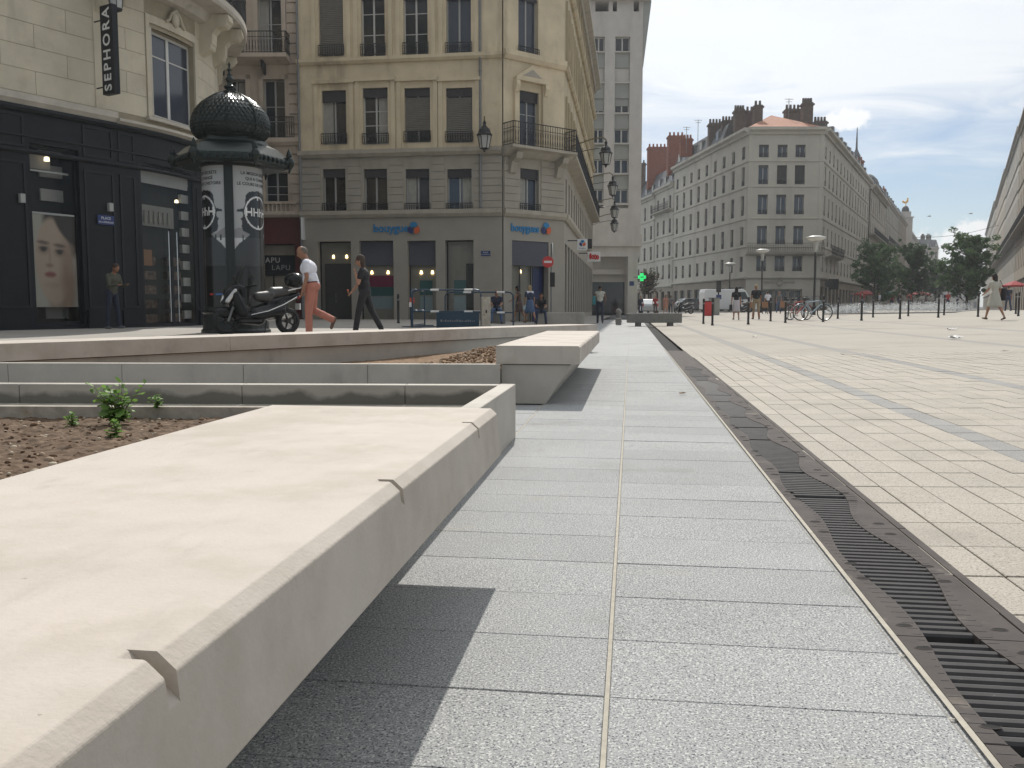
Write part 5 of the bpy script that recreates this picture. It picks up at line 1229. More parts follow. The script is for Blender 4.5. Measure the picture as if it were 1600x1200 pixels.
facade_wall(MF, 0, MF.L, Zm(436), ze, holes, mc, 'far_cream', .25); facade_wall(MF, 0, MF.L, 0, Zm(436), [(shp[0], shp[1], 0.1, shp[3], .3)], mc, 'far_cream', .3, name='shop_wall')
for h_ in holes:
    p, an = seat(MF, (h_[0] + h_[1]) / 2, -.18, h_[2]); o = put('window', m_frame(1.10, h_[3] - h_[2], 'window_grey', .07), mc, p, an); put('pane', m_pane(1.10, h_[3] - h_[2], 'glass_sky'), o)
    if h_[2] < rows[3][0] + .1: pass
    hh_ = h_[3] - h_[2]
    if r2.random() < .45 and h_[2] > rows[3][1]: put('louvre_blind', m_louvre(1.06, hh_ * .95, 'blind_dark', .12), o, (0, -.06, hh_ * .04))
    else: put('valance', m_valance(1.08, .3), o, (0, -.06, hh_ - .3))
    put('railing', m_rail(1.14, .5), o, (0, -.16, .02))
for path, n, w in ((ML, 9, 1.0), (MR, 15, 1.0)):
    bays = [path.L * (i + .5) / n for i in range(n)]
    grid_facade(path, mc, 'far_cream', ze, rows, bays, w, z0=Zm(436), blinds=[0, 0, .3, .9], seed=n)
    gsh = [(b - 1.0, b + 1.0, .2, 3.0) for b in bays]; facade_wall(path, 0, path.L, 0, Zm(436), gsh, mc, 'far_brown', .3, name='shop_wall')
    for g_ in gsh: p, an = seat(path, (g_[0] + g_[1]) / 2, -.2, .2); put('shop_window', m_farwin(1.98, 2.8, False, 'glass_dark', 'shop_trim'), mc, p, an)
for path in (ML, MF, MR):
    cornice(path, 0, path.L, ze - .7, .75, .6, mc, 'far_cream')
    for a in (rows[0][0] - .5, rows[1][0] - .35, rows[2][0] - .55, rows[3][0] - .35): ledge(path, 0, path.L, a, .16, .1, mc, 'far_cream')
    ledge(path, 0, path.L, Zm(436), .3, .25, mc, 'far_cream')
for a in (0.02, MF.L - .45):
    mb = MB(); sbox(mb, MF, a, a + .42, -.02, .06, Zm(436) + .3, ze - .7); mb.build('pilaster', 'far_cream', mc)
zb = Zm(395); mb = MB(); sprof(mb, MF, -.2, MF.L + .2, [(0, zb - .35), (.7, zb - .15), (.8, zb), (0, zb)]); bal = mb.build('balcony', 'far_cream', mc); p, an = seat(MF, MF.L / 2, .75, zb); put('railing', m_rail(MF.L + .3, 1.05, n=44), bal, p, an)
mb = MB(); sprof(mb, MR, 3, 14, [(0, zb - .35), (.7, zb - .15), (.8, zb), (0, zb)]); bal = mb.build('balcony', 'far_cream', mc); p, an = seat(MR, 8.5, .75, zb); put('railing', m_rail(11, 1.05, n=50), bal, p, an)
for k in (-1, 0, 1):
    p, an = seat(MF, shp[0] + (shp[1] - shp[0]) * (.5 + k * .333), -.25, .12); put('shop_window', m_farwin((shp[1] - shp[0]) / 3 - .1, shp[3] - .2, False, 'glass_dark', 'stone_ledge'), mc, p, an)
s, z = MF.px(1218, 441); p, an = seat(MF, s, .05, z)
mb = MB(); mb.tube([(.33 * math.cos(t), -.04, .33 * math.sin(t)) for t in [2 * math.pi * k / 16 for k in range(16)]], .06, 5, closed=True); mb.build('round_emblem', 'stone_grey', mc, p, an)
for a, b in ((-1.75, -.5), (.5, 1.75)):
    mb = MB(); x = a
    while x < b: w_ = r2.uniform(.06, .13); mb.box(x, x + w_, -.04, 0, -.12, .12); x += w_ + .07
    tag(mb.build('sign_lettering', 'stone_grey', mc, p, an), kind='stuff')
s, z = MF.px(1277, 443); p, an = seat(MR, 1.6, .7, z); mb = MB(); mb.cyl((0, -.08, 0), (0, .08, 0), .42, n=18); mb.build('round_sign', 'kiosk_dark', mc, p, an - math.pi / 2); p, an = seat(MR, 3.6, 1.0, z); MB().box(-.07, .07, -.55, .55, -.6, .6).build('square_sign', 'kiosk_dark', mc, p, an)
# mansards and tiled roof
def roof_band(path, parent, z0, h, back, mat, a=0, b=None):
    mb = MB(); b = path.L if b is None else b; sprof(mb, path, a, b, [(.05, z0), (-.9, z0 + h), (-back, z0 + h), (-back, z0)]); return mb.build('mansard', mat, parent)
roof_band(ML, mc, ze + .06, 2.3, 4, 'slate', 0, ML.L - 9); roof_band(MR, mc, ze + .06, 1.6, 4, 'slate', 6, None)
mb = MB(); q = [(26.4, 100.1), (35.0, 100.1), (40.2, 110), (36, 121), (25.2, 112)]; ap = (31.5, 109, ze + 3.3)
mb.add([(x - B4[0], y - B4[1], ze + .1) for x, y in q] + [(ap[0] - B4[0], ap[1] - B4[1], ap[2])], [(i, (i + 1) % 5, 5) for i in range(5)]); mb.build('tiled_roof', 'tile_red', mc)
for k in range(6):
    p, an = seat(ML, ML.L * (k + .5) / 9, -.55, ze + .5); d_ = MB().box(-.5, .5, -.35, .7, 0, 1.3).build('dormer', 'zinc', mc, p, an); MB().box(-.38, .38, -.38, -.352, .15, 1.1).build('dormer_pane', 'window_pale' if k % 3 == 0 else 'glass_sky', d_)
for k in range(10):
    p, an = seat(MR, 8 + 3.9 * k, -.45, ze + .35); d_ = MB().box(-.5, .5, -.35, .7, 0, 1.2).build('dormer', 'zinc', mc, p, an); MB().box(-.38, .38, -.38, -.352, .15, 1.0).build('dormer_pane', 'window_pale', d_)
for px_, Y, yt, w_, mt in ((1072, 121, 211, 1.6, 'brick_red'), (1117, 114, 187, 1.6, 'chimney_dark'), (1137, 111, 183, 1.5, 'chimney_dark'), (1155, 108, 166, 1.2, 'chimney_dark'), (1171, 109, 168, 1.0, 'chimney_dark'), (1184, 105, 159, .95, 'chimney_dark'), (1238, 108, 165, 1.8, 'chimney_dark'), (1261, 104, 155, 1.15, 'chimney_dark'), (1281, 108, 184, 1.5, 'chimney_dark'), (1300, 114, 207, .9, 'far_grey'), (1316, 121, 222, 1.0, 'chimney_dark'), (1326, 128, 231, .9, 'chimney_dark'), (1343, 138, 245, 1.0, 'brick_red')):
    P_ = at(px_, yt + 6, Y); z0 = ze + .4; chimney(mc, B4, P_.x, P_.y, z0, w_, 1.0, max(1.2, P_.z - z0), mt, 4 if w_ > 1 else 2)
for px_, Y, yt in ((1091, 118, 187), (1073, 120, 198), (1233, 106, 154)):
    P_ = at(px_, yt, Y); mb = MB(); mb.cyl((0, 0, -3.5), (0, 0, 0), .04, n=5); mb.box(-.5, .5, -.02, .02, -.1, -.05); mb.box(-.35, .35, -.02, .02, -.4, -.36); mb.build('aerial', 'zinc', mc, (P_.x - B4[0], P_.y - B4[1], P_.z))

def far_house(name, label, path_pts, depth, H, nb, rows, mat, roof='slate', rh=2.0, w=1.0, base=None, z0=0.0, chim=3, rail=True, gable=None, seed=0, balc=None, dormers=True, cor=.5):
    a, b = Vector(path_pts[0]), Vector(path_pts[1]); base = ((a.x + b.x) / 2, (a.y + b.y) / 2)
    t = thing(name, label, 'building', (base[0], base[1], 0)); P_ = Path(path_pts, base); e = (b - a).normalized(); n_ = Vector((-e.y, e.x))
    shell(t, base, [tuple(a + n_ * .3), tuple(b + n_ * .3), tuple(b + n_ * depth), tuple(a + n_ * depth)], z0 - .5, H, mat, 'core')
    bays = [P_.L * (i + .5) / nb for i in range(nb)]; grid_facade(P_, t, mat, H, rows, bays, w, z0=3.6, rail=rail, blinds=[0, 0, .35, .9], seed=seed)
    facade_wall(P_, 0, P_.L, z0 - .5, 3.6, [(b_ - w * .8, b_ + w * .8, .2, 3.0) for b_ in bays], t, 'far_brown', .3, name='shop_wall')
    for b_ in bays: p, an = seat(P_, b_, -.22, .2); put('shop_window', m_farwin(w * 1.58, 2.8, False, 'glass_dark', 'shop_trim'), t, p, an)
    cornice(P_, 0, P_.L, H - .6, .7, cor, t, mat); ledge(P_, 0, P_.L, 3.6, .3, .2, t, mat)
    for r_ in rows[1:]: ledge(P_, 0, P_.L, r_[0] - .4, .14, .1, t, mat)
    mb = MB(); sprof(mb, P_, 0, P_.L, [(.05, H + .1), (-1.2, H + rh), (-depth + .5, H + rh), (-depth + .5, H + .1)]); mb.build('mansard', roof, t)
    if dormers:
        for k in range(0, nb):
            p, an = seat(P_, bays[k], -.5, H + .35); d_ = MB().box(-.45, .45, -.35, .8, 0, 1.25).build('dormer', 'zinc', t, p, an); MB().box(-.33, .33, -.37, -.352, .15, 1.05).build('dormer_pane', 'window_pale' if k % 2 else 'glass_sky', d_)
    r3 = random.Random(seed + 50)
    for k in range(chim):
        c = a + e * (P_.L * (k + .5 + r3.uniform(-.25, .25)) / chim) + n_ * r3.uniform(2, 4); chimney(t, base, c.x, c.y, H + rh * .5, r3.uniform(1.0, 2.2), .9, rh * .5 + r3.uniform(1.4, 3.0), r3.choice(['chimney_dark', 'brick_red', 'chimney_dark']), 3, math.atan2(e.y, e.x))
    if balc:
        for zb_ in balc: mb = MB(); sprof(mb, P_, .2, P_.L - .2, [(0, zb_ - .3), (.8, zb_ - .1), (.8, zb_), (0, zb_)]); bl = mb.build('balcony', mat, t); p, an = seat(P_, P_.L / 2, .75, zb_); put('railing', m_rail(P_.L - .4, 1.0, n=int(P_.L * 4)), bl, p, an)
    return t, P_
def rws(H, n, z=4.6, h=2.0):
    st = (H - z - .6) / n; return [(z + st * k + .25, z + st * k + .25 + h) for k in range(n)]
# two mansarded houses between the tower and the cream building
t, P_ = far_house('town_house', 'narrow cream house with a top-floor balcony left of the large cream corner building', [(22.3, 138.5), (23.35, 128.7)], 12, 18.6, 3, rws(18.6, 4, 4.6, 2.1), 'far_cream', rh=3.0, w=1.05, seed=3, balc=[15.0], chim=0)
chimney(t, ((22.3 + 23.35) / 2, (138.5 + 128.7) / 2), 24.0, 131, 20, 2.4, 1.2, 5.6, 'brick_red', 4)
t, P_ = far_house('town_house', 'pale house with grey mansard dormers just right of the modern tower', [(20.6, 154), (22.25, 138.7)], 12, 18.2, 4, rws(18.2, 4, 4.6, 2.1), 'far_cream', rh=3.4, w=1.2, seed=4, chim=0)
chimney(t, ((20.6 + 22.25) / 2, (154 + 138.7) / 2), 23.2, 143, 19.5, 3.0, 1.3, 6.6, 'brick_red', 5); chimney(t, ((20.6 + 22.25) / 2, (154 + 138.7) / 2), 21.6, 150, 19.5, 1.6, 1.3, 5.2, 'chimney_dark', 3)
# left side of the shopping street
def along(P0, tan, Y): return (P0[0] + tan * (Y - P0[1]), Y)
L0 = (57.6, 143.2); TL = .512
def zz(px, py, Y): return at(px, py, Y).z
t, P_ = far_house('domed_building', 'stone building with a grey dome and spire behind the cream corner building', [along(L0, TL, 144), along(L0, TL, 172)], 14, 20.3, 8, rws(20.3, 4, 4.6, 2.3), 'far_warm', rh=1.6, seed=6, balc=[12.6], chim=1, cor=.9)
D = at(1357, 300, 160); bx = P_.base
MB().lathe([(2.0, -2), (2.0, 1.2), (2.2, 1.3), (2.2, 1.5), (1.9, 1.6), (1.85, 2.8), (1.45, 4.0), (.8, 4.7), (.2, 5.0)], 20).build('dome', 'slate', t, (D.x - bx[0], D.y - bx[1], 19.4), smooth=True)
D = at(1338, 245, 150); mb = MB(); mb.lathe([(.8, 0), (.7, 1.6), (.3, 2.4), (.18, 2.8), (.07, 6.2), (0, 6.4)], 10); mb.build('spire', 'slate', t, (D.x - bx[0], D.y - bx[1], D.z - 1.5))
for i, (ya, yb, H, m, lab) in enumerate(((172.3, 205, 21.6, 'far_grey', 'grey stone street house beyond the domed building'), (205.3, 232, 22.0, 'far_brown', 'brownish street house left of the white rooster tower'))):
    far_house('street_house', lab, [along(L0, TL, ya), along(L0, TL, yb)], 14, H, 9, rws(H, 5, 4.6, 2.3), m, rh=2.6, seed=20 + i, chim=4, balc=[13.5] if i == 0 else None)
# pale tower carrying a golden rooster
YR = 236; x0, x1 = at(1406, 400, YR).x, at(1424, 400, YR).x; zt = at(1415, 330, YR).z
rt = thing('rooster_tower', 'slim pale stone tower topped with a dark dome and a golden rooster', 'tower', ((x0 + x1) / 2, YR, 0))
w = (x1 - x0) / 2; MB().box(-w, w, 0, 5, 0, zt - 1.5).build('shaft', 'modern_stone', rt); MB().box(-w * .8, w * .8, .4, 4.6, zt - 1.5, zt).build('attic', 'modern_stone', rt); MB().box(-w - .25, w + .25, -.25, 5.2, zt - 1.7, zt - 1.4).build('cornice', 'modern_stone', rt)
MB().lathe([(.95, 0), (.95, .3), (.85, .9), (.5, 1.4), (.1, 1.6)], 14, (0, 1.2, zt)).build('dome', 'shop_trim', rt, smooth=True)
mb = MB(); mb.prism([(-.85, .9), (-.95, 1.25), (-.7, 1.45), (-.35, 1.1), (.1, 1.15), (.35, 1.75), (.3, 2.05), (.5, 2.1), (.72, 1.85), (.62, 1.6), (.68, 1.2), (.45, .8), (.12, .6), (.12, 0), (-.02, 0), (-.02, .62), (-.45, .7)], -.16, .16, axis='y'); o = mb.build('rooster', 'gold', rt, (0, 1.2, zt + 1.55)); bevel(o, .06, 2)
far_house('street_house', 'distant street house right of the rooster tower', [along(L0, TL, 241), along(L0, TL, 300)], 14, 21.5, 12, rws(21.5, 4, 4.6, 2.3), 'far_grey', rh=2.5, seed=31, chim=5)
far_house('street_house', 'distant beige houses closing the view at the end of the street', [(at(1425, 400, 318).x, 318), (at(1466, 400, 322).x, 322)], 20, 22.0, 6, rws(22, 5, 4.6, 2.3), 'far_warm', rh=3, seed=33, chim=3)
# right side of the shopping street
R0 = (53.4, 92.0); TRr = .515
for i, (ya, yb, H, m, lab) in enumerate(((80, 112, 22.6, 'far_brown', 'brown stone building at the right edge of the picture'), (112.3, 150, 23.2, 'far_grey', 'grey stone building along the right side of the street'), (150.4, 205, 23.8, 'far_warm', 'beige building farther along the right side of the street'), (205.5, 300, 25.0, 'far_grey', 'last grey building on the right side of the street'))):
    far_house('street_building', lab, [along(R0, TRr, yb), along(R0, TRr, ya)], 14, H, int((yb - ya) / 3.2), rws(H, 5, 4.8, 2.2), m, rh=2.2, seed=40 + i, chim=4, balc=[9.4] if i < 3 else None)
far_house('street_house', 'hazy pale block far away behind the big tree', [(at(1462, 430, 430).x, 430), (at(1530, 430, 431).x, 431)], 20, 17, 8, rws(17, 4, 4.6, 2.3), 'far_grey', rh=2, seed=61, chim=3)
# ------------------------------------------------------------------ advertising column
KX, KY = -6.26, 19.95
kz = gz(KX, KY)
kk = thing('advertising_column', 'dark green advertising column with scaled onion dome, finial and film posters', 'kiosk', (KX, KY, kz))
def hexa(r, n=6, a0=0.0): return [(r * math.cos(a0 + 2 * math.pi * i / n), r * math.sin(a0 + 2 * math.pi * i / n)) for i in range(n)]
MB().lathe([(0, 0), (.76, 0), (.76, .06), (.72, .10), (.70, .42), (.73, .46), (.66, .52), (0, .52)], 32).build('base', 'kiosk_dark', kk)
MB().lathe([(.645, .5), (.645, 3.76)], 48).build('drum', 'kiosk_dark', kk, smooth=True)
RP = .655; ZP0, ZP1 = .56, 3.66
PROF = [(0, .83), (.2, .82), (.27, .79), (.29, .72), (.32, .70), (.44, .687), (.44, .676), (.33, .672), (.325, .645), (.375, .625), (.35, .612), (.345, .59), (.36, .575), (.34, .545), (.27, .53), (.2, .52), (.24, .505), (.32, .48), (.42, .45), (.5, .41), (.5, .1), (.5, 0), (0, 0)]
def inpoly(x, y, P):
    c = False; j = len(P) - 1
    for i in range(len(P)):
        if (P[i][1] > y) != (P[j][1] > y) and x < (P[j][0] - P[i][0]) * (y - P[i][1]) / (P[j][1] - P[i][1]) + P[i][0]: c = not c
        j = i
    return c
def film(x, y):
    d = abs(x - .5); g_ = .40 + .05 * math.sin(9 * y) * .4
    c = (g_, g_, g_ * .99)
    if y < .50: k = .30 + .25 * min(1, max(0, (y - .32) / .12)); c = (k, k, k)
    if .49 < y < .545 + .02 * math.sin(x * 14): c = (.24, .24, .24)
    if inpoly(d, y, PROF): k = .018 + .02 * (y < .5); c = (k, k, k * 1.05)
    if y < .30: k = max(.012, .05 * (y - .1)); c = (k, k, k)
    for fx in (.80, .90, .16):
        if abs(x - fx) < .012 and .475 < y < .515: c = (.03, .03, .03)
    rr_ = math.hypot((x - .5) * 1.28, (y - .675) * 3.3)
    if abs(rr_ - .37) < .018: c = (.66, .66, .65)
    if abs(y - .675) < .004 and (.22 < d * 1.28 < .33): c = (.62, .62, .62)
    if abs(d) < .012 and .29 < abs(y - .675) * 3.3 < .37: c = (.62, .62, .62)
    if .09 < y < .105: 
        if abs(x - .66) < .05: c = (.5, .05, .04)
        if abs(x - .84) < .08: c = (.04, .14, .40)
    return c
HALF = R(53); FC = math.atan2(-KY, -KX)
for k in range(3):
    ac = FC + R(-67 + 120 * k)
    def wrap(x, z, ac=ac, r=RP): a = ac + x / r; return (r * math.cos(a), r * math.sin(a), z + ZP0)
    po = print_obj('poster', 2 * HALF * RP, ZP1 - ZP0, 90, 180, film, kk, (0, 0, 0), 'print_gloss', wrap); po.data.polygons.foreach_set('use_smooth', [True] * len(po.data.polygons))
    for s, sz, zz_, m in (('LA MISSION SECRÈTE', .092, .945, 'cloth_black'), ('QUI A CHANGÉ', .092, .908, 'cloth_black'), ("LE COURS DE L'HISTOIRE", .092, .871, 'cloth_black'), ('HHhH', .26, .675, 'sign_white')):
        me = text_mesh(s, sz, 0, 1.0, .002)
        for v in me.vertices:
            a = ac + v.co.x / RP; v.co = ((RP + .003) * math.cos(a), (RP + .003) * math.sin(a), ZP0 + zz_ * (ZP1 - ZP0) + v.co.y)
        me.materials.clear(); me.materials.append(MAT[m]); put('lettering', me, po)
    ap = FC + R(-7 + 120 * k); mb = MB(); mb.lathe([(.67, .5), (.69, .52), (.69, 3.73), (.67, 3.75)], 3, (0, 0, 0), ap - R(8), ap + R(8)); mb.lathe([(.655, .5), (.655, 3.75)], 3, (0, 0, 0), ap - R(8), ap + R(8)); mb.build('post', 'kiosk_dark', kk)
MB().lathe([(.66, 3.84), (.70, 3.86), (.70, 3.94), (.66, 3.96)], 40).build('upper_ring', 'kiosk_dark', kk, (0, 0, -.20)); MB().lathe([(.66, .5), (.70, .5), (.70, .57), (.66, .58)], 40).build('lower_ring', 'kiosk_dark', kk)
a6 = R(10)
mb = MB(); prof = [(.66, 3.9), (1.20, 3.86), (1.27, 3.92), (1.27, 4.06), (1.20, 4.12), (.98, 4.30), (.80, 4.38), (.76, 4.46), (.66, 4.50)]
for i in range(len(prof) - 1):
    A, B = hexa(prof[i][0], 6, a6), hexa(prof[i + 1][0], 6, a6)
    for j in range(6): mb.poly((*A[j], prof[i][1]), (*A[(j + 1) % 6], prof[i][1]), (*B[(j + 1) % 6], prof[i + 1][1]), (*B[j], prof[i + 1][1]))
mb.build('canopy', 'kiosk_green', kk, (0, 0, -.20))
for j in range(6):
    a = a6 + 2 * math.pi * j / 6; c = Vector((1.27 * math.cos(a), 1.27 * math.sin(a), 0)); mb = MB()
    mb.ball((c.x, c.y, 4.02), (.10, .10, .13), 8, 6); mb.lathe([(.03, 0), (.07, .08), (.05, .16), (.01, .24), (0, .26)], 8, (c.x * .98, c.y * .98, 4.08)); mb.cyl((c.x, c.y, 3.92), (c.x * .97, c.y * .97, 3.78), .05, .015, 6); mb.build('corner_ornament', 'kiosk_green', kk, (0, 0, -.20), smooth=True)
    m0, m1 = Vector(hexa(1.285, 6, a6)[j]), Vector(hexa(1.285, 6, a6)[(j + 1) % 6])
    for q in range(7):
        c = m0.lerp(m1, (q + 1) / 8); mb = MB(); mb.ball((c.x, c.y, 3.99), (.045, .045, .06), 6, 5); mb.build('stud', 'kiosk_green', kk, (0, 0, -.20), smooth=True)
# dome of eight gores with overlapping scales
DP = [(.62, 4.42), (.66, 4.47), (.74, 4.53), (.81, 4.62), (.845, 4.74), (.84, 4.88), (.79, 5.03), (.69, 5.18), (.54, 5.32), (.36, 5.43), (.19, 5.50), (.12, 5.53)]
mb = MB(); mb.lathe([(r * .985, z) for r, z in DP], 32); mb.build('dome', 'kiosk_green', kk, (0, 0, -.20), smooth=True)
def dpt(t):
    t = min(max(t, 0), .9999) * (len(DP) - 1); i = int(t); f_ = t - i; return DP[i][0] * (1 - f_) + DP[i + 1][0] * f_, DP[i][1] * (1 - f_) + DP[i + 1][1] * f_
mb = MB(); NR, NC = 17, 48
for row in range(NR):
    t0, t1 = .06 + .92 * row / NR, .06 + .92 * (row + 1.35) / NR; r0, z0 = dpt(t0); r1, z1 = dpt(t1)
    for c in range(NC):
        a = 2 * math.pi * (c + .5 * (row % 2)) / NC; w = 2 * math.pi / NC * .5; rm, zm = (r0 + r1) / 2, (z0 + z1) / 2
        P0 = ((r0 + .016) * math.cos(a), (r0 + .016) * math.sin(a), z0); P1 = (r1 * math.cos(a), r1 * math.sin(a), z1)
        pl_ = ((rm + .002) * math.cos(a - w), (rm + .002) * math.sin(a - w), zm); pr_ = ((rm + .002) * math.cos(a + w), (rm + .002) * math.sin(a + w), zm)
        mid = ((rm + .022) * math.cos(a), (rm + .022) * math.sin(a), zm)
        mb.add([P0, pr_, P1, pl_, mid], [(0, 1, 4), (1, 2, 4), (2, 3, 4), (3, 0, 4)])
tag(mb.build('dome_scales', 'kiosk_green', kk, (0, 0, -.20)), kind='stuff')
for j in range(8):
    a = 2 * math.pi * j / 8 + .2; MB().tube([((r + .012) * math.cos(a), (r + .012) * math.sin(a), z) for r, z in DP], .018, 6).build('rib', 'kiosk_green', kk, (0, 0, -.20))
mb = MB(); mb.lathe([(.15, 5.50), (.20, 5.53), (.12, 5.57), (.07, 5.60), (.13, 5.63), (.15, 5.67), (.09, 5.71), (.05, 5.74), (.075, 5.80), (.10, 5.87), (.085, 5.92), (.04, 5.96), (.075, 5.99), (.03, 6.02), (.025, 6.08), (.07, 6.12), (.03, 6.16), (.02, 6.22), (.04, 6.26), (.012, 6.32), (0, 6.38)], 14); o = mb.build('finial', 'kiosk_green', kk, (0, 0, .82), smooth=True); o.scale = (.9, .9, .815)

# ------------------------------------------------------------------ blobs: smooth closed bodies from overlapping primitives
def blob_mesh(prims, voxel, mats, smooth_it=6, name='body'):
    """prims: ('c', p0, p1, r0, r1, mat) tapered capsule or ('e', centre, radii, rot_euler, mat) ellipsoid; fused into one continuous surface"""
    mb = MB()
    for p in prims:
        if p[0] == 'c':
            a, b, r0, r1 = Vector(p[1]), Vector(p[2]), p[3], p[4]; d = b - a; L_ = max(d.length, 1e-5); q = Vector((0, 0, 1)).rotation_difference(d.normalized() if d.length > 1e-6 else Vector((0, 0, 1)))
            sub = MB(); pr = []
            for i in range(5): t = -math.pi / 2 + math.pi / 2 * i / 4; pr.append((max(r0 * math.cos(t), 1e-4), r0 * math.sin(t)))
            for i in range(5): t = math.pi / 2 * i / 4; pr.append((max(r1 * math.cos(t), 1e-4), L_ + r1 * math.sin(t)))
            sub.lathe(pr, 12); n = 12; k = len(pr); sub.f += [tuple(range(n))[::-1], tuple(range((k - 1) * n, k * n))]
            mb.add([a + q @ Vector(v) for v in sub.v], sub.f)
        else:
            sub = MB().ball((0, 0, 0), tuple(p[2]), 16, 12); E = Matrix.Identity(3) if not p[3] else __import__('mathutils').Euler(p[3]).to_matrix()
            mb.add([Vector(p[1]) + E @ Vector(v) for v in sub.v], sub.f)
    me = bpy.data.meshes.new(name); me.from_pydata(mb.v, [], mb.f); o = bpy.data.objects.new(name, me); COL.objects.link(o)
    r_ = o.modifiers.new('r', 'REMESH'); r_.mode = 'VOXEL'; r_.voxel_size = voxel; r_.use_smooth_shade = True
    s_ = o.modifiers.new('s', 'SMOOTH'); s_.iterations = smooth_it; s_.factor = .5
    dg = bpy.context.evaluated_depsgraph_get(); out = bpy.data.meshes.new_from_object(o.evaluated_get(dg)); bpy.data.objects.remove(o); bpy.data.meshes.remove(me)
    out.name = name; out.materials.clear()
    for m in mats: out.materials.append(MAT[m])
    n = len(out.polygons); c = np.empty(n * 3); out.polygons.foreach_get('center', c); c = c.reshape(-1, 3); best = np.full(n, 1e9); idx = np.zeros(n, int)
    for p in prims:
        if p[0] == 'c':
            a, b = np.array(p[1], float), np.array(p[2], float); d = b - a; t = np.clip(((c - a) @ d) / max(d @ d, 1e-9), 0, 1); dist = np.linalg.norm(c - (a + t[:, None] * d), axis=1) - (p[3] + (p[4] - p[3]) * t)
        else:
            rel = c - np.array(p[1], float)
            if p[3]: rel = rel @ np.array(__import__('mathutils').Euler(p[3]).to_matrix())
            rr_ = np.array(p[2], float); k = np.linalg.norm(rel / rr_, axis=1); dist = (k - 1) * rr_.min()
        m = dist < best; best[m] = dist[m]; idx[m] = mats.index(p[-1])
    out.polygons.foreach_set('material_index', idx.astype(np.int32)); out.polygons.foreach_set('use_smooth', [True] * n); out.update(); return out

# ------------------------------------------------------------------ motor scooter (local +x forward)
def wheel(parent, loc, r, w, name='wheel', rim='zinc', spokes=5):
    o = put(name, MB().lathe([(r - .5 * w, -w / 2), (r - .12 * w, -w * .42), (r, -w * .2), (r, w * .2), (r - .12 * w, w * .42), (r - .5 * w, w / 2), (r - .62 * w, w * .3), (r - .62 * w, -w * .3), (r - .5 * w, -w / 2)], 28).mesh('tyre', 'rubber', True), parent, loc); o.rotation_euler = (math.pi / 2, 0, 0)
    mb = MB(); q = r - .55 * w; mb.lathe([(q, -w * .34), (q, w * .34), (q - .025, w * .3), (q - .025, -w * .3), (q, -w * .34)], 24); mb.cyl((0, 0, -w * .4), (0, 0, w * .4), .05, n=12)
    for k in range(spokes): a = 2 * math.pi * k / spokes; mb.cyl((.04 * math.cos(a), .04 * math.sin(a), 0), (q * math.cos(a), q * math.sin(a), 0), .022, .016, 6)
    mb.build('rim', rim, o); return o
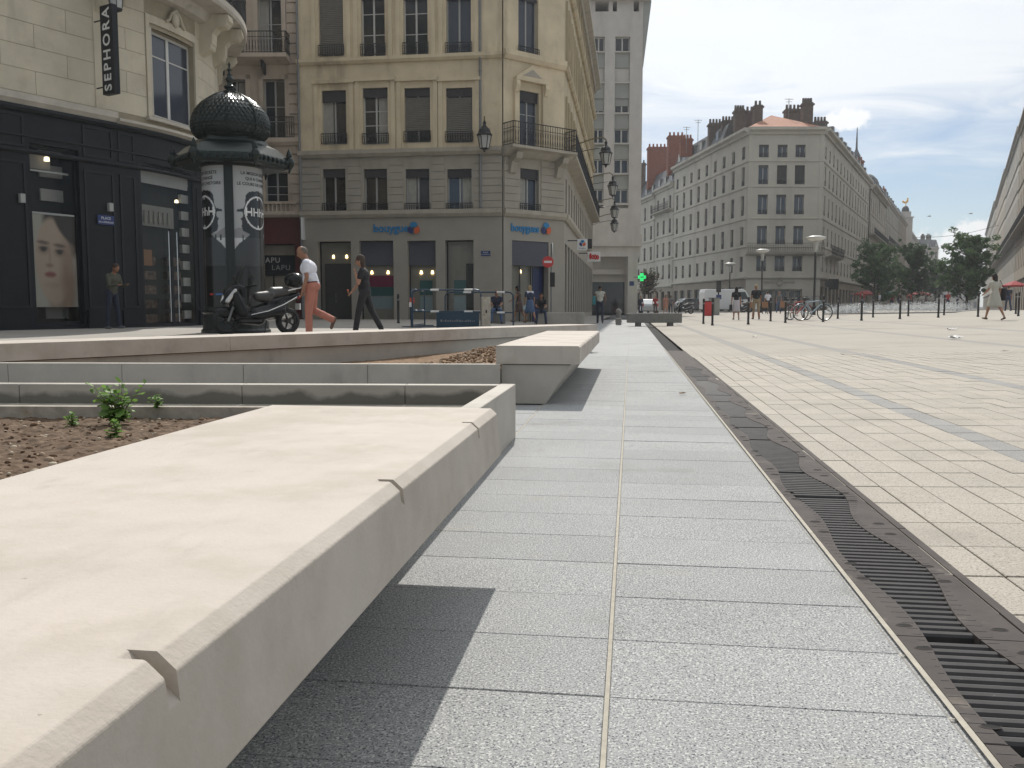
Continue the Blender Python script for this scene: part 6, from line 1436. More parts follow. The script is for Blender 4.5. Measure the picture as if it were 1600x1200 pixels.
def scooter(label, x, y, rz, top=True):
    t = thing('motor_scooter', label, 'scooter', (x, y, gz(x, y)), rz)
    wheel(t, (.74, 0, .29), .29, .13, 'front_wheel', 'plastic_black'); wheel(t, (-.70, 0, .28), .28, .15, 'rear_wheel', 'plastic_black')
    sh = [('c', (.42, 0, .55), (.64, 0, .86), .19, .14, 'scooter_black'), ('c', (.46, .16, .5), (.60, .15, .84), .14, .10, 'scooter_black'), ('c', (.46, -.16, .5), (.60, -.15, .84), .14, .10, 'scooter_black'), ('c', (.62, 0, .80), (.80, 0, .66), .10, .05, 'scooter_black'), ('c', (.40, .16, .45), (.40, .14, .95), .07, .06, 'scooter_black'), ('c', (.40, -.16, .45), (.40, -.14, .95), .07, .06, 'scooter_black'), ('e', (.5, 0, .98), (.16, .2, .09), None, 'scooter_black')]
    put('front_fairing', blob_mesh(sh, .02, ['scooter_black']), t)
    put('rear_body', blob_mesh([('c', (.1, 0, .42), (-.55, 0, .62), .18, .15, 'scooter_black'), ('c', (-.3, 0, .66), (-.95, 0, .84), .14, .07, 'scooter_black'), ('c', (.1, .1, .4), (-.5, .12, .5), .12, .1, 'scooter_black'), ('c', (.1, -.1, .4), (-.5, -.12, .5), .12, .1, 'scooter_black'), ('c', (.45, 0, .36), (.0, 0, .34), .13, .15, 'scooter_black')], .02, ['scooter_black']), t)
    put('footboard', MB().box(.05, .52, -.24, .24, .27, .32).mesh('footboard', 'plastic_black'), t)
    put('seat', blob_mesh([('c', (.02, 0, .80), (-.22, 0, .79), .10, .14, 'seat_vinyl'), ('c', (-.34, 0, .88), (-.68, 0, .92), .13, .10, 'seat_vinyl'), ('c', (-.28, .07, .84), (-.28, -.07, .84), .08, .08, 'seat_vinyl')], .018, ['seat_vinyl']), t)
    mb = MB(); mb.tube([(-.62, .17, .93), (-.8, .18, .97), (-.95, .14, 1.0), (-.97, 0, 1.0), (-.95, -.14, 1.0), (-.8, -.18, .97), (-.62, -.17, .93)], .016, 6); mb.build('grab_rail', 'chrome', t)
    vs = []; n = 6
    for i in range(n + 1):
        f_ = i / n; z = .96 + .50 * f_; xx = .60 - .30 * f_; w = .26 * (1 - .35 * f_ * f_)
        for j in range(7): b = -1 + 2 * j / 6; vs.append((xx - .10 * b * b, w * b, z))
    MB().add(vs, [(i * 7 + j, i * 7 + j + 1, i * 7 + j + 8, i * 7 + j + 7) for i in range(n) for j in range(6)]).build('windscreen', 'screen_glass', t, smooth=True)
    for s in (-1, 1):
        put('headlight', blob_mesh([('c', (.74, s * .10, .70), (.62, s * .20, .92), .06, .04, 'chrome')], .012, ['chrome'], 3), t)
        mb = MB(); mb.cyl((.30, s * .15, 1.02), (.34, s * .34, 1.17), .012, n=6); mb.ball((.34, s * .36, 1.20), (.025, .085, .055), 10, 8); mb.build('mirror', 'plastic_black', t, smooth=True)
        mb = MB(); mb.cyl((.30, s * .05, 1.0), (.22, s * .33, 1.03), .017, n=8); mb.cyl((.235, s * .24, 1.027), (.215, s * .36, 1.032), .024, n=8); mb.build('handlebar_grip', 'plastic_black', t)
        mb = MB(); mb.cyl((.60, s * .09, .62), (.74, s * .09, .29), .026, n=8); mb.build('fork_leg', 'zinc', t)
    put('mudguard', blob_mesh([('e', (.75, 0, .47), (.24, .09, .12), None, 'scooter_black')], .02, ['scooter_black']), t)
    mb = MB(); mb.cyl((-.30, -.2, .33), (-.92, -.24, .44), .06, .085, 14); mb.build('exhaust', 'chrome', t, smooth=True)
    for s in (-1, 1): MB().tube([(.30, s * .235, .42), (-.1, s * .25, .50), (-.5, s * .21, .64), (-.88, s * .10, .80)], .012, 6).build('side_trim', 'chrome', t)
    MB().tube([(-.1, .16, .3), (-.02, .2, .02), (-.02, .26, .0)], .014, 6).build('side_stand', 'iron_black', t)
    MB().box(-.98, -.95, -.09, .09, .52, .66).build('number_plate', 'sign_white', t); mb = MB(); mb.ball((-.96, 0, .80), (.03, .12, .035), 10, 6); mb.build('tail_light', 'sign_red', t)
    if top: put('top_case', blob_mesh([('e', (-.90, 0, 1.16), (.23, .24, .17), None, 'scooter_black'), ('e', (-.90, 0, 1.08), (.21, .22, .10), None, 'scooter_black')], .02, ['scooter_black']), t)
    return t
scooter('black maxi scooter with windscreen and top case parked against the advertising column', -5.35, 18.55, R(180 + 46))

# ------------------------------------------------------------------ crowd barriers, posts, blocks
def barrier(label, a, b, panel=False):
    a, b = Vector(a), Vector(b); d = b - a; L_ = d.length; rz = math.atan2(d.y, d.x); g0 = gz(*a)
    t = thing('crowd_barrier', label, 'barrier', (a.x, a.y, gz((a.x + b.x) / 2, (a.y + b.y) / 2)), rz, 'blue crowd barriers in front of the shop'); r = .022
    path = [(0, 0, .0), (0, 0, .93)] + [(.15 - .15 * math.cos(x), 0, .93 + .15 * math.sin(x)) for x in (R(30), R(60), R(90))] + [(L_ - .15 + .15 * math.sin(x), 0, .93 + .15 * math.cos(x)) for x in (0.0, R(30), R(60), R(90))] + [(L_, 0, 0)]
    MB().tube(path, r, 8).build('frame', 'blue_steel', t); MB().cyl((0, 0, .48), (L_, 0, .48), .02, n=8).build('middle_rail', 'blue_steel', t); MB().cyl((0, 0, .06), (L_, 0, .06), .016, n=8).build('bottom_rail', 'blue_steel', t)
    for x in (.33, .82 if L_ > 1.2 else .5):
        for z in (1.08, .48): MB().cyl((L_ * x - .12, 0, z), (L_ * x + .12, 0, z), .028, n=8).build('white_tape', 'white_tape', t)
    for x in (.15, L_ - .15): MB().box(x - .02, x + .02, -.3, .3, 0, .03).build('foot', 'blue_steel', t)
    if panel:
        MB().box(L_ * .36, L_ - .05, -.06, -.035, .02, .46).build('panel', 'blue_steel', t); rq = random.Random(2); mb = MB(); x = L_ * .42
        while x < L_ - .15: w = rq.uniform(.015, .05); mb.box(x, x + w, -.063, -.06, .20, .20 + rq.uniform(.03, .06)); x += w + .03
        tag(mb.build('worn_lettering', 'zinc', t), kind='stuff')
    return t
def wx(px, Y): return ((px - 800) / FOC * Y, Y)
barrier('blue crowd barrier carrying a dark blue panel, nearest of the group', wx(645, 24.6), wx(752, 24.2), True)
barrier('blue crowd barrier standing behind the concrete post', wx(696, 26.4), wx(802, 26.0)); barrier('short blue crowd barrier end-on at the left of the group', wx(643, 25.0), wx(664, 27.2))
p = wx(643, 24.7); t = thing('barrier_tape', 'scrap of red and white tape tied to the left barrier', 'tape', (p[0], p[1], gz(*p) + .68)); MB().box(-.03, .1, -.06, -.03, 0, .16).build('red_strip', 'red_tape', t); MB().box(-.05, .04, -.065, -.035, -.1, .03).build('white_strip', 'white_tape', t)
p = wx(759, 24.0); t = thing('concrete_post', 'square concrete post standing beside the blue barriers', 'post', (*p, gz(*p)), .2)
o = MB().prism([(-.12, -.10), (.12, -.10), (.12, .10), (-.12, .10)], -.02, .93).build('shaft', 'footing_concrete', t); bevel(o, .012); MB().box(-.02, .02, -.106, -.099, .5, .58).build('socket', 'void', t)
def block(name, label, cat, px0, px1, Y, h, d, mat, rz=0.0, feet=False):
    x0, x1 = wx(px0, Y)[0], wx(px1, Y)[0]; xc = (x0 + x1) / 2; t = thing(name, label, cat, (xc, Y, gz(xc, Y)), rz); w = (x1 - x0) / 2
    z0 = .13 if feet else 0; o = MB().box(-w, w, -d / 2, d / 2, z0, h).build('seat_slab', mat, t); bevel(o, .02)
    if feet:
        for s in (-1, 1): MB().box(s * w * .6 - .09, s * w * .6 + .09, -d * .4, d * .4, -.02, .135).build('foot', mat, t)
    return t
block('stone_bench', 'grey stone bench on two feet in the middle of the walkway', 'bench', 980, 1063, 33.8, .50, .55, 'bench_granite', 0, True)
block('stone_bench', 'pale stone block bench in front of the corner shop', 'bench', 838, 913, 37.6, .50, .6, 'wall_concrete', -.05)
block('stone_block', 'small dark stone cube on the pavement left of the grey bench', 'block', 962, 970, 36, .27, .25, 'bench_granite'); 
p = wx(966, 42); t = thing('low_bollard', 'low grey round-headed bollard behind the dark stone cube', 'bollard', (*p, 0)); MB().lathe([(.12, 0), (.12, .42), (.15, .46), (.15, .52), (.1, .62), (0, .66)], 14).build('post', 'bench_granite', t, smooth=True); MB().lathe([(.16, 0), (.16, .08), (.12, .1)], 14).build('collar', 'bench_granite', t)
# bollards: thin dark posts in two rows across the square
def ground_at(px, py):
    d = ray(px, py); z = 0
    for _ in range(40):
        t_ = (z - CAMH) / d.z; P_ = Vector((0, 0, CAMH)) + d * t_; z = z * .5 + gz(P_.x, P_.y) * .5
    return P_
bm_ = MB().lathe([(.055, 0), (.055, .04), (.042, .06), (.042, .93), (.050, .935), (.050, .975), (.042, .98), (.042, 1.0), (.03, 1.03), (0, 1.04)], 14).mesh('post', 'bollard_iron', True); bk_ = MB().lathe([(.044, .80), (.046, .80), (.046, .86), (.044, .86)], 14).mesh('band', 'zinc', True)
BL = [(1099, 506), (1113, 508.5), (1169, 507), (1204, 502), (1227, 504.5), (1256, 500), (1286, 503), (1309, 498), (1346, 501), (1364, 496), (1406, 498.6), (1419, 494), (1466, 496.3), (1475, 492.5), (1528, 495), (1587, 490.5), (1591, 494)]
left_of = ['left of the red box', 'right of the red box', 'beside the two strolling women', 'behind the two women', 'left of the bicycles', 'in front of the bicycle rear wheel', 'in front of the bicycle front wheel', 'right of the bicycles', 'left of the first tree', 'below the first tree', 'below the second tree', 'right of the second tree', 'left of the big tree', 'below the big tree', 'left of the woman in the cream dress', 'behind the woman in the cream dress', 'at the right edge of the picture']
for (px_, py_), lo_ in zip(BL, left_of):
    P_ = ground_at(px_, py_); P_ = Vector((P_.x * min(1, 36 / P_.y), min(P_.y, 36), 0)) if P_.y > 46 else P_
    t = thing('bollard', 'slim dark iron bollard ' + lo_, 'bollard', (P_.x, P_.y, gz(P_.x, P_.y)), 0, 'slim bollards across the square'); put('post', bm_, t); put('band', bk_, t)
P_ = wx(623, 31); t = thing('bollard', 'thin dark post standing between the shop windows behind the barrier', 'bollard', (*P_, gz(*P_)), 0, 'slim bollards across the square'); put('post', bm_, t); put('band', bk_, t)
# no-entry sign on its pole with a traffic light
p = wx(861, 40.4); t = thing('no_entry_sign', 'red no-entry sign with white bar on a pole at the shop corner', 'sign', (*p, 0))
MB().cyl((0, 0, 0), (0, 0, 3.6), .035, n=8).build('pole', 'zinc', t); o = MB().cyl((-.16, -.07, 2.78), (-.16, -.045, 2.78), .26, n=24).build('disc', 'sign_red', t); MB().box(-.34, .02, -.078, -.071, 2.73, 2.83).build('bar', 'sign_white', t); MB().cyl((.02, -.03, 3.35), (.06, -.03, 3.35), .30, n=24, sx=1).build('side_sign', 'sign_white', t)
MB().box(-.06, .16, -.1, .1, 1.65, 2.3).build('signal_box', 'plastic_black', t)
for z in (1.8, 2.0, 2.18): MB().cyl((.05, -.13, z), (.05, -.1, z), .07, n=12).build('signal_lens', 'interior_dark', t)
# signs projecting from the side facade
def hang(name, label, px_, py_, Y, w, h, mat, arm=.5):
    P_ = at(px_, py_, Y); t = thing(name, label, 'sign', P_); MB().box(-w / 2, w / 2, -.06, .06, -h / 2, h / 2).build('panel', mat, t); MB().box(-w / 2 - arm, -w / 2, -.025, .025, h * .3, h * .3 + .05).build('arm', 'iron_black', t); return t
t = hang('hanging_sign', 'square white projecting sign with blue and orange roundel', 910, 382, 45.5, .52, .56, 'sign_white'); PX = Path([(t.location.x, t.location.y), (t.location.x + 1, t.location.y)], (t.location.x, t.location.y)); logo(t, PX, 0, .062, .05, .17); lettering('lettering', 'bouygues', .10, 'logo_navy', t, (0, -.063, -.19), 0, .001)
hang('hanging_sign', 'small black projecting sign right of the white one', 921, 381, 46.5, .26, .5, 'plastic_black', .2)
t = hang('hanging_sign', 'white projecting sign with red rounded lettering below the square one', 928, 401, 50, .72, .55, 'sign_white'); 
for x, z, w, h in ((-.2, .02, .07, .32), (-.06, -.02, .1, .2), (.07, -.02, .1, .24), (.2, -.04, .1, .2)):
    mb = MB(); mb.tube([(x + w * .5 * math.cos(a), -.075, z + h * .5 * math.sin(a)) for a in [2 * math.pi * k / 10 for k in range(10)]], .035, 6, closed=True); mb.build('red_mark', 'sign_red', t)
# pharmacy cross
P_ = at(1003, 433, 86.5); t = thing('pharmacy_cross', 'lit green pharmacy cross projecting from the tower', 'sign', P_); mb = MB(); mb.box(-.38, .38, -.08, .08, -.15, .15); mb.box(-.15, .15, -.078, .078, .15, .38); mb.box(-.15, .15, -.078, .078, -.38, -.15); mb.build('lit_cross', 'led_green', t); MB().box(-.16, .16, -.09, -.082, -.05, .05).build('dark_centre', 'kiosk_dark', t); MB().box(-.8, -.38, -.03, .03, -.03, .03).build('arm', 'iron_black', t)
# street lanterns on long brackets
def lantern(label, X, Y, Z, wallx):
    t = thing('street_lantern', label, 'lantern', (X, Y, Z), 0, 'old street lanterns along the side street')
    MB().lathe([(.05, -.62), (.20, -.55), (.30, 0)], 6).build('glazing', 'lantern_glass', t); MB().lathe([(.36, 0), (.36, .05), (.28, .14), (.24, .30), (.10, .42), (.06, .5), (.09, .56), (.02, .7), (0, .74)], 8).build('cap', 'iron_black', t); MB().lathe([(0, -.74), (.05, -.7), (.05, -.64), (.2, -.58), (.2, -.54)], 6).build('base', 'iron_black', t)
    mb = MB()
    for k in range(6): a = 2 * math.pi * k / 6; mb.cyl((.2 * math.cos(a), .2 * math.sin(a), -.56), (.31 * math.cos(a), .31 * math.sin(a), 0), .02, n=4)
    mb.build('frame', 'iron_black', t)
    w = wallx - X; MB().tube([(0, 0, .72), (.1 * w, 0, .86), (.4 * w, 0, .75), (w, 0, .35)], .035, 6).build('bracket', 'bronze', t); MB().tube([(.15 * w, 0, .3), (.6 * w, 0, .15), (w, 0, -.1)], .02, 5).build('stay', 'iron_black', t); return t
M_('bronze', (0.14, 0.11, 0.045), .5, metal=.3, var=.15)
def psx(Y): return 2.56 + .1348 * (Y - 43.65)
for i, (px_, py_, Y) in enumerate(((944, 240, 47.5), (955, 291, 58), (958, 328, 67), (958, 350, 73.5))):
    lantern(('nearest', 'second', 'third', 'farthest')[i] + ' black street lantern hanging over the side street', (px_ - 800) / FOC * Y, Y, at(px_, py_, Y).z, psx(Y))
P_ = at(757, 212, 40.7); lantern('black lantern on an ornate bracket at the front corner of the yellow building', P_.x, P_.y, P_.z, P_.x - .02); o = list(bpy.data.objects)[-1]
# modern lamp posts
for px_, yd, Y, lab in ((1270, 371, 55, 'tall lamp post with a wide white disc, nearest, right of the cream facade'), (1188, 391, 76, 'lamp post with white disc in front of the cream facade'), (1138, 412, 92, 'smallest lamp post with white disc, farthest left')):
    x, y = wx(px_, Y); z0 = gz(x, y); zt = at(px_, yd, Y).z - z0; t = thing('lamp_post', lab, 'lamp', (x, y, z0), 0, 'disc lamp posts on the square')
    MB().lathe([(.12, 0), (.12, .5), (.075, .6), (.065, zt - .9)], 12).build('pole', 'bollard_iron', t); MB().lathe([(0, zt + .12), (.30, zt + .10), (.58, zt + .02), (.60, zt - .03), (.45, zt - .14), (.2, zt - .22), (0, zt - .24)], 24).build('disc_shade', 'lamp_disc', t, smooth=True); MB().lathe([(.10, zt - .9), (.17, zt - .25), (.0, zt - .24)], 14).build('lamp_body', 'lantern_glass', t)
# red box, cabinet, traffic light
P_ = ground_at(1105, 490.5); P_ = Vector((wx(1105, 62)[0], 62, 0)); t = thing('red_box', 'upright red box standing beside two bollards', 'box', (P_.x, P_.y, gz(P_.x, P_.y))); o = MB().box(-.30, .26, -.2, .2, 0, 1.0).build('body', 'sign_red', t); bevel(o, .02); MB().box(-.33, .29, -.22, .22, 1.0, 1.05).build('cap', 'plastic_black', t)
P_ = wx(1114, 66); t = thing('cabinet', 'grey green street cabinet behind the red box', 'cabinet', (*P_, gz(*P_))); o = MB().box(-.35, .4, -.2, .2, 0, 1.25).build('body', 'modern_panel', t); bevel(o, .02); MB().box(-.02, .0, -.21, -.2, .1, 1.15).build('door_gap', 'void', t); MB().box(-.4, .45, -.25, .25, 1.25, 1.3).build('lid', 'zinc', t)
P_ = wx(1121, 70); t = thing('traffic_light', 'black traffic light on a post behind the street cabinet', 'traffic light', (*P_, gz(*P_))); MB().cyl((0, 0, 0), (0, 0, 2.6), .06, n=8).build('pole', 'plastic_black', t); MB().box(-.17, .17, -.12, .12, 1.75, 2.65).build('head', 'plastic_black', t); MB().box(-.2, .2, -.14, -.05, 1.2, 1.55).build('panel', 'sign_blue', t)
for z in (1.9, 2.2, 2.5): MB().cyl((0, -.15, z), (0, -.12, z), .09, n=12).build('lens', 'interior_dark', t)
# scraps of paper on the square
for i, (px_, py_, s, lab) in enumerate(((1487, 516, .22, 'crumpled white paper on the square, farther of two'), (1493, 529, .24, 'crumpled white paper on the square, nearer of two'), (1179, 527, .1, 'tiny white scrap of litter near the walkway'), (1066, 617, .05, 'grey pebble lying on the drainage channel'))):
    P_ = ground_at(px_, py_); r3 = random.Random(i); vs = [(s * (a / 4 - .5) + r3.uniform(-.03, .03) * s * 4, s * .7 * (b / 4 - .5) + r3.uniform(-.03, .03) * s * 4, .012 + r3.uniform(0, .25) * s) for b in range(5) for a in range(5)]
    o = MB().add(vs, [(b * 5 + a, b * 5 + a + 1, b * 5 + a + 6, b * 5 + a + 5) for b in range(4) for a in range(4)]).build('paper_scrap' if i < 3 else 'pebble', 'paper' if i < 3 else 'pebble', None, (P_.x, P_.y, gz(P_.x, P_.y))); m_ = o.modifiers.new('s', 'SOLIDIFY'); m_.thickness = .004; tag(o, lab, 'litter' if i < 3 else 'pebble')
# ------------------------------------------------------------------ people
def person(label, x, y, rz, h, pose, fit, near=False, extra=None, group=None, z=None):
    """pose: lean, head, legs [(thigh, knee, out)] left and right, arms [(shoulder, elbow, out, twist)]; local +x is forwards"""
    k = h / 1.75; D = R; sk, hr, top, bot, shoe = fit['skin'], fit['hair'], fit['top'], fit['bottom'], fit['shoes']
    P = []; C = lambda a, b, r0, r1, m: P.append(('c', a, b, r0, r1, m)); E = lambda c, r, m, rot=None: P.append(('e', c, r, rot, m))
    hip = Vector((0, 0, 0)); ln = D(pose.get('lean', 0)); up = Vector((math.sin(ln), 0, math.cos(ln))); fw = Vector((math.cos(ln), 0, -math.sin(ln))); side = Vector((0, 1, 0))
    low = 1e9; feet = []
    for s, (th, kn, out) in zip((1, -1), pose['legs']):
        a = hip + side * (.088 * s); d = Vector((math.sin(D(th)), s * math.sin(D(out)), -math.cos(D(th)))).normalized(); kne = a + d * .44
        d2 = Vector((math.sin(D(th - kn)), s * math.sin(D(out)) * .5, -math.cos(D(th - kn)))).normalized(); ank = kne + d2 * .42
        bare = fit.get('legs') == 'bare'; mt = sk if bare else bot
        if fit.get('legs') == 'capri': mt = bot
        lo = fit.get('loose', 1.0) if not bare else 1.0
        C(a, kne, .090 * lo, .064 * lo, bot if not bare else sk); C(kne, kne + d2 * .17, .062 * lo, .056 * lo, mt); C(kne + d2 * .17, ank, .050 if mt == sk else .060 * lo, .036 if mt == sk else .056 * lo, sk if fit.get('legs') == 'capri' else mt)
        t = D(th - kn) * .6; f0 = ank + Vector((-.045 * math.cos(t), 0, -.045 * math.cos(t) - .02)); fd = Vector((math.cos(t), s * .12, math.sin(t))).normalized()
        if th - kn < -40: fd = Vector((.35, 0, -.93)); f0 = ank + Vector((-.05, 0, .01))
        C(f0, f0 + fd * .19, .040, .032, shoe); low = min(low, f0.z - .04, (f0 + fd * .19).z - .032)
    wide = fit.get('wide', 1.0)
    E(hip + Vector((-.012, 0, .02)), (.118 * wide, .165 * wide, .125), bot, (0, ln * .5, 0)); waist = hip + up * .19; chest = hip + up * .36; sh = hip + up * .475; nk = hip + up * .575 + fw * .02
    E(waist, (.108 * wide, .145 * wide, .135), top, (0, ln, 0)); E(chest, (.122 * wide, .172 * wide, .165), top, (0, ln, 0)); C(hip + up * .06, waist, .125 * wide, .115 * wide, top)
    if fit.get('belt'): E(hip + up * .085, (.125 * wide, .162 * wide, .022), fit['belt'], (0, ln, 0))
    C(sh + side * .125, sh - side * .125, .068, .068, top if fit.get('sleeve') != 'strap' else top); C(sh, nk, .062, .052, sk)
    hp = ln + D(pose.get('head', 0)); hu = Vector((math.sin(hp), 0, math.cos(hp))); hf = Vector((math.cos(hp), 0, -math.sin(hp))); hc = nk + hu * .125 + hf * .02
    E(hc, (.098, .076, .115), sk, (0, hp, 0)); E(hc - hu * .055 + hf * .028, (.068, .058, .065), sk, (0, hp, 0)); C(nk, hc - hu * .05, .052, .055, sk)
    C(hc + hf * .090 - hu * .005, hc + hf * .110 - hu * .032, .010, .016, sk)
    for s in (1, -1):
        E(hc + side * (.076 * s) - hf * .012 - hu * .012, (.020, .012, .030), sk, (0, hp, 0))
        if near: E(hc + hf * .088 + side * (.032 * s) + hu * .012, (.008, .013, .007), 'hair_dark' if not fit.get('glasses') else 'plastic_black', (0, hp, 0))
    if near: E(hc + hf * .090 - hu * .062, (.008, .022, .006), 'belt_brown', (0, hp, 0))
    st = fit.get('hairstyle', 'short')
    if st == 'short': E(hc - hf * .016 + hu * .030, (.098, .083, .098), hr, (0, hp, 0))
    elif st == 'receding': E(hc - hf * .040 + hu * .008, (.075, .082, .085), hr, (0, hp, 0))
    elif st == 'bald': pass
    elif st == 'bun': E(hc - hf * .014 + hu * .03, (.10, .084, .10), hr, (0, hp, 0)); E(hc - hf * .10 + hu * .07, (.05, .05, .05), hr)
    else:
        E(hc - hf * .020 + hu * .028, (.105, .090, .104), hr, (0, hp, 0)); L_ = .16 if st == 'bob' else .32
        for s in (-1, 0, 1): C(hc - hf * .055 + side * (.045 * s), hc - hf * .075 + side * (.05 * s) - Vector((0, 0, L_)), .058, .035, hr)
    if fit.get('glasses') and near: C(hc + hf * .082 + side * .055 + hu * .014, hc + hf * .082 - side * .055 + hu * .014, .017, .017, 'plastic_black')
    hands = []
    for s, (sa, el, out, tw) in zip((1, -1), pose['arms']):
        a = sh + side * (.185 * s) - up * .01; base = ln * .4; d = Vector((math.sin(D(sa) + base), s * math.sin(D(out)), -math.cos(D(sa) + base))).normalized(); elb = a + d * .285
        fa = D(sa + el) + base; d2 = Vector((math.sin(fa), s * math.sin(D(tw)), -math.cos(fa))).normalized(); wr = elb + d2 * .245
        sl = fit.get('sleeve', 'short'); ms = top if sl in ('short', 'long') else sk
        C(sh + side * (.12 * s), a, .070, .062, top); C(a, a + d * .16, .060 if ms == top else .048, .058 if ms == top else .045, ms); C(a + d * .16, elb, .046 if sl != 'long' else .052, .041 if sl != 'long' else .046, top if sl == 'long' else sk); C(elb, wr, .041 if sl != 'long' else .047, .028 if sl != 'long' else .037, top if sl == 'long' else sk)
        palm = wr + d2 * .05; E(palm, (.024, .040, .045), sk, (0, -fa, 0)); e2 = Vector((d2.z, 0, -d2.x)); e2 = e2.normalized() if e2.length > .1 else Vector((1, 0, 0)); hands.append((palm, d2))
        if near:
            for i in range(4):
                o_ = (i - 1.5) * .021; b0 = palm + d2 * .035 + side * o_; L1 = (.036, .042, .040, .030)[i]; b1 = b0 + d2 * L1; b2 = b1 + (d2 * .8 + e2 * -.5 * (1 if pose.get('curl', 1) else 0)).normalized() * L1 * .9; C(b0, b1, .0095, .009, sk); C(b1, b2, .009, .0075, sk)
            t0 = palm - side * (.034 * s) - d2 * .012; C(t0, t0 - side * (.022 * s) + d2 * .032, .011, .0095, sk); C(t0 - side * (.022 * s) + d2 * .032, t0 - side * (.016 * s) + d2 * .060, .0095, .008, sk)
        else:
            C(palm, palm + d2 * .075, .030, .018, sk); C(palm - side * (.03 * s), palm - side * (.05 * s) + d2 * .04, .012, .010, sk)
    mats = []; [mats.append(p[-1]) for p in P if p[-1] not in mats]
    z0 = gz(x, y) if z is None else z
    t = thing('person', label, 'person', (x, y, z0), rz, group); me = blob_mesh(P, .0085 if near else .02, mats, 5 if near else 3); me.transform(Matrix.Translation((0, 0, -low)) ); me.transform(Matrix.Scale(k, 4)); put('body', me, t)
    def up_(v): return (Vector(v) + Vector((0, 0, -low))) * k
    if fit.get('skirt'):
        top_, bottom_, w0, w1, m_ = fit['skirt']; mb = MB(); n = 28; prof = []; L_ = 8; vs = []
        for i in range(L_ + 1):
            f_ = i / L_; z_ = top_ * (1 - f_) + bottom_ * f_
            for j in range(n):
                a = 2 * math.pi * j / n; r_ = w0 * (1 - f_) + w1 * f_; r_ *= 1 + .06 * f_ * math.sin(a * 7 + 1.3); bow = .02 * math.sin(f_ * 3)
                vs.append(up_((hip.x + up.x * max(z_, 0) + (r_ * .78 + bow) * math.cos(a), r_ * math.sin(a), z_)))
        mb.add(vs, [(i * n + j, i * n + (j + 1) % n, (i + 1) * n + (j + 1) % n, (i + 1) * n + j)[::-1] for i in range(L_) for j in range(n)]); o = mb.build('skirt', m_, t, smooth=True); sm = o.modifiers.new('s', 'SOLIDIFY'); sm.thickness = .008
    if extra: extra(t, up_, dict(hands=hands, hip=hip, sh=sh, up=up, side=side, hc=hc))
    return t
def bag(t, c, s, mat, strap=None):
    o = MB().box(c[0] - s[0], c[0] + s[0], c[1] - s[1], c[1] + s[1], c[2] - s[2], c[2] + s[2]).build('bag', mat, t); bevel(o, .03, 3)
    if strap: MB().tube(strap, .012, 6).build('bag_strap', mat, t)
def hx(px, Y): return (px - 800) / FOC * Y, Y
STRIDE = [(18, 4, 2), (-16, 14, 2)]; SD = [(2, 2, 3), (-3, 2, 3)]; AR = [(5, 15, 8, 2), (-6, 12, 8, 2)]
x, y = hx(489, 17.2)
person('man in white polo shirt and salmon trousers walking left, hand in pocket', x, y, math.pi, 1.76, dict(lean=9, head=14, legs=[(6, 6, 1), (2, 66, 1)], arms=[(-10, 26, 8, -4), (-8, 30, 8, -4)]), dict(skin='skin_tan', hair='hair_grey', hairstyle='receding', top='shirt_white', bottom='trouser_pink', shoes='shoe_tan', belt='belt_brown', wide=1.3, loose=1.22), near=True)
x, y = hx(571, 18.5)
def ice(t, U, J):
    p, d = J['hands'][1]; q = U(p + d * .06); MB().cyl(q + Vector((0, 0, -.04)), q + Vector((.03, 0, .07)), .010, .016, 8).build('held_cone', 'chair_tan', t); c = q + Vector((.035, 0, .085)); MB().ball(c, (.02, .02, .024), 10, 8).build('orange_scoop', 'logo_orange', t, smooth=True)
person('woman in black t-shirt and trousers walking left with one hand at her face', x, y, math.pi, 1.66, dict(lean=3, head=8, legs=[(16, 6, 2), (-18, 10, 2)], arms=[(14, 148, 6, -14), (26, 14, 12, 4)]), dict(skin='skin', hair='hair_brown', hairstyle='bob', top='cloth_black', bottom='cloth_black', shoes='cloth_black', glasses=True, wide=1.12, loose=1.12), near=True, extra=ice)
x, y = hx(178, 23.3)
person('man in olive jacket and dark trousers leaning by the black shop front', x, y, R(-20), 1.72, dict(lean=8, head=18, legs=[(8, 4, 4), (-2, 2, 6)], arms=[(10, 85, 10, -18), (12, 80, 10, -12)]), dict(skin='skin_tan', hair='hair_brown', top='cloth_olive', sleeve='long', bottom='cloth_navy', shoes='grey_cloth', wide=1.1))
x, y = hx(776, 35)
tb_ = thing('stone_block', 'grey stone block under the bald seated man', 'block', (x, y + .18, gz(x, y))); o = MB().box(-.35, .35, -.25, .25, 0, .40).build('block', 'bench_granite', tb_); bevel(o, .02); MB().box(-.37, .37, -.27, .27, .40, .435).build('top_slab', 'bench_granite', tb_)
SIT = dict(lean=14, head=6, legs=[(86, 84, 10), (86, 84, 10)], arms=[(24, 52, 6, -16), (24, 52, 6, -16)])
person('bald man in dark t-shirt and jeans sitting with hands together', x, y, -math.pi / 2, 1.76, SIT, dict(skin='skin_tan', hair='skin_tan', hairstyle='bald', top='cloth_navy', bottom='denim', shoes='cloth_black', wide=1.12))
x, y = hx(845, 37.1)
person('dark-haired man in black t-shirt sitting on the pale block bench', x, y, -math.pi / 2, 1.74, SIT, dict(skin='skin_tan', hair='hair_dark', top='cloth_black', bottom='denim_dark', shoes='cloth_black'), extra=lambda t, U, J: MB().box(*[a for a in ((.155, .165))], -.09, .09, .82, .9).build('shirt_print', 'stripe_white', t))
x, y = hx(811, 40)
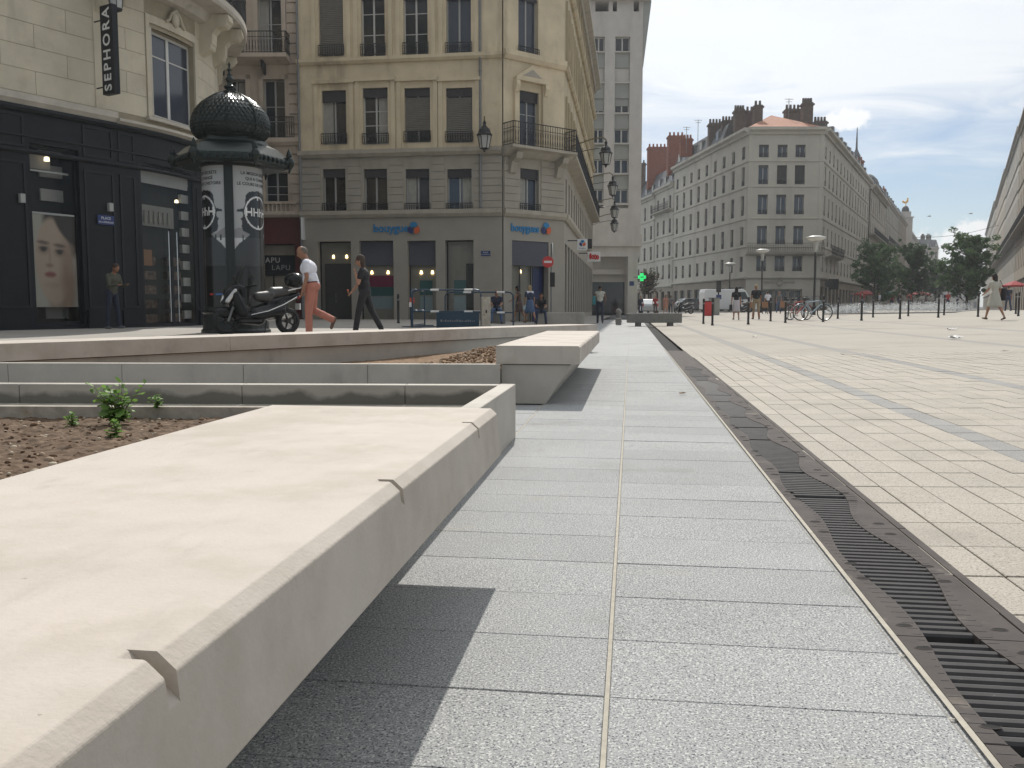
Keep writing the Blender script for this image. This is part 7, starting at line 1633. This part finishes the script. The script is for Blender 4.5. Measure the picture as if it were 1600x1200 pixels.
person('woman in brown dress walking left in front of the shop door', x, y, R(165), 1.66, dict(lean=4, head=6, legs=STRIDE, arms=[(22, 40, 6, -6), (-12, 16, 8, 0)]), dict(skin='skin', hair='hair_dark', hairstyle='bob', top='cloth_brown', bottom='cloth_brown', shoes='shoe_tan', legs='bare', sleeve='none', skirt=(.12, -.42, .15, .24, 'cloth_brown')))
x, y = hx(828, 39)
person('blond woman in white t-shirt and blue pinafore walking left', x, y, R(120), 1.68, dict(lean=3, legs=STRIDE, arms=AR), dict(skin='skin', hair='hair_blond', hairstyle='bob', top='denim_dark', bottom='denim_dark', shoes='shoe_tan', legs='bare', sleeve='short', skirt=(.14, -.46, .15, .25, 'denim')), extra=lambda t, U, J: put('white_yoke', blob_mesh([('c', U(J['sh'] + J['side'] * .13), U(J['sh'] - J['side'] * .13), .078, .078, 'shirt_white')], .02, ['shirt_white']), t))
x, y = hx(937, 39)
person('woman in white vest and dark long trousers walking away with teal shoulder bag', x, y, math.pi / 2, 1.66, dict(lean=1, legs=[(8, 4, 1), (-10, 8, 1)], arms=[(0, 30, 14, 0), (0, 35, 16, -2)]), dict(skin='skin_dark', hair='hair_dark', hairstyle='bun', top='dress_cream', bottom='cloth_navy', shoes='cloth_black', sleeve='none', wide=1.05), extra=lambda t, U, J: bag(t, (.0, .27, 1.02), (.10, .06, .19), 'bag_teal', [(0, .25, 1.2), (-.05, .1, 1.42), (-.08, -.12, 1.3)]))
x, y = hx(1149, 43.5)
person('woman in black top and pale lilac skirt strolling away', x, y, math.pi / 2, 1.60, dict(lean=2, legs=[(6, 4, 2), (-6, 6, 2)], arms=AR), dict(skin='skin', hair='hair_dark', hairstyle='long', top='cloth_black', bottom='skirt_lilac', shoes='cloth_black', legs='bare', skirt=(.10, -.52, .17, .20, 'skirt_lilac')), extra=lambda t, U, J: bag(t, (.0, .27, .62), (.10, .06, .14), 'cloth_black'))
x, y = hx(1180, 43)
person('blond woman in black t-shirt and khaki cropped trousers strolling away', x, y, math.pi / 2, 1.68, dict(lean=3, legs=[(7, 4, 3), (-5, 8, 3)], arms=AR), dict(skin='skin_tan', hair='hair_blond', hairstyle='short', top='cloth_black', bottom='cloth_khaki', shoes='cloth_black', legs='capri', wide=1.18))
x, y = hx(1551, 31.4)
person('dark-haired woman in cream dress walking away carrying a black bag', x, y, R(108), 1.66, dict(lean=3, legs=[(22, 8, 2), (-18, 12, 2)], arms=[(15, 40, 10, -4), (-6, 14, 12, 2)]), dict(skin='skin', hair='hair_dark', hairstyle='long', top='dress_cream', bottom='dress_cream', shoes='shoe_tan', legs='bare', sleeve='short', skirt=(.16, -.44, .145, .29, 'dress_cream')), extra=lambda t, U, J: bag(t, (-.02, -.30, .92), (.15, .06, .22), 'cloth_black', [(-.1, -.3, 1.1), (0, -.2, 1.42), (.1, -.28, 1.1)]))
for px_, Y, rz_, lab, fit in ((1198, 68, R(80), 'waiter in white shirt and dark trousers among the terrace stools', dict(skin='skin', hair='hair_dark', top='shirt_white', bottom='cloth_black', shoes='cloth_black')),
        (1000, 80, R(-90), 'person in dark clothes standing beside the tower pillar', dict(skin='skin', hair='hair_dark', top='cloth_navy', bottom='denim_dark', shoes='cloth_black', sleeve='long')),
        (1023, 79, R(-100), 'person in red top with pale hair walking towards the square', dict(skin='skin', hair='hair_blond', top='cloth_red', bottom='cloth_brown', shoes='cloth_black')),
        (1039, 77, R(-80), 'person in peach dress walking towards the square', dict(skin='skin', hair='hair_brown', hairstyle='long', top='cloth_peach', bottom='cloth_peach', shoes='shoe_tan', legs='bare', skirt=(.1, -.4, .15, .22, 'cloth_peach'))),
        (1047, 83, R(-90), 'person in grey clothes behind the peach dress', dict(skin='skin_dark', hair='hair_dark', top='grey_cloth', bottom='cloth_navy', shoes='cloth_black')),
        (1215, 72, R(-90), 'person in grey t-shirt at the shop entrance of the cream building', dict(skin='skin', hair='hair_brown', top='grey_cloth', bottom='denim', shoes='cloth_black'))):
    x, y = hx(px_, Y); person(lab, x, y, rz_, 1.7, dict(lean=2, legs=[(10, 4, 2), (-9, 8, 2)], arms=AR), fit)
for i, (px_, Y, c) in enumerate(((1328, 84, 'cloth_navy'), (1345, 86, 'cloth_red'), (1372, 88, 'shirt_white'), (1391, 90, 'cloth_red'), (1401, 87, 'cloth_black'), (1418, 86, 'cloth_red'), (1444, 88, 'grey_cloth'), (1478, 84, 'cloth_red'), (1493, 86, 'shirt_white'), (1572, 60, 'cloth_navy'))):
    x, y = hx(px_, Y); person('distant passer-by in ' + {'cloth_navy': 'navy', 'cloth_red': 'red', 'shirt_white': 'white', 'cloth_black': 'black', 'grey_cloth': 'grey'}[c] + ' ' + ('left of the first tree', 'below the first tree at left', 'below the first tree at right', 'between the first two trees', 'left of the second trunk', 'right of the second trunk', 'between second and big tree', 'left of the big trunk', 'below the big tree', 'right of the cream dress')[i], x, y, R(90 * (i % 4)), 1.7, dict(lean=2, legs=[(10, 4, 2), (-9, 8, 2)], arms=AR), dict(skin='skin', hair='hair_brown', top=c, bottom='denim_dark', shoes='cloth_black'), group='distant passers-by')
# ------------------------------------------------------------------ trees
def tree(label, px, Y, w, z0, z1, mat, seed, n=5200, leaf=.17, name='tree'):
    x, y = hx(px, Y); g0 = gz(x, y); t = thing(name, label, 'tree', (x, y, g0)); rs = np.random.RandomState(seed); r = random.Random(seed); z0 -= g0; z1 -= g0
    hgt = z1 - z0; mb = MB(); mb.tube([(0, 0, -.1), (.05, 0, z0 * .6), (.0, .05, z0 + hgt * .25), (.08, 0, z0 + hgt * .55), (.02, 0, z1 - .6)], [.16, .13, .10, .07, .02], 8)
    mb.build('trunk', 'bark', t, smooth=True); tips = []; mb = MB()
    for k in range(80):
        a = r.uniform(0, 6.28); f = r.uniform(.0, .8); b = Vector((0, 0, z0 + hgt * f)); e = w * .5 * (1 - .55 * max(0, f - .45) / .55) * r.uniform(.6, 1.15); lift = hgt * r.uniform(.08, .34)
        tip = b + Vector((e * math.cos(a), e * math.sin(a), lift)); mb.tube([b, b.lerp(tip, .5) + Vector((0, 0, .12)), tip], [.05, .03, .008], 5); tips += [tip, b.lerp(tip, .65), b.lerp(tip, .4)]
    for k in range(12): a = r.uniform(0, 6.28); q_ = r.uniform(.1, .3); tp = Vector((w * q_ * math.cos(a), w * q_ * math.sin(a), z1 - hgt * r.uniform(-.03, .16))); mb.tube([(0, 0, z0 + hgt * .6), tp], [.03, .006], 5); tips += [tp, tp * .9 + Vector((0, 0, z0 + hgt * .6)) * .1]
    mb.build('branches', 'bark', t)
    mb = MB(); cl = []
    for c in tips: cl.append((c, r.uniform(.20, .52) * w / 5))
    for i in range(n):
        c, s = cl[rs.randint(len(cl))]; d = rs.normal(size=3); d = d / np.linalg.norm(d) * s * rs.rand() ** .45; p = Vector((c.x + d[0], c.y + d[1], c.z + d[2] * .8))
        if p.z < z0 * .75: continue
        u = Vector(rs.normal(size=3)).normalized(); v = u.orthogonal().normalized(); a = leaf * rs.uniform(.6, 1.25); u *= a; v *= a * .55
        mb.mi = 0 if rs.rand() < .7 else 1; mb.poly(p - u, p - u * .1 + v, p + u, p - u * .1 - v)
    tag(mb.build('crown', mat, t), kind='stuff'); return t
tree('round green tree on the square in front of the cream building corner', 1363, 90, 4.7, 1.2, 7.0, ['leaf_dark', 'leaf'], 1, 9500, .15)
tree('dark green tree between the first tree and the big tree', 1421, 96, 4.1, 1.4, 7.2, ['leaf_dark', 'leaf_dark'], 2, 8500, .15)
tree('big bushy light green tree in front of the right street opening', 1507, 86, 5.2, .9, 7.6, ['leaf', 'leaf_dark'], 12, 12000, .165)
tree('slender tree far down the shopping street', 1458, 150, 4.2, 2.0, 8.2, ['leaf_dark', 'leaf'], 5, 5000, .25)
M_('leaf_rust', (0.13, 0.075, 0.035), .7, var=.3, scale=2, coord='World')
tree('small rusty-leaved tree behind the people beside the tower', 1012, 112, 2.8, 2.2, 5.2, ['leaf_rust', 'leaf_dark'], 7, 1500, .16)

# ------------------------------------------------------------------ vehicles
def car(name, label, cat, px, Y, rz, prof, glassp, w, body, L_, wheels, wr=.31, cabin=None):
    x, y = hx(px, Y); t = thing(name, label, cat, (x, y, gz(x, y)), rz)
    o = MB().prism(prof, -w / 2, w / 2, axis='y').build('body', body, t); bevel(o, .07, 3, 25)
    for s in (-1, 1):
        for g in glassp: MB().prism(g, s * w / 2 + (.0 if s > 0 else -.012), s * w / 2 + (.012 if s > 0 else 0), axis='y').build('side_window', 'glass_dark', t)
        for wx_ in wheels: wheel(t, (wx_, s * (w / 2 - .09), wr), wr, .2, 'wheel', 'zinc', 5)
        MB().box(L_ / 2 - .12, L_ / 2 + .015, s * w * .36 - .14, s * w * .36 + .14, .62, .80).build('headlight', 'lantern_glass', t); MB().box(-L_ / 2 - .012, -L_ / 2 + .06, s * w * .42 - .09, s * w * .42 + .09, .75, 1.05).build('tail_light', 'sign_red', t); MB().box(L_ * .18, L_ * .18 + .12, s * (w / 2 + .08) - .08, s * (w / 2 + .08) + .08, .98, 1.12).build('mirror', 'plastic_black', t)
    if cabin:
        a, b = cabin; MB().add([(a[0], -w * .43, a[1]), (a[0], w * .43, a[1]), (b[0], w * .38, b[1]), (b[0], -w * .38, b[1])], [(0, 1, 2, 3)]).build('windscreen', 'glass_dark', t)
    MB().box(L_ / 2 - .03, L_ / 2 + .02, -w * .46, w * .46, .28, .48).build('bumper', 'plastic_black', t); return t
VP = [(-2.6, .3), (2.55, .3), (2.6, .75), (2.35, 1.05), (1.85, 1.2), (1.35, 2.05), (1.1, 2.2), (-2.5, 2.2), (-2.62, 1.9)]
car('delivery_van', 'white delivery van parked behind the two strolling women', 'van', 1137, 84, R(4), VP, [[(.75, 1.25), (1.62, 1.25), (1.25, 1.95), (.75, 1.95)]], 1.95, 'van_white', 5.2, (1.7, -1.65), .34, ((1.9, 1.22), (1.38, 2.02)))
CP = [(-2.05, .28), (2.05, .28), (2.1, .6), (1.95, .82), (1.05, .95), (.35, 1.42), (-.2, 1.5), (-1.3, 1.46), (-1.95, 1.0), (-2.1, .8)]
CG = [[(-1.35, .98), (-.2, .98), (-.2, 1.4), (-1.1, 1.38)], [(-.12, .98), (.85, .98), (.3, 1.36), (-.12, 1.4)]]
car('parked_car', 'silver car parked behind the people at the tower', 'car', 1013, 90, R(85), CP, CG, 1.72, 'car_silver', 4.2, (1.3, -1.3), .31, ((1.02, .97), (.38, 1.4)))
car('parked_car', 'dark car parked left of the white van', 'car', 1085, 92, R(10), CP, CG, 1.72, 'car_dark', 4.2, (1.3, -1.3), .31, ((1.02, .97), (.38, 1.4)))
for px_, lab in ((1068, 'dark scooter parked far off right of the person in peach'), (1160, 'dark scooter parked far off beside the white van')): x, y = hx(px_, 80); scooter(lab, x, y, R(200), False)
# ------------------------------------------------------------------ bicycles
def bicycle(label, px, Y, rz, col, basket=False):
    x, y = hx(px, Y); t = thing('bicycle', label, 'bicycle', (x, y, gz(x, y)), rz, 'bicycles parked beside the bollards')
    for n_, xx in (('front_wheel', .54), ('rear_wheel', -.52)):
        mb = MB(); mb.tube([(.33 * math.cos(a), 0, .33 * math.sin(a)) for a in [2 * math.pi * k / 28 for k in range(28)]], .022, 6, closed=True); o = mb.build(n_, 'rubber', t, (xx, 0, .35)); mb = MB(); mb.tube([(.305 * math.cos(a), 0, .305 * math.sin(a)) for a in [2 * math.pi * k / 28 for k in range(28)]], .010, 5, closed=True); mb.cyl((0, -.05, 0), (0, .05, 0), .025, n=8)
        for k in range(14): a = 2 * math.pi * k / 14; mb.cyl((0, .02 * (-1) ** k, 0), (.30 * math.cos(a), 0, .30 * math.sin(a)), .003, n=4)
        mb.build('rim', 'chrome', o)
    mb = MB(); J = dict(bb=(-.08, 0, .30), st=(-.24, 0, .78), ht=(.33, 0, .86), hb=(.37, 0, .70), ra=(-.52, 0, .35))
    for a, b, r in (('bb', 'st', .022), ('bb', 'hb', .028), ('st', 'ht', .022), ('ht', 'hb', .024)): mb.cyl(J[a], J[b], r, n=8)
    for s in (-.05, .05): mb.cyl((J['bb'][0], s * .6, J['bb'][2]), (J['ra'][0], s, J['ra'][2]), .012, n=6); mb.cyl((J['st'][0], s * .4, J['st'][2] - .08), (J['ra'][0], s, J['ra'][2]), .010, n=6)
    mb.build('frame', col, t)
    mb = MB()
    for s in (-.05, .05): mb.cyl((.37, s, .70), (.54, s, .35), .013, n=6)
    mb.cyl((.37, -.05, .70), (.37, .05, .70), .016, n=6); mb.build('fork', col, t)
    mb = MB(); mb.cyl((.32, 0, .86), (.29, 0, 1.02), .014, n=6); mb.tube([(.16, .28, 1.05), (.28, .22, 1.05), (.31, 0, 1.03), (.28, -.22, 1.05), (.16, -.28, 1.05)], .013, 6); mb.build('handlebar', 'plastic_black', t)
    mb = MB(); mb.cyl((-.24, 0, .78), (-.27, 0, .90), .013, n=6); mb.build('seat_post', 'chrome', t); put('saddle', blob_mesh([('c', (-.36, 0, .93), (-.14, 0, .93), .07, .03, 'plastic_black')], .015, ['plastic_black']), t)
    mb = MB(); mb.tube([(-.08 + .09 * math.cos(a), .05, .30 + .09 * math.sin(a)) for a in [2 * math.pi * k / 14 for k in range(14)]], .008, 5, closed=True)
    for s in (-1, 1): mb.cyl((-.08, s * .06, .30), (-.08 + s * .12, s * .07, .30 - s * .11), .01, n=6); mb.box(-.12 + s * .12, -.04 + s * .12, s * .09 - .04, s * .09 + .04, .285 - s * .11, .305 - s * .11)
    mb.build('crankset', 'zinc', t)
    for xx in (.54, -.52): mb = MB(); mb.tube([(xx + .37 * math.cos(a), 0, .35 + .37 * math.sin(a)) for a in [R(30 + 12 * k) for k in range(11)]], .012, 5); mb.build('mudguard', col, t)
    if basket: o = MB().box(.40, .70, -.17, .17, .84, 1.06).build('basket', 'zinc', t); MB().box(-.72, -.30, -.07, .07, .72, .74).build('carrier', 'zinc', t)
    return t
bicycle('pale blue bicycle parked across the row of bollards, nearest', 1268, 37.5, R(4), 'bike_blue'); bicycle('red bicycle with basket parked behind the pale blue one', 1246, 39.5, R(30), 'bike_red', True); bicycle('dark bicycle parked far left behind the pale blue one', 1232, 41.5, R(60), 'bollard_iron', True)
# terrace stools and parasols in front of the cream building
for px_, Y, lab in ((1194, 66, 'left tan cafe chair in front of the waiter'), (1222, 64, 'middle tan cafe chair right of the waiter'), (1172, 70, 'tan cafe chair farthest left behind the women')):
    x, y = hx(px_, Y); t = thing('cafe_chair', lab, 'chair', (x, y, gz(x, y)), R(160), 'cafe chairs in front of the cream building'); MB().box(-.22, .22, -.22, .22, .44, .48).build('seat', 'chair_tan', t); o = MB().box(-.22, .22, .19, .23, .5, .92).build('backrest', 'chair_tan', t)
    for a in (-.19, .19):
        for b in (-.19, .2): MB().cyl((a, b, 0), (a, b, .5 if b > 0 else .44), .018, n=6).build('leg', 'bollard_iron', t)
def parasol(label, px, Y, col, zt=2.3, r=1.3):
    x, y = hx(px, Y); t = thing('parasol', label, 'parasol', (x, y, gz(x, y)), 0, 'terrace parasols under the trees'); MB().cyl((0, 0, 0), (0, 0, zt), .03, n=8).build('pole', 'zinc', t); mb = MB(); mb.lathe([(r, zt - .45), (r, zt - .32), (r * .5, zt - .08), (0, zt + .08)], 8); mb.build('canopy', col, t); MB().cyl((0, 0, 0), (0, 0, .08), .3, n=12).build('base', 'bench_granite', t)
parasol('green terrace parasol below the first tree', 1383, 96, 'parasol_green', 1.9, 1.1); parasol('red terrace parasol left of the green one', 1350, 97, 'parasol_red', 2.0); parasol('red terrace parasol below the second tree', 1432, 99, 'parasol_red', 2.0); parasol('red terrace parasol at the right edge of the street', 1580, 78, 'parasol_red', 2.5, 1.0)

# ------------------------------------------------------------------ fountain of low jets
FX = [hx(1296, 56), hx(1478, 52), hx(1520, 74), hx(1290, 80)]
fo_ = thing('fountain', 'low field of sparkling white water jets beyond the bollards', 'fountain', (*hx(1400, 62), 0))
ox, oy = hx(1400, 62); gzf = max(gz(*p) for p in FX)
MB().poly(*[(p[0] - ox, p[1] - oy, gz(*p) + .03) for p in FX]).build('water', 'water', fo_)
for a, b in zip(FX, FX[1:] + FX[:1]):
    A, B = Vector(a), Vector(b); d = (B - A).normalized(); n_ = Vector((d.y, -d.x)); q = [A, B, B + n_ * .4, A + n_ * .4]
    mb = MB(); mb.add([(p.x - ox, p.y - oy, gz(p.x, p.y) + .06) for p in q] + [(p.x - ox, p.y - oy, gz(p.x, p.y) - .05) for p in q], [(0, 1, 2, 3)[::-1], (0, 1, 5, 4), (1, 2, 6, 5), (2, 3, 7, 6), (3, 0, 4, 7)]); mb.build('kerb', 'plaza_band', fo_)
rs = random.Random(9); jets = []
for k in range(4):
    jm = MB(); r4 = random.Random(k)
    for i in range(70):
        f = r4.random() ** .7; a = r4.uniform(0, 6.28); sp = .30 * f * f + .02; h = .75 * (1 - (1 - f) ** 2) if r4.random() < .5 else .75 * r4.random(); s = r4.uniform(.012, .035)
        p = Vector((sp * math.cos(a), sp * math.sin(a), max(.02, h * r4.uniform(.5, 1)))); u = Vector((r4.uniform(-1, 1), r4.uniform(-1, 1), r4.uniform(.2, 1.4))).normalized() * s; v = u.orthogonal().normalized() * s * .7; w_ = u.cross(v).normalized() * s * .7
        jm.add([p + u, p + v, p + w_, p - v, p - w_, p - u], [(0, 1, 2), (0, 2, 3), (0, 3, 4), (0, 4, 1), (5, 2, 1), (5, 3, 2), (5, 4, 3), (5, 1, 4)])
    jets.append(jm.mesh('water_jet', 'foam'))
for i in range(17):
    for j in range(12):
        s_, t_ = (i + .5) / 17, (j + .5) / 12; A = Vector(FX[0]).lerp(Vector(FX[1]), s_); B = Vector(FX[3]).lerp(Vector(FX[2]), s_); p = A.lerp(B, t_); o = put('water_jet', jets[rs.randrange(4)], fo_, (p.x - ox, p.y - oy, gz(p.x, p.y) + .03), rs.uniform(0, 6.28)); o.scale = (1.2, 1.2, rs.uniform(.45, 1.0)); o['kind'] = 'stuff'
# overhead wire across the street and two birds
A, B = at(1430, 371, 150), at(1560, 352, 150); mb = MB(); mb.tube([A.lerp(B, f) - Vector((0, 0, .6 * math.sin(math.pi * f))) for f in [k / 12 for k in range(13)]], .03, 5); tag(mb.build('overhead_wire', 'iron_black'), 'thin overhead wire spanning the far shopping street', 'wire')
for px_, py_, lab in ((1452, 338, 'dark bird flying above the far street'), (1517, 334, 'small pale bird flying right of the dark one')):
    P_ = at(px_, py_, 110); t = thing('bird', lab, 'bird', P_); put('body', blob_mesh([('c', (-.16, 0, 0), (.14, 0, .02), .04, .06, 'car_dark'), ('c', (.14, 0, .02), (.24, 0, .03), .04, .02, 'car_dark'), ('c', (0, 0, .02), (-.06, .34, .12), .045, .012, 'car_dark'), ('c', (0, 0, .02), (-.06, -.34, .12), .045, .012, 'car_dark')], .015, ['car_dark']), t); MB().prism([(-.16, -.03), (-.32, -.08), (-.32, .08), (-.16, .03)], -.01, .01).build('tail', 'car_dark', t)

# ------------------------------------------------------------------ thin summer haze filling the square and streets
M = bpy.data.materials.new('haze'); M.use_nodes = True; M.node_tree.nodes.clear(); pv = M.node_tree.nodes.new('ShaderNodeVolumePrincipled'); pv.inputs['Color'].default_value = (0.93, 0.96, 1.0, 1); pv.inputs['Density'].default_value = 0.0005; pv.inputs['Anisotropy'].default_value = 0.35
mo = M.node_tree.nodes.new('ShaderNodeOutputMaterial'); M.node_tree.links.new(pv.outputs[0], mo.inputs['Volume']); MAT['haze'] = M
hz = MB().box(-160, 320, -40, 520, -1.2, 48).build('haze', 'haze'); tag(hz, kind='stuff')
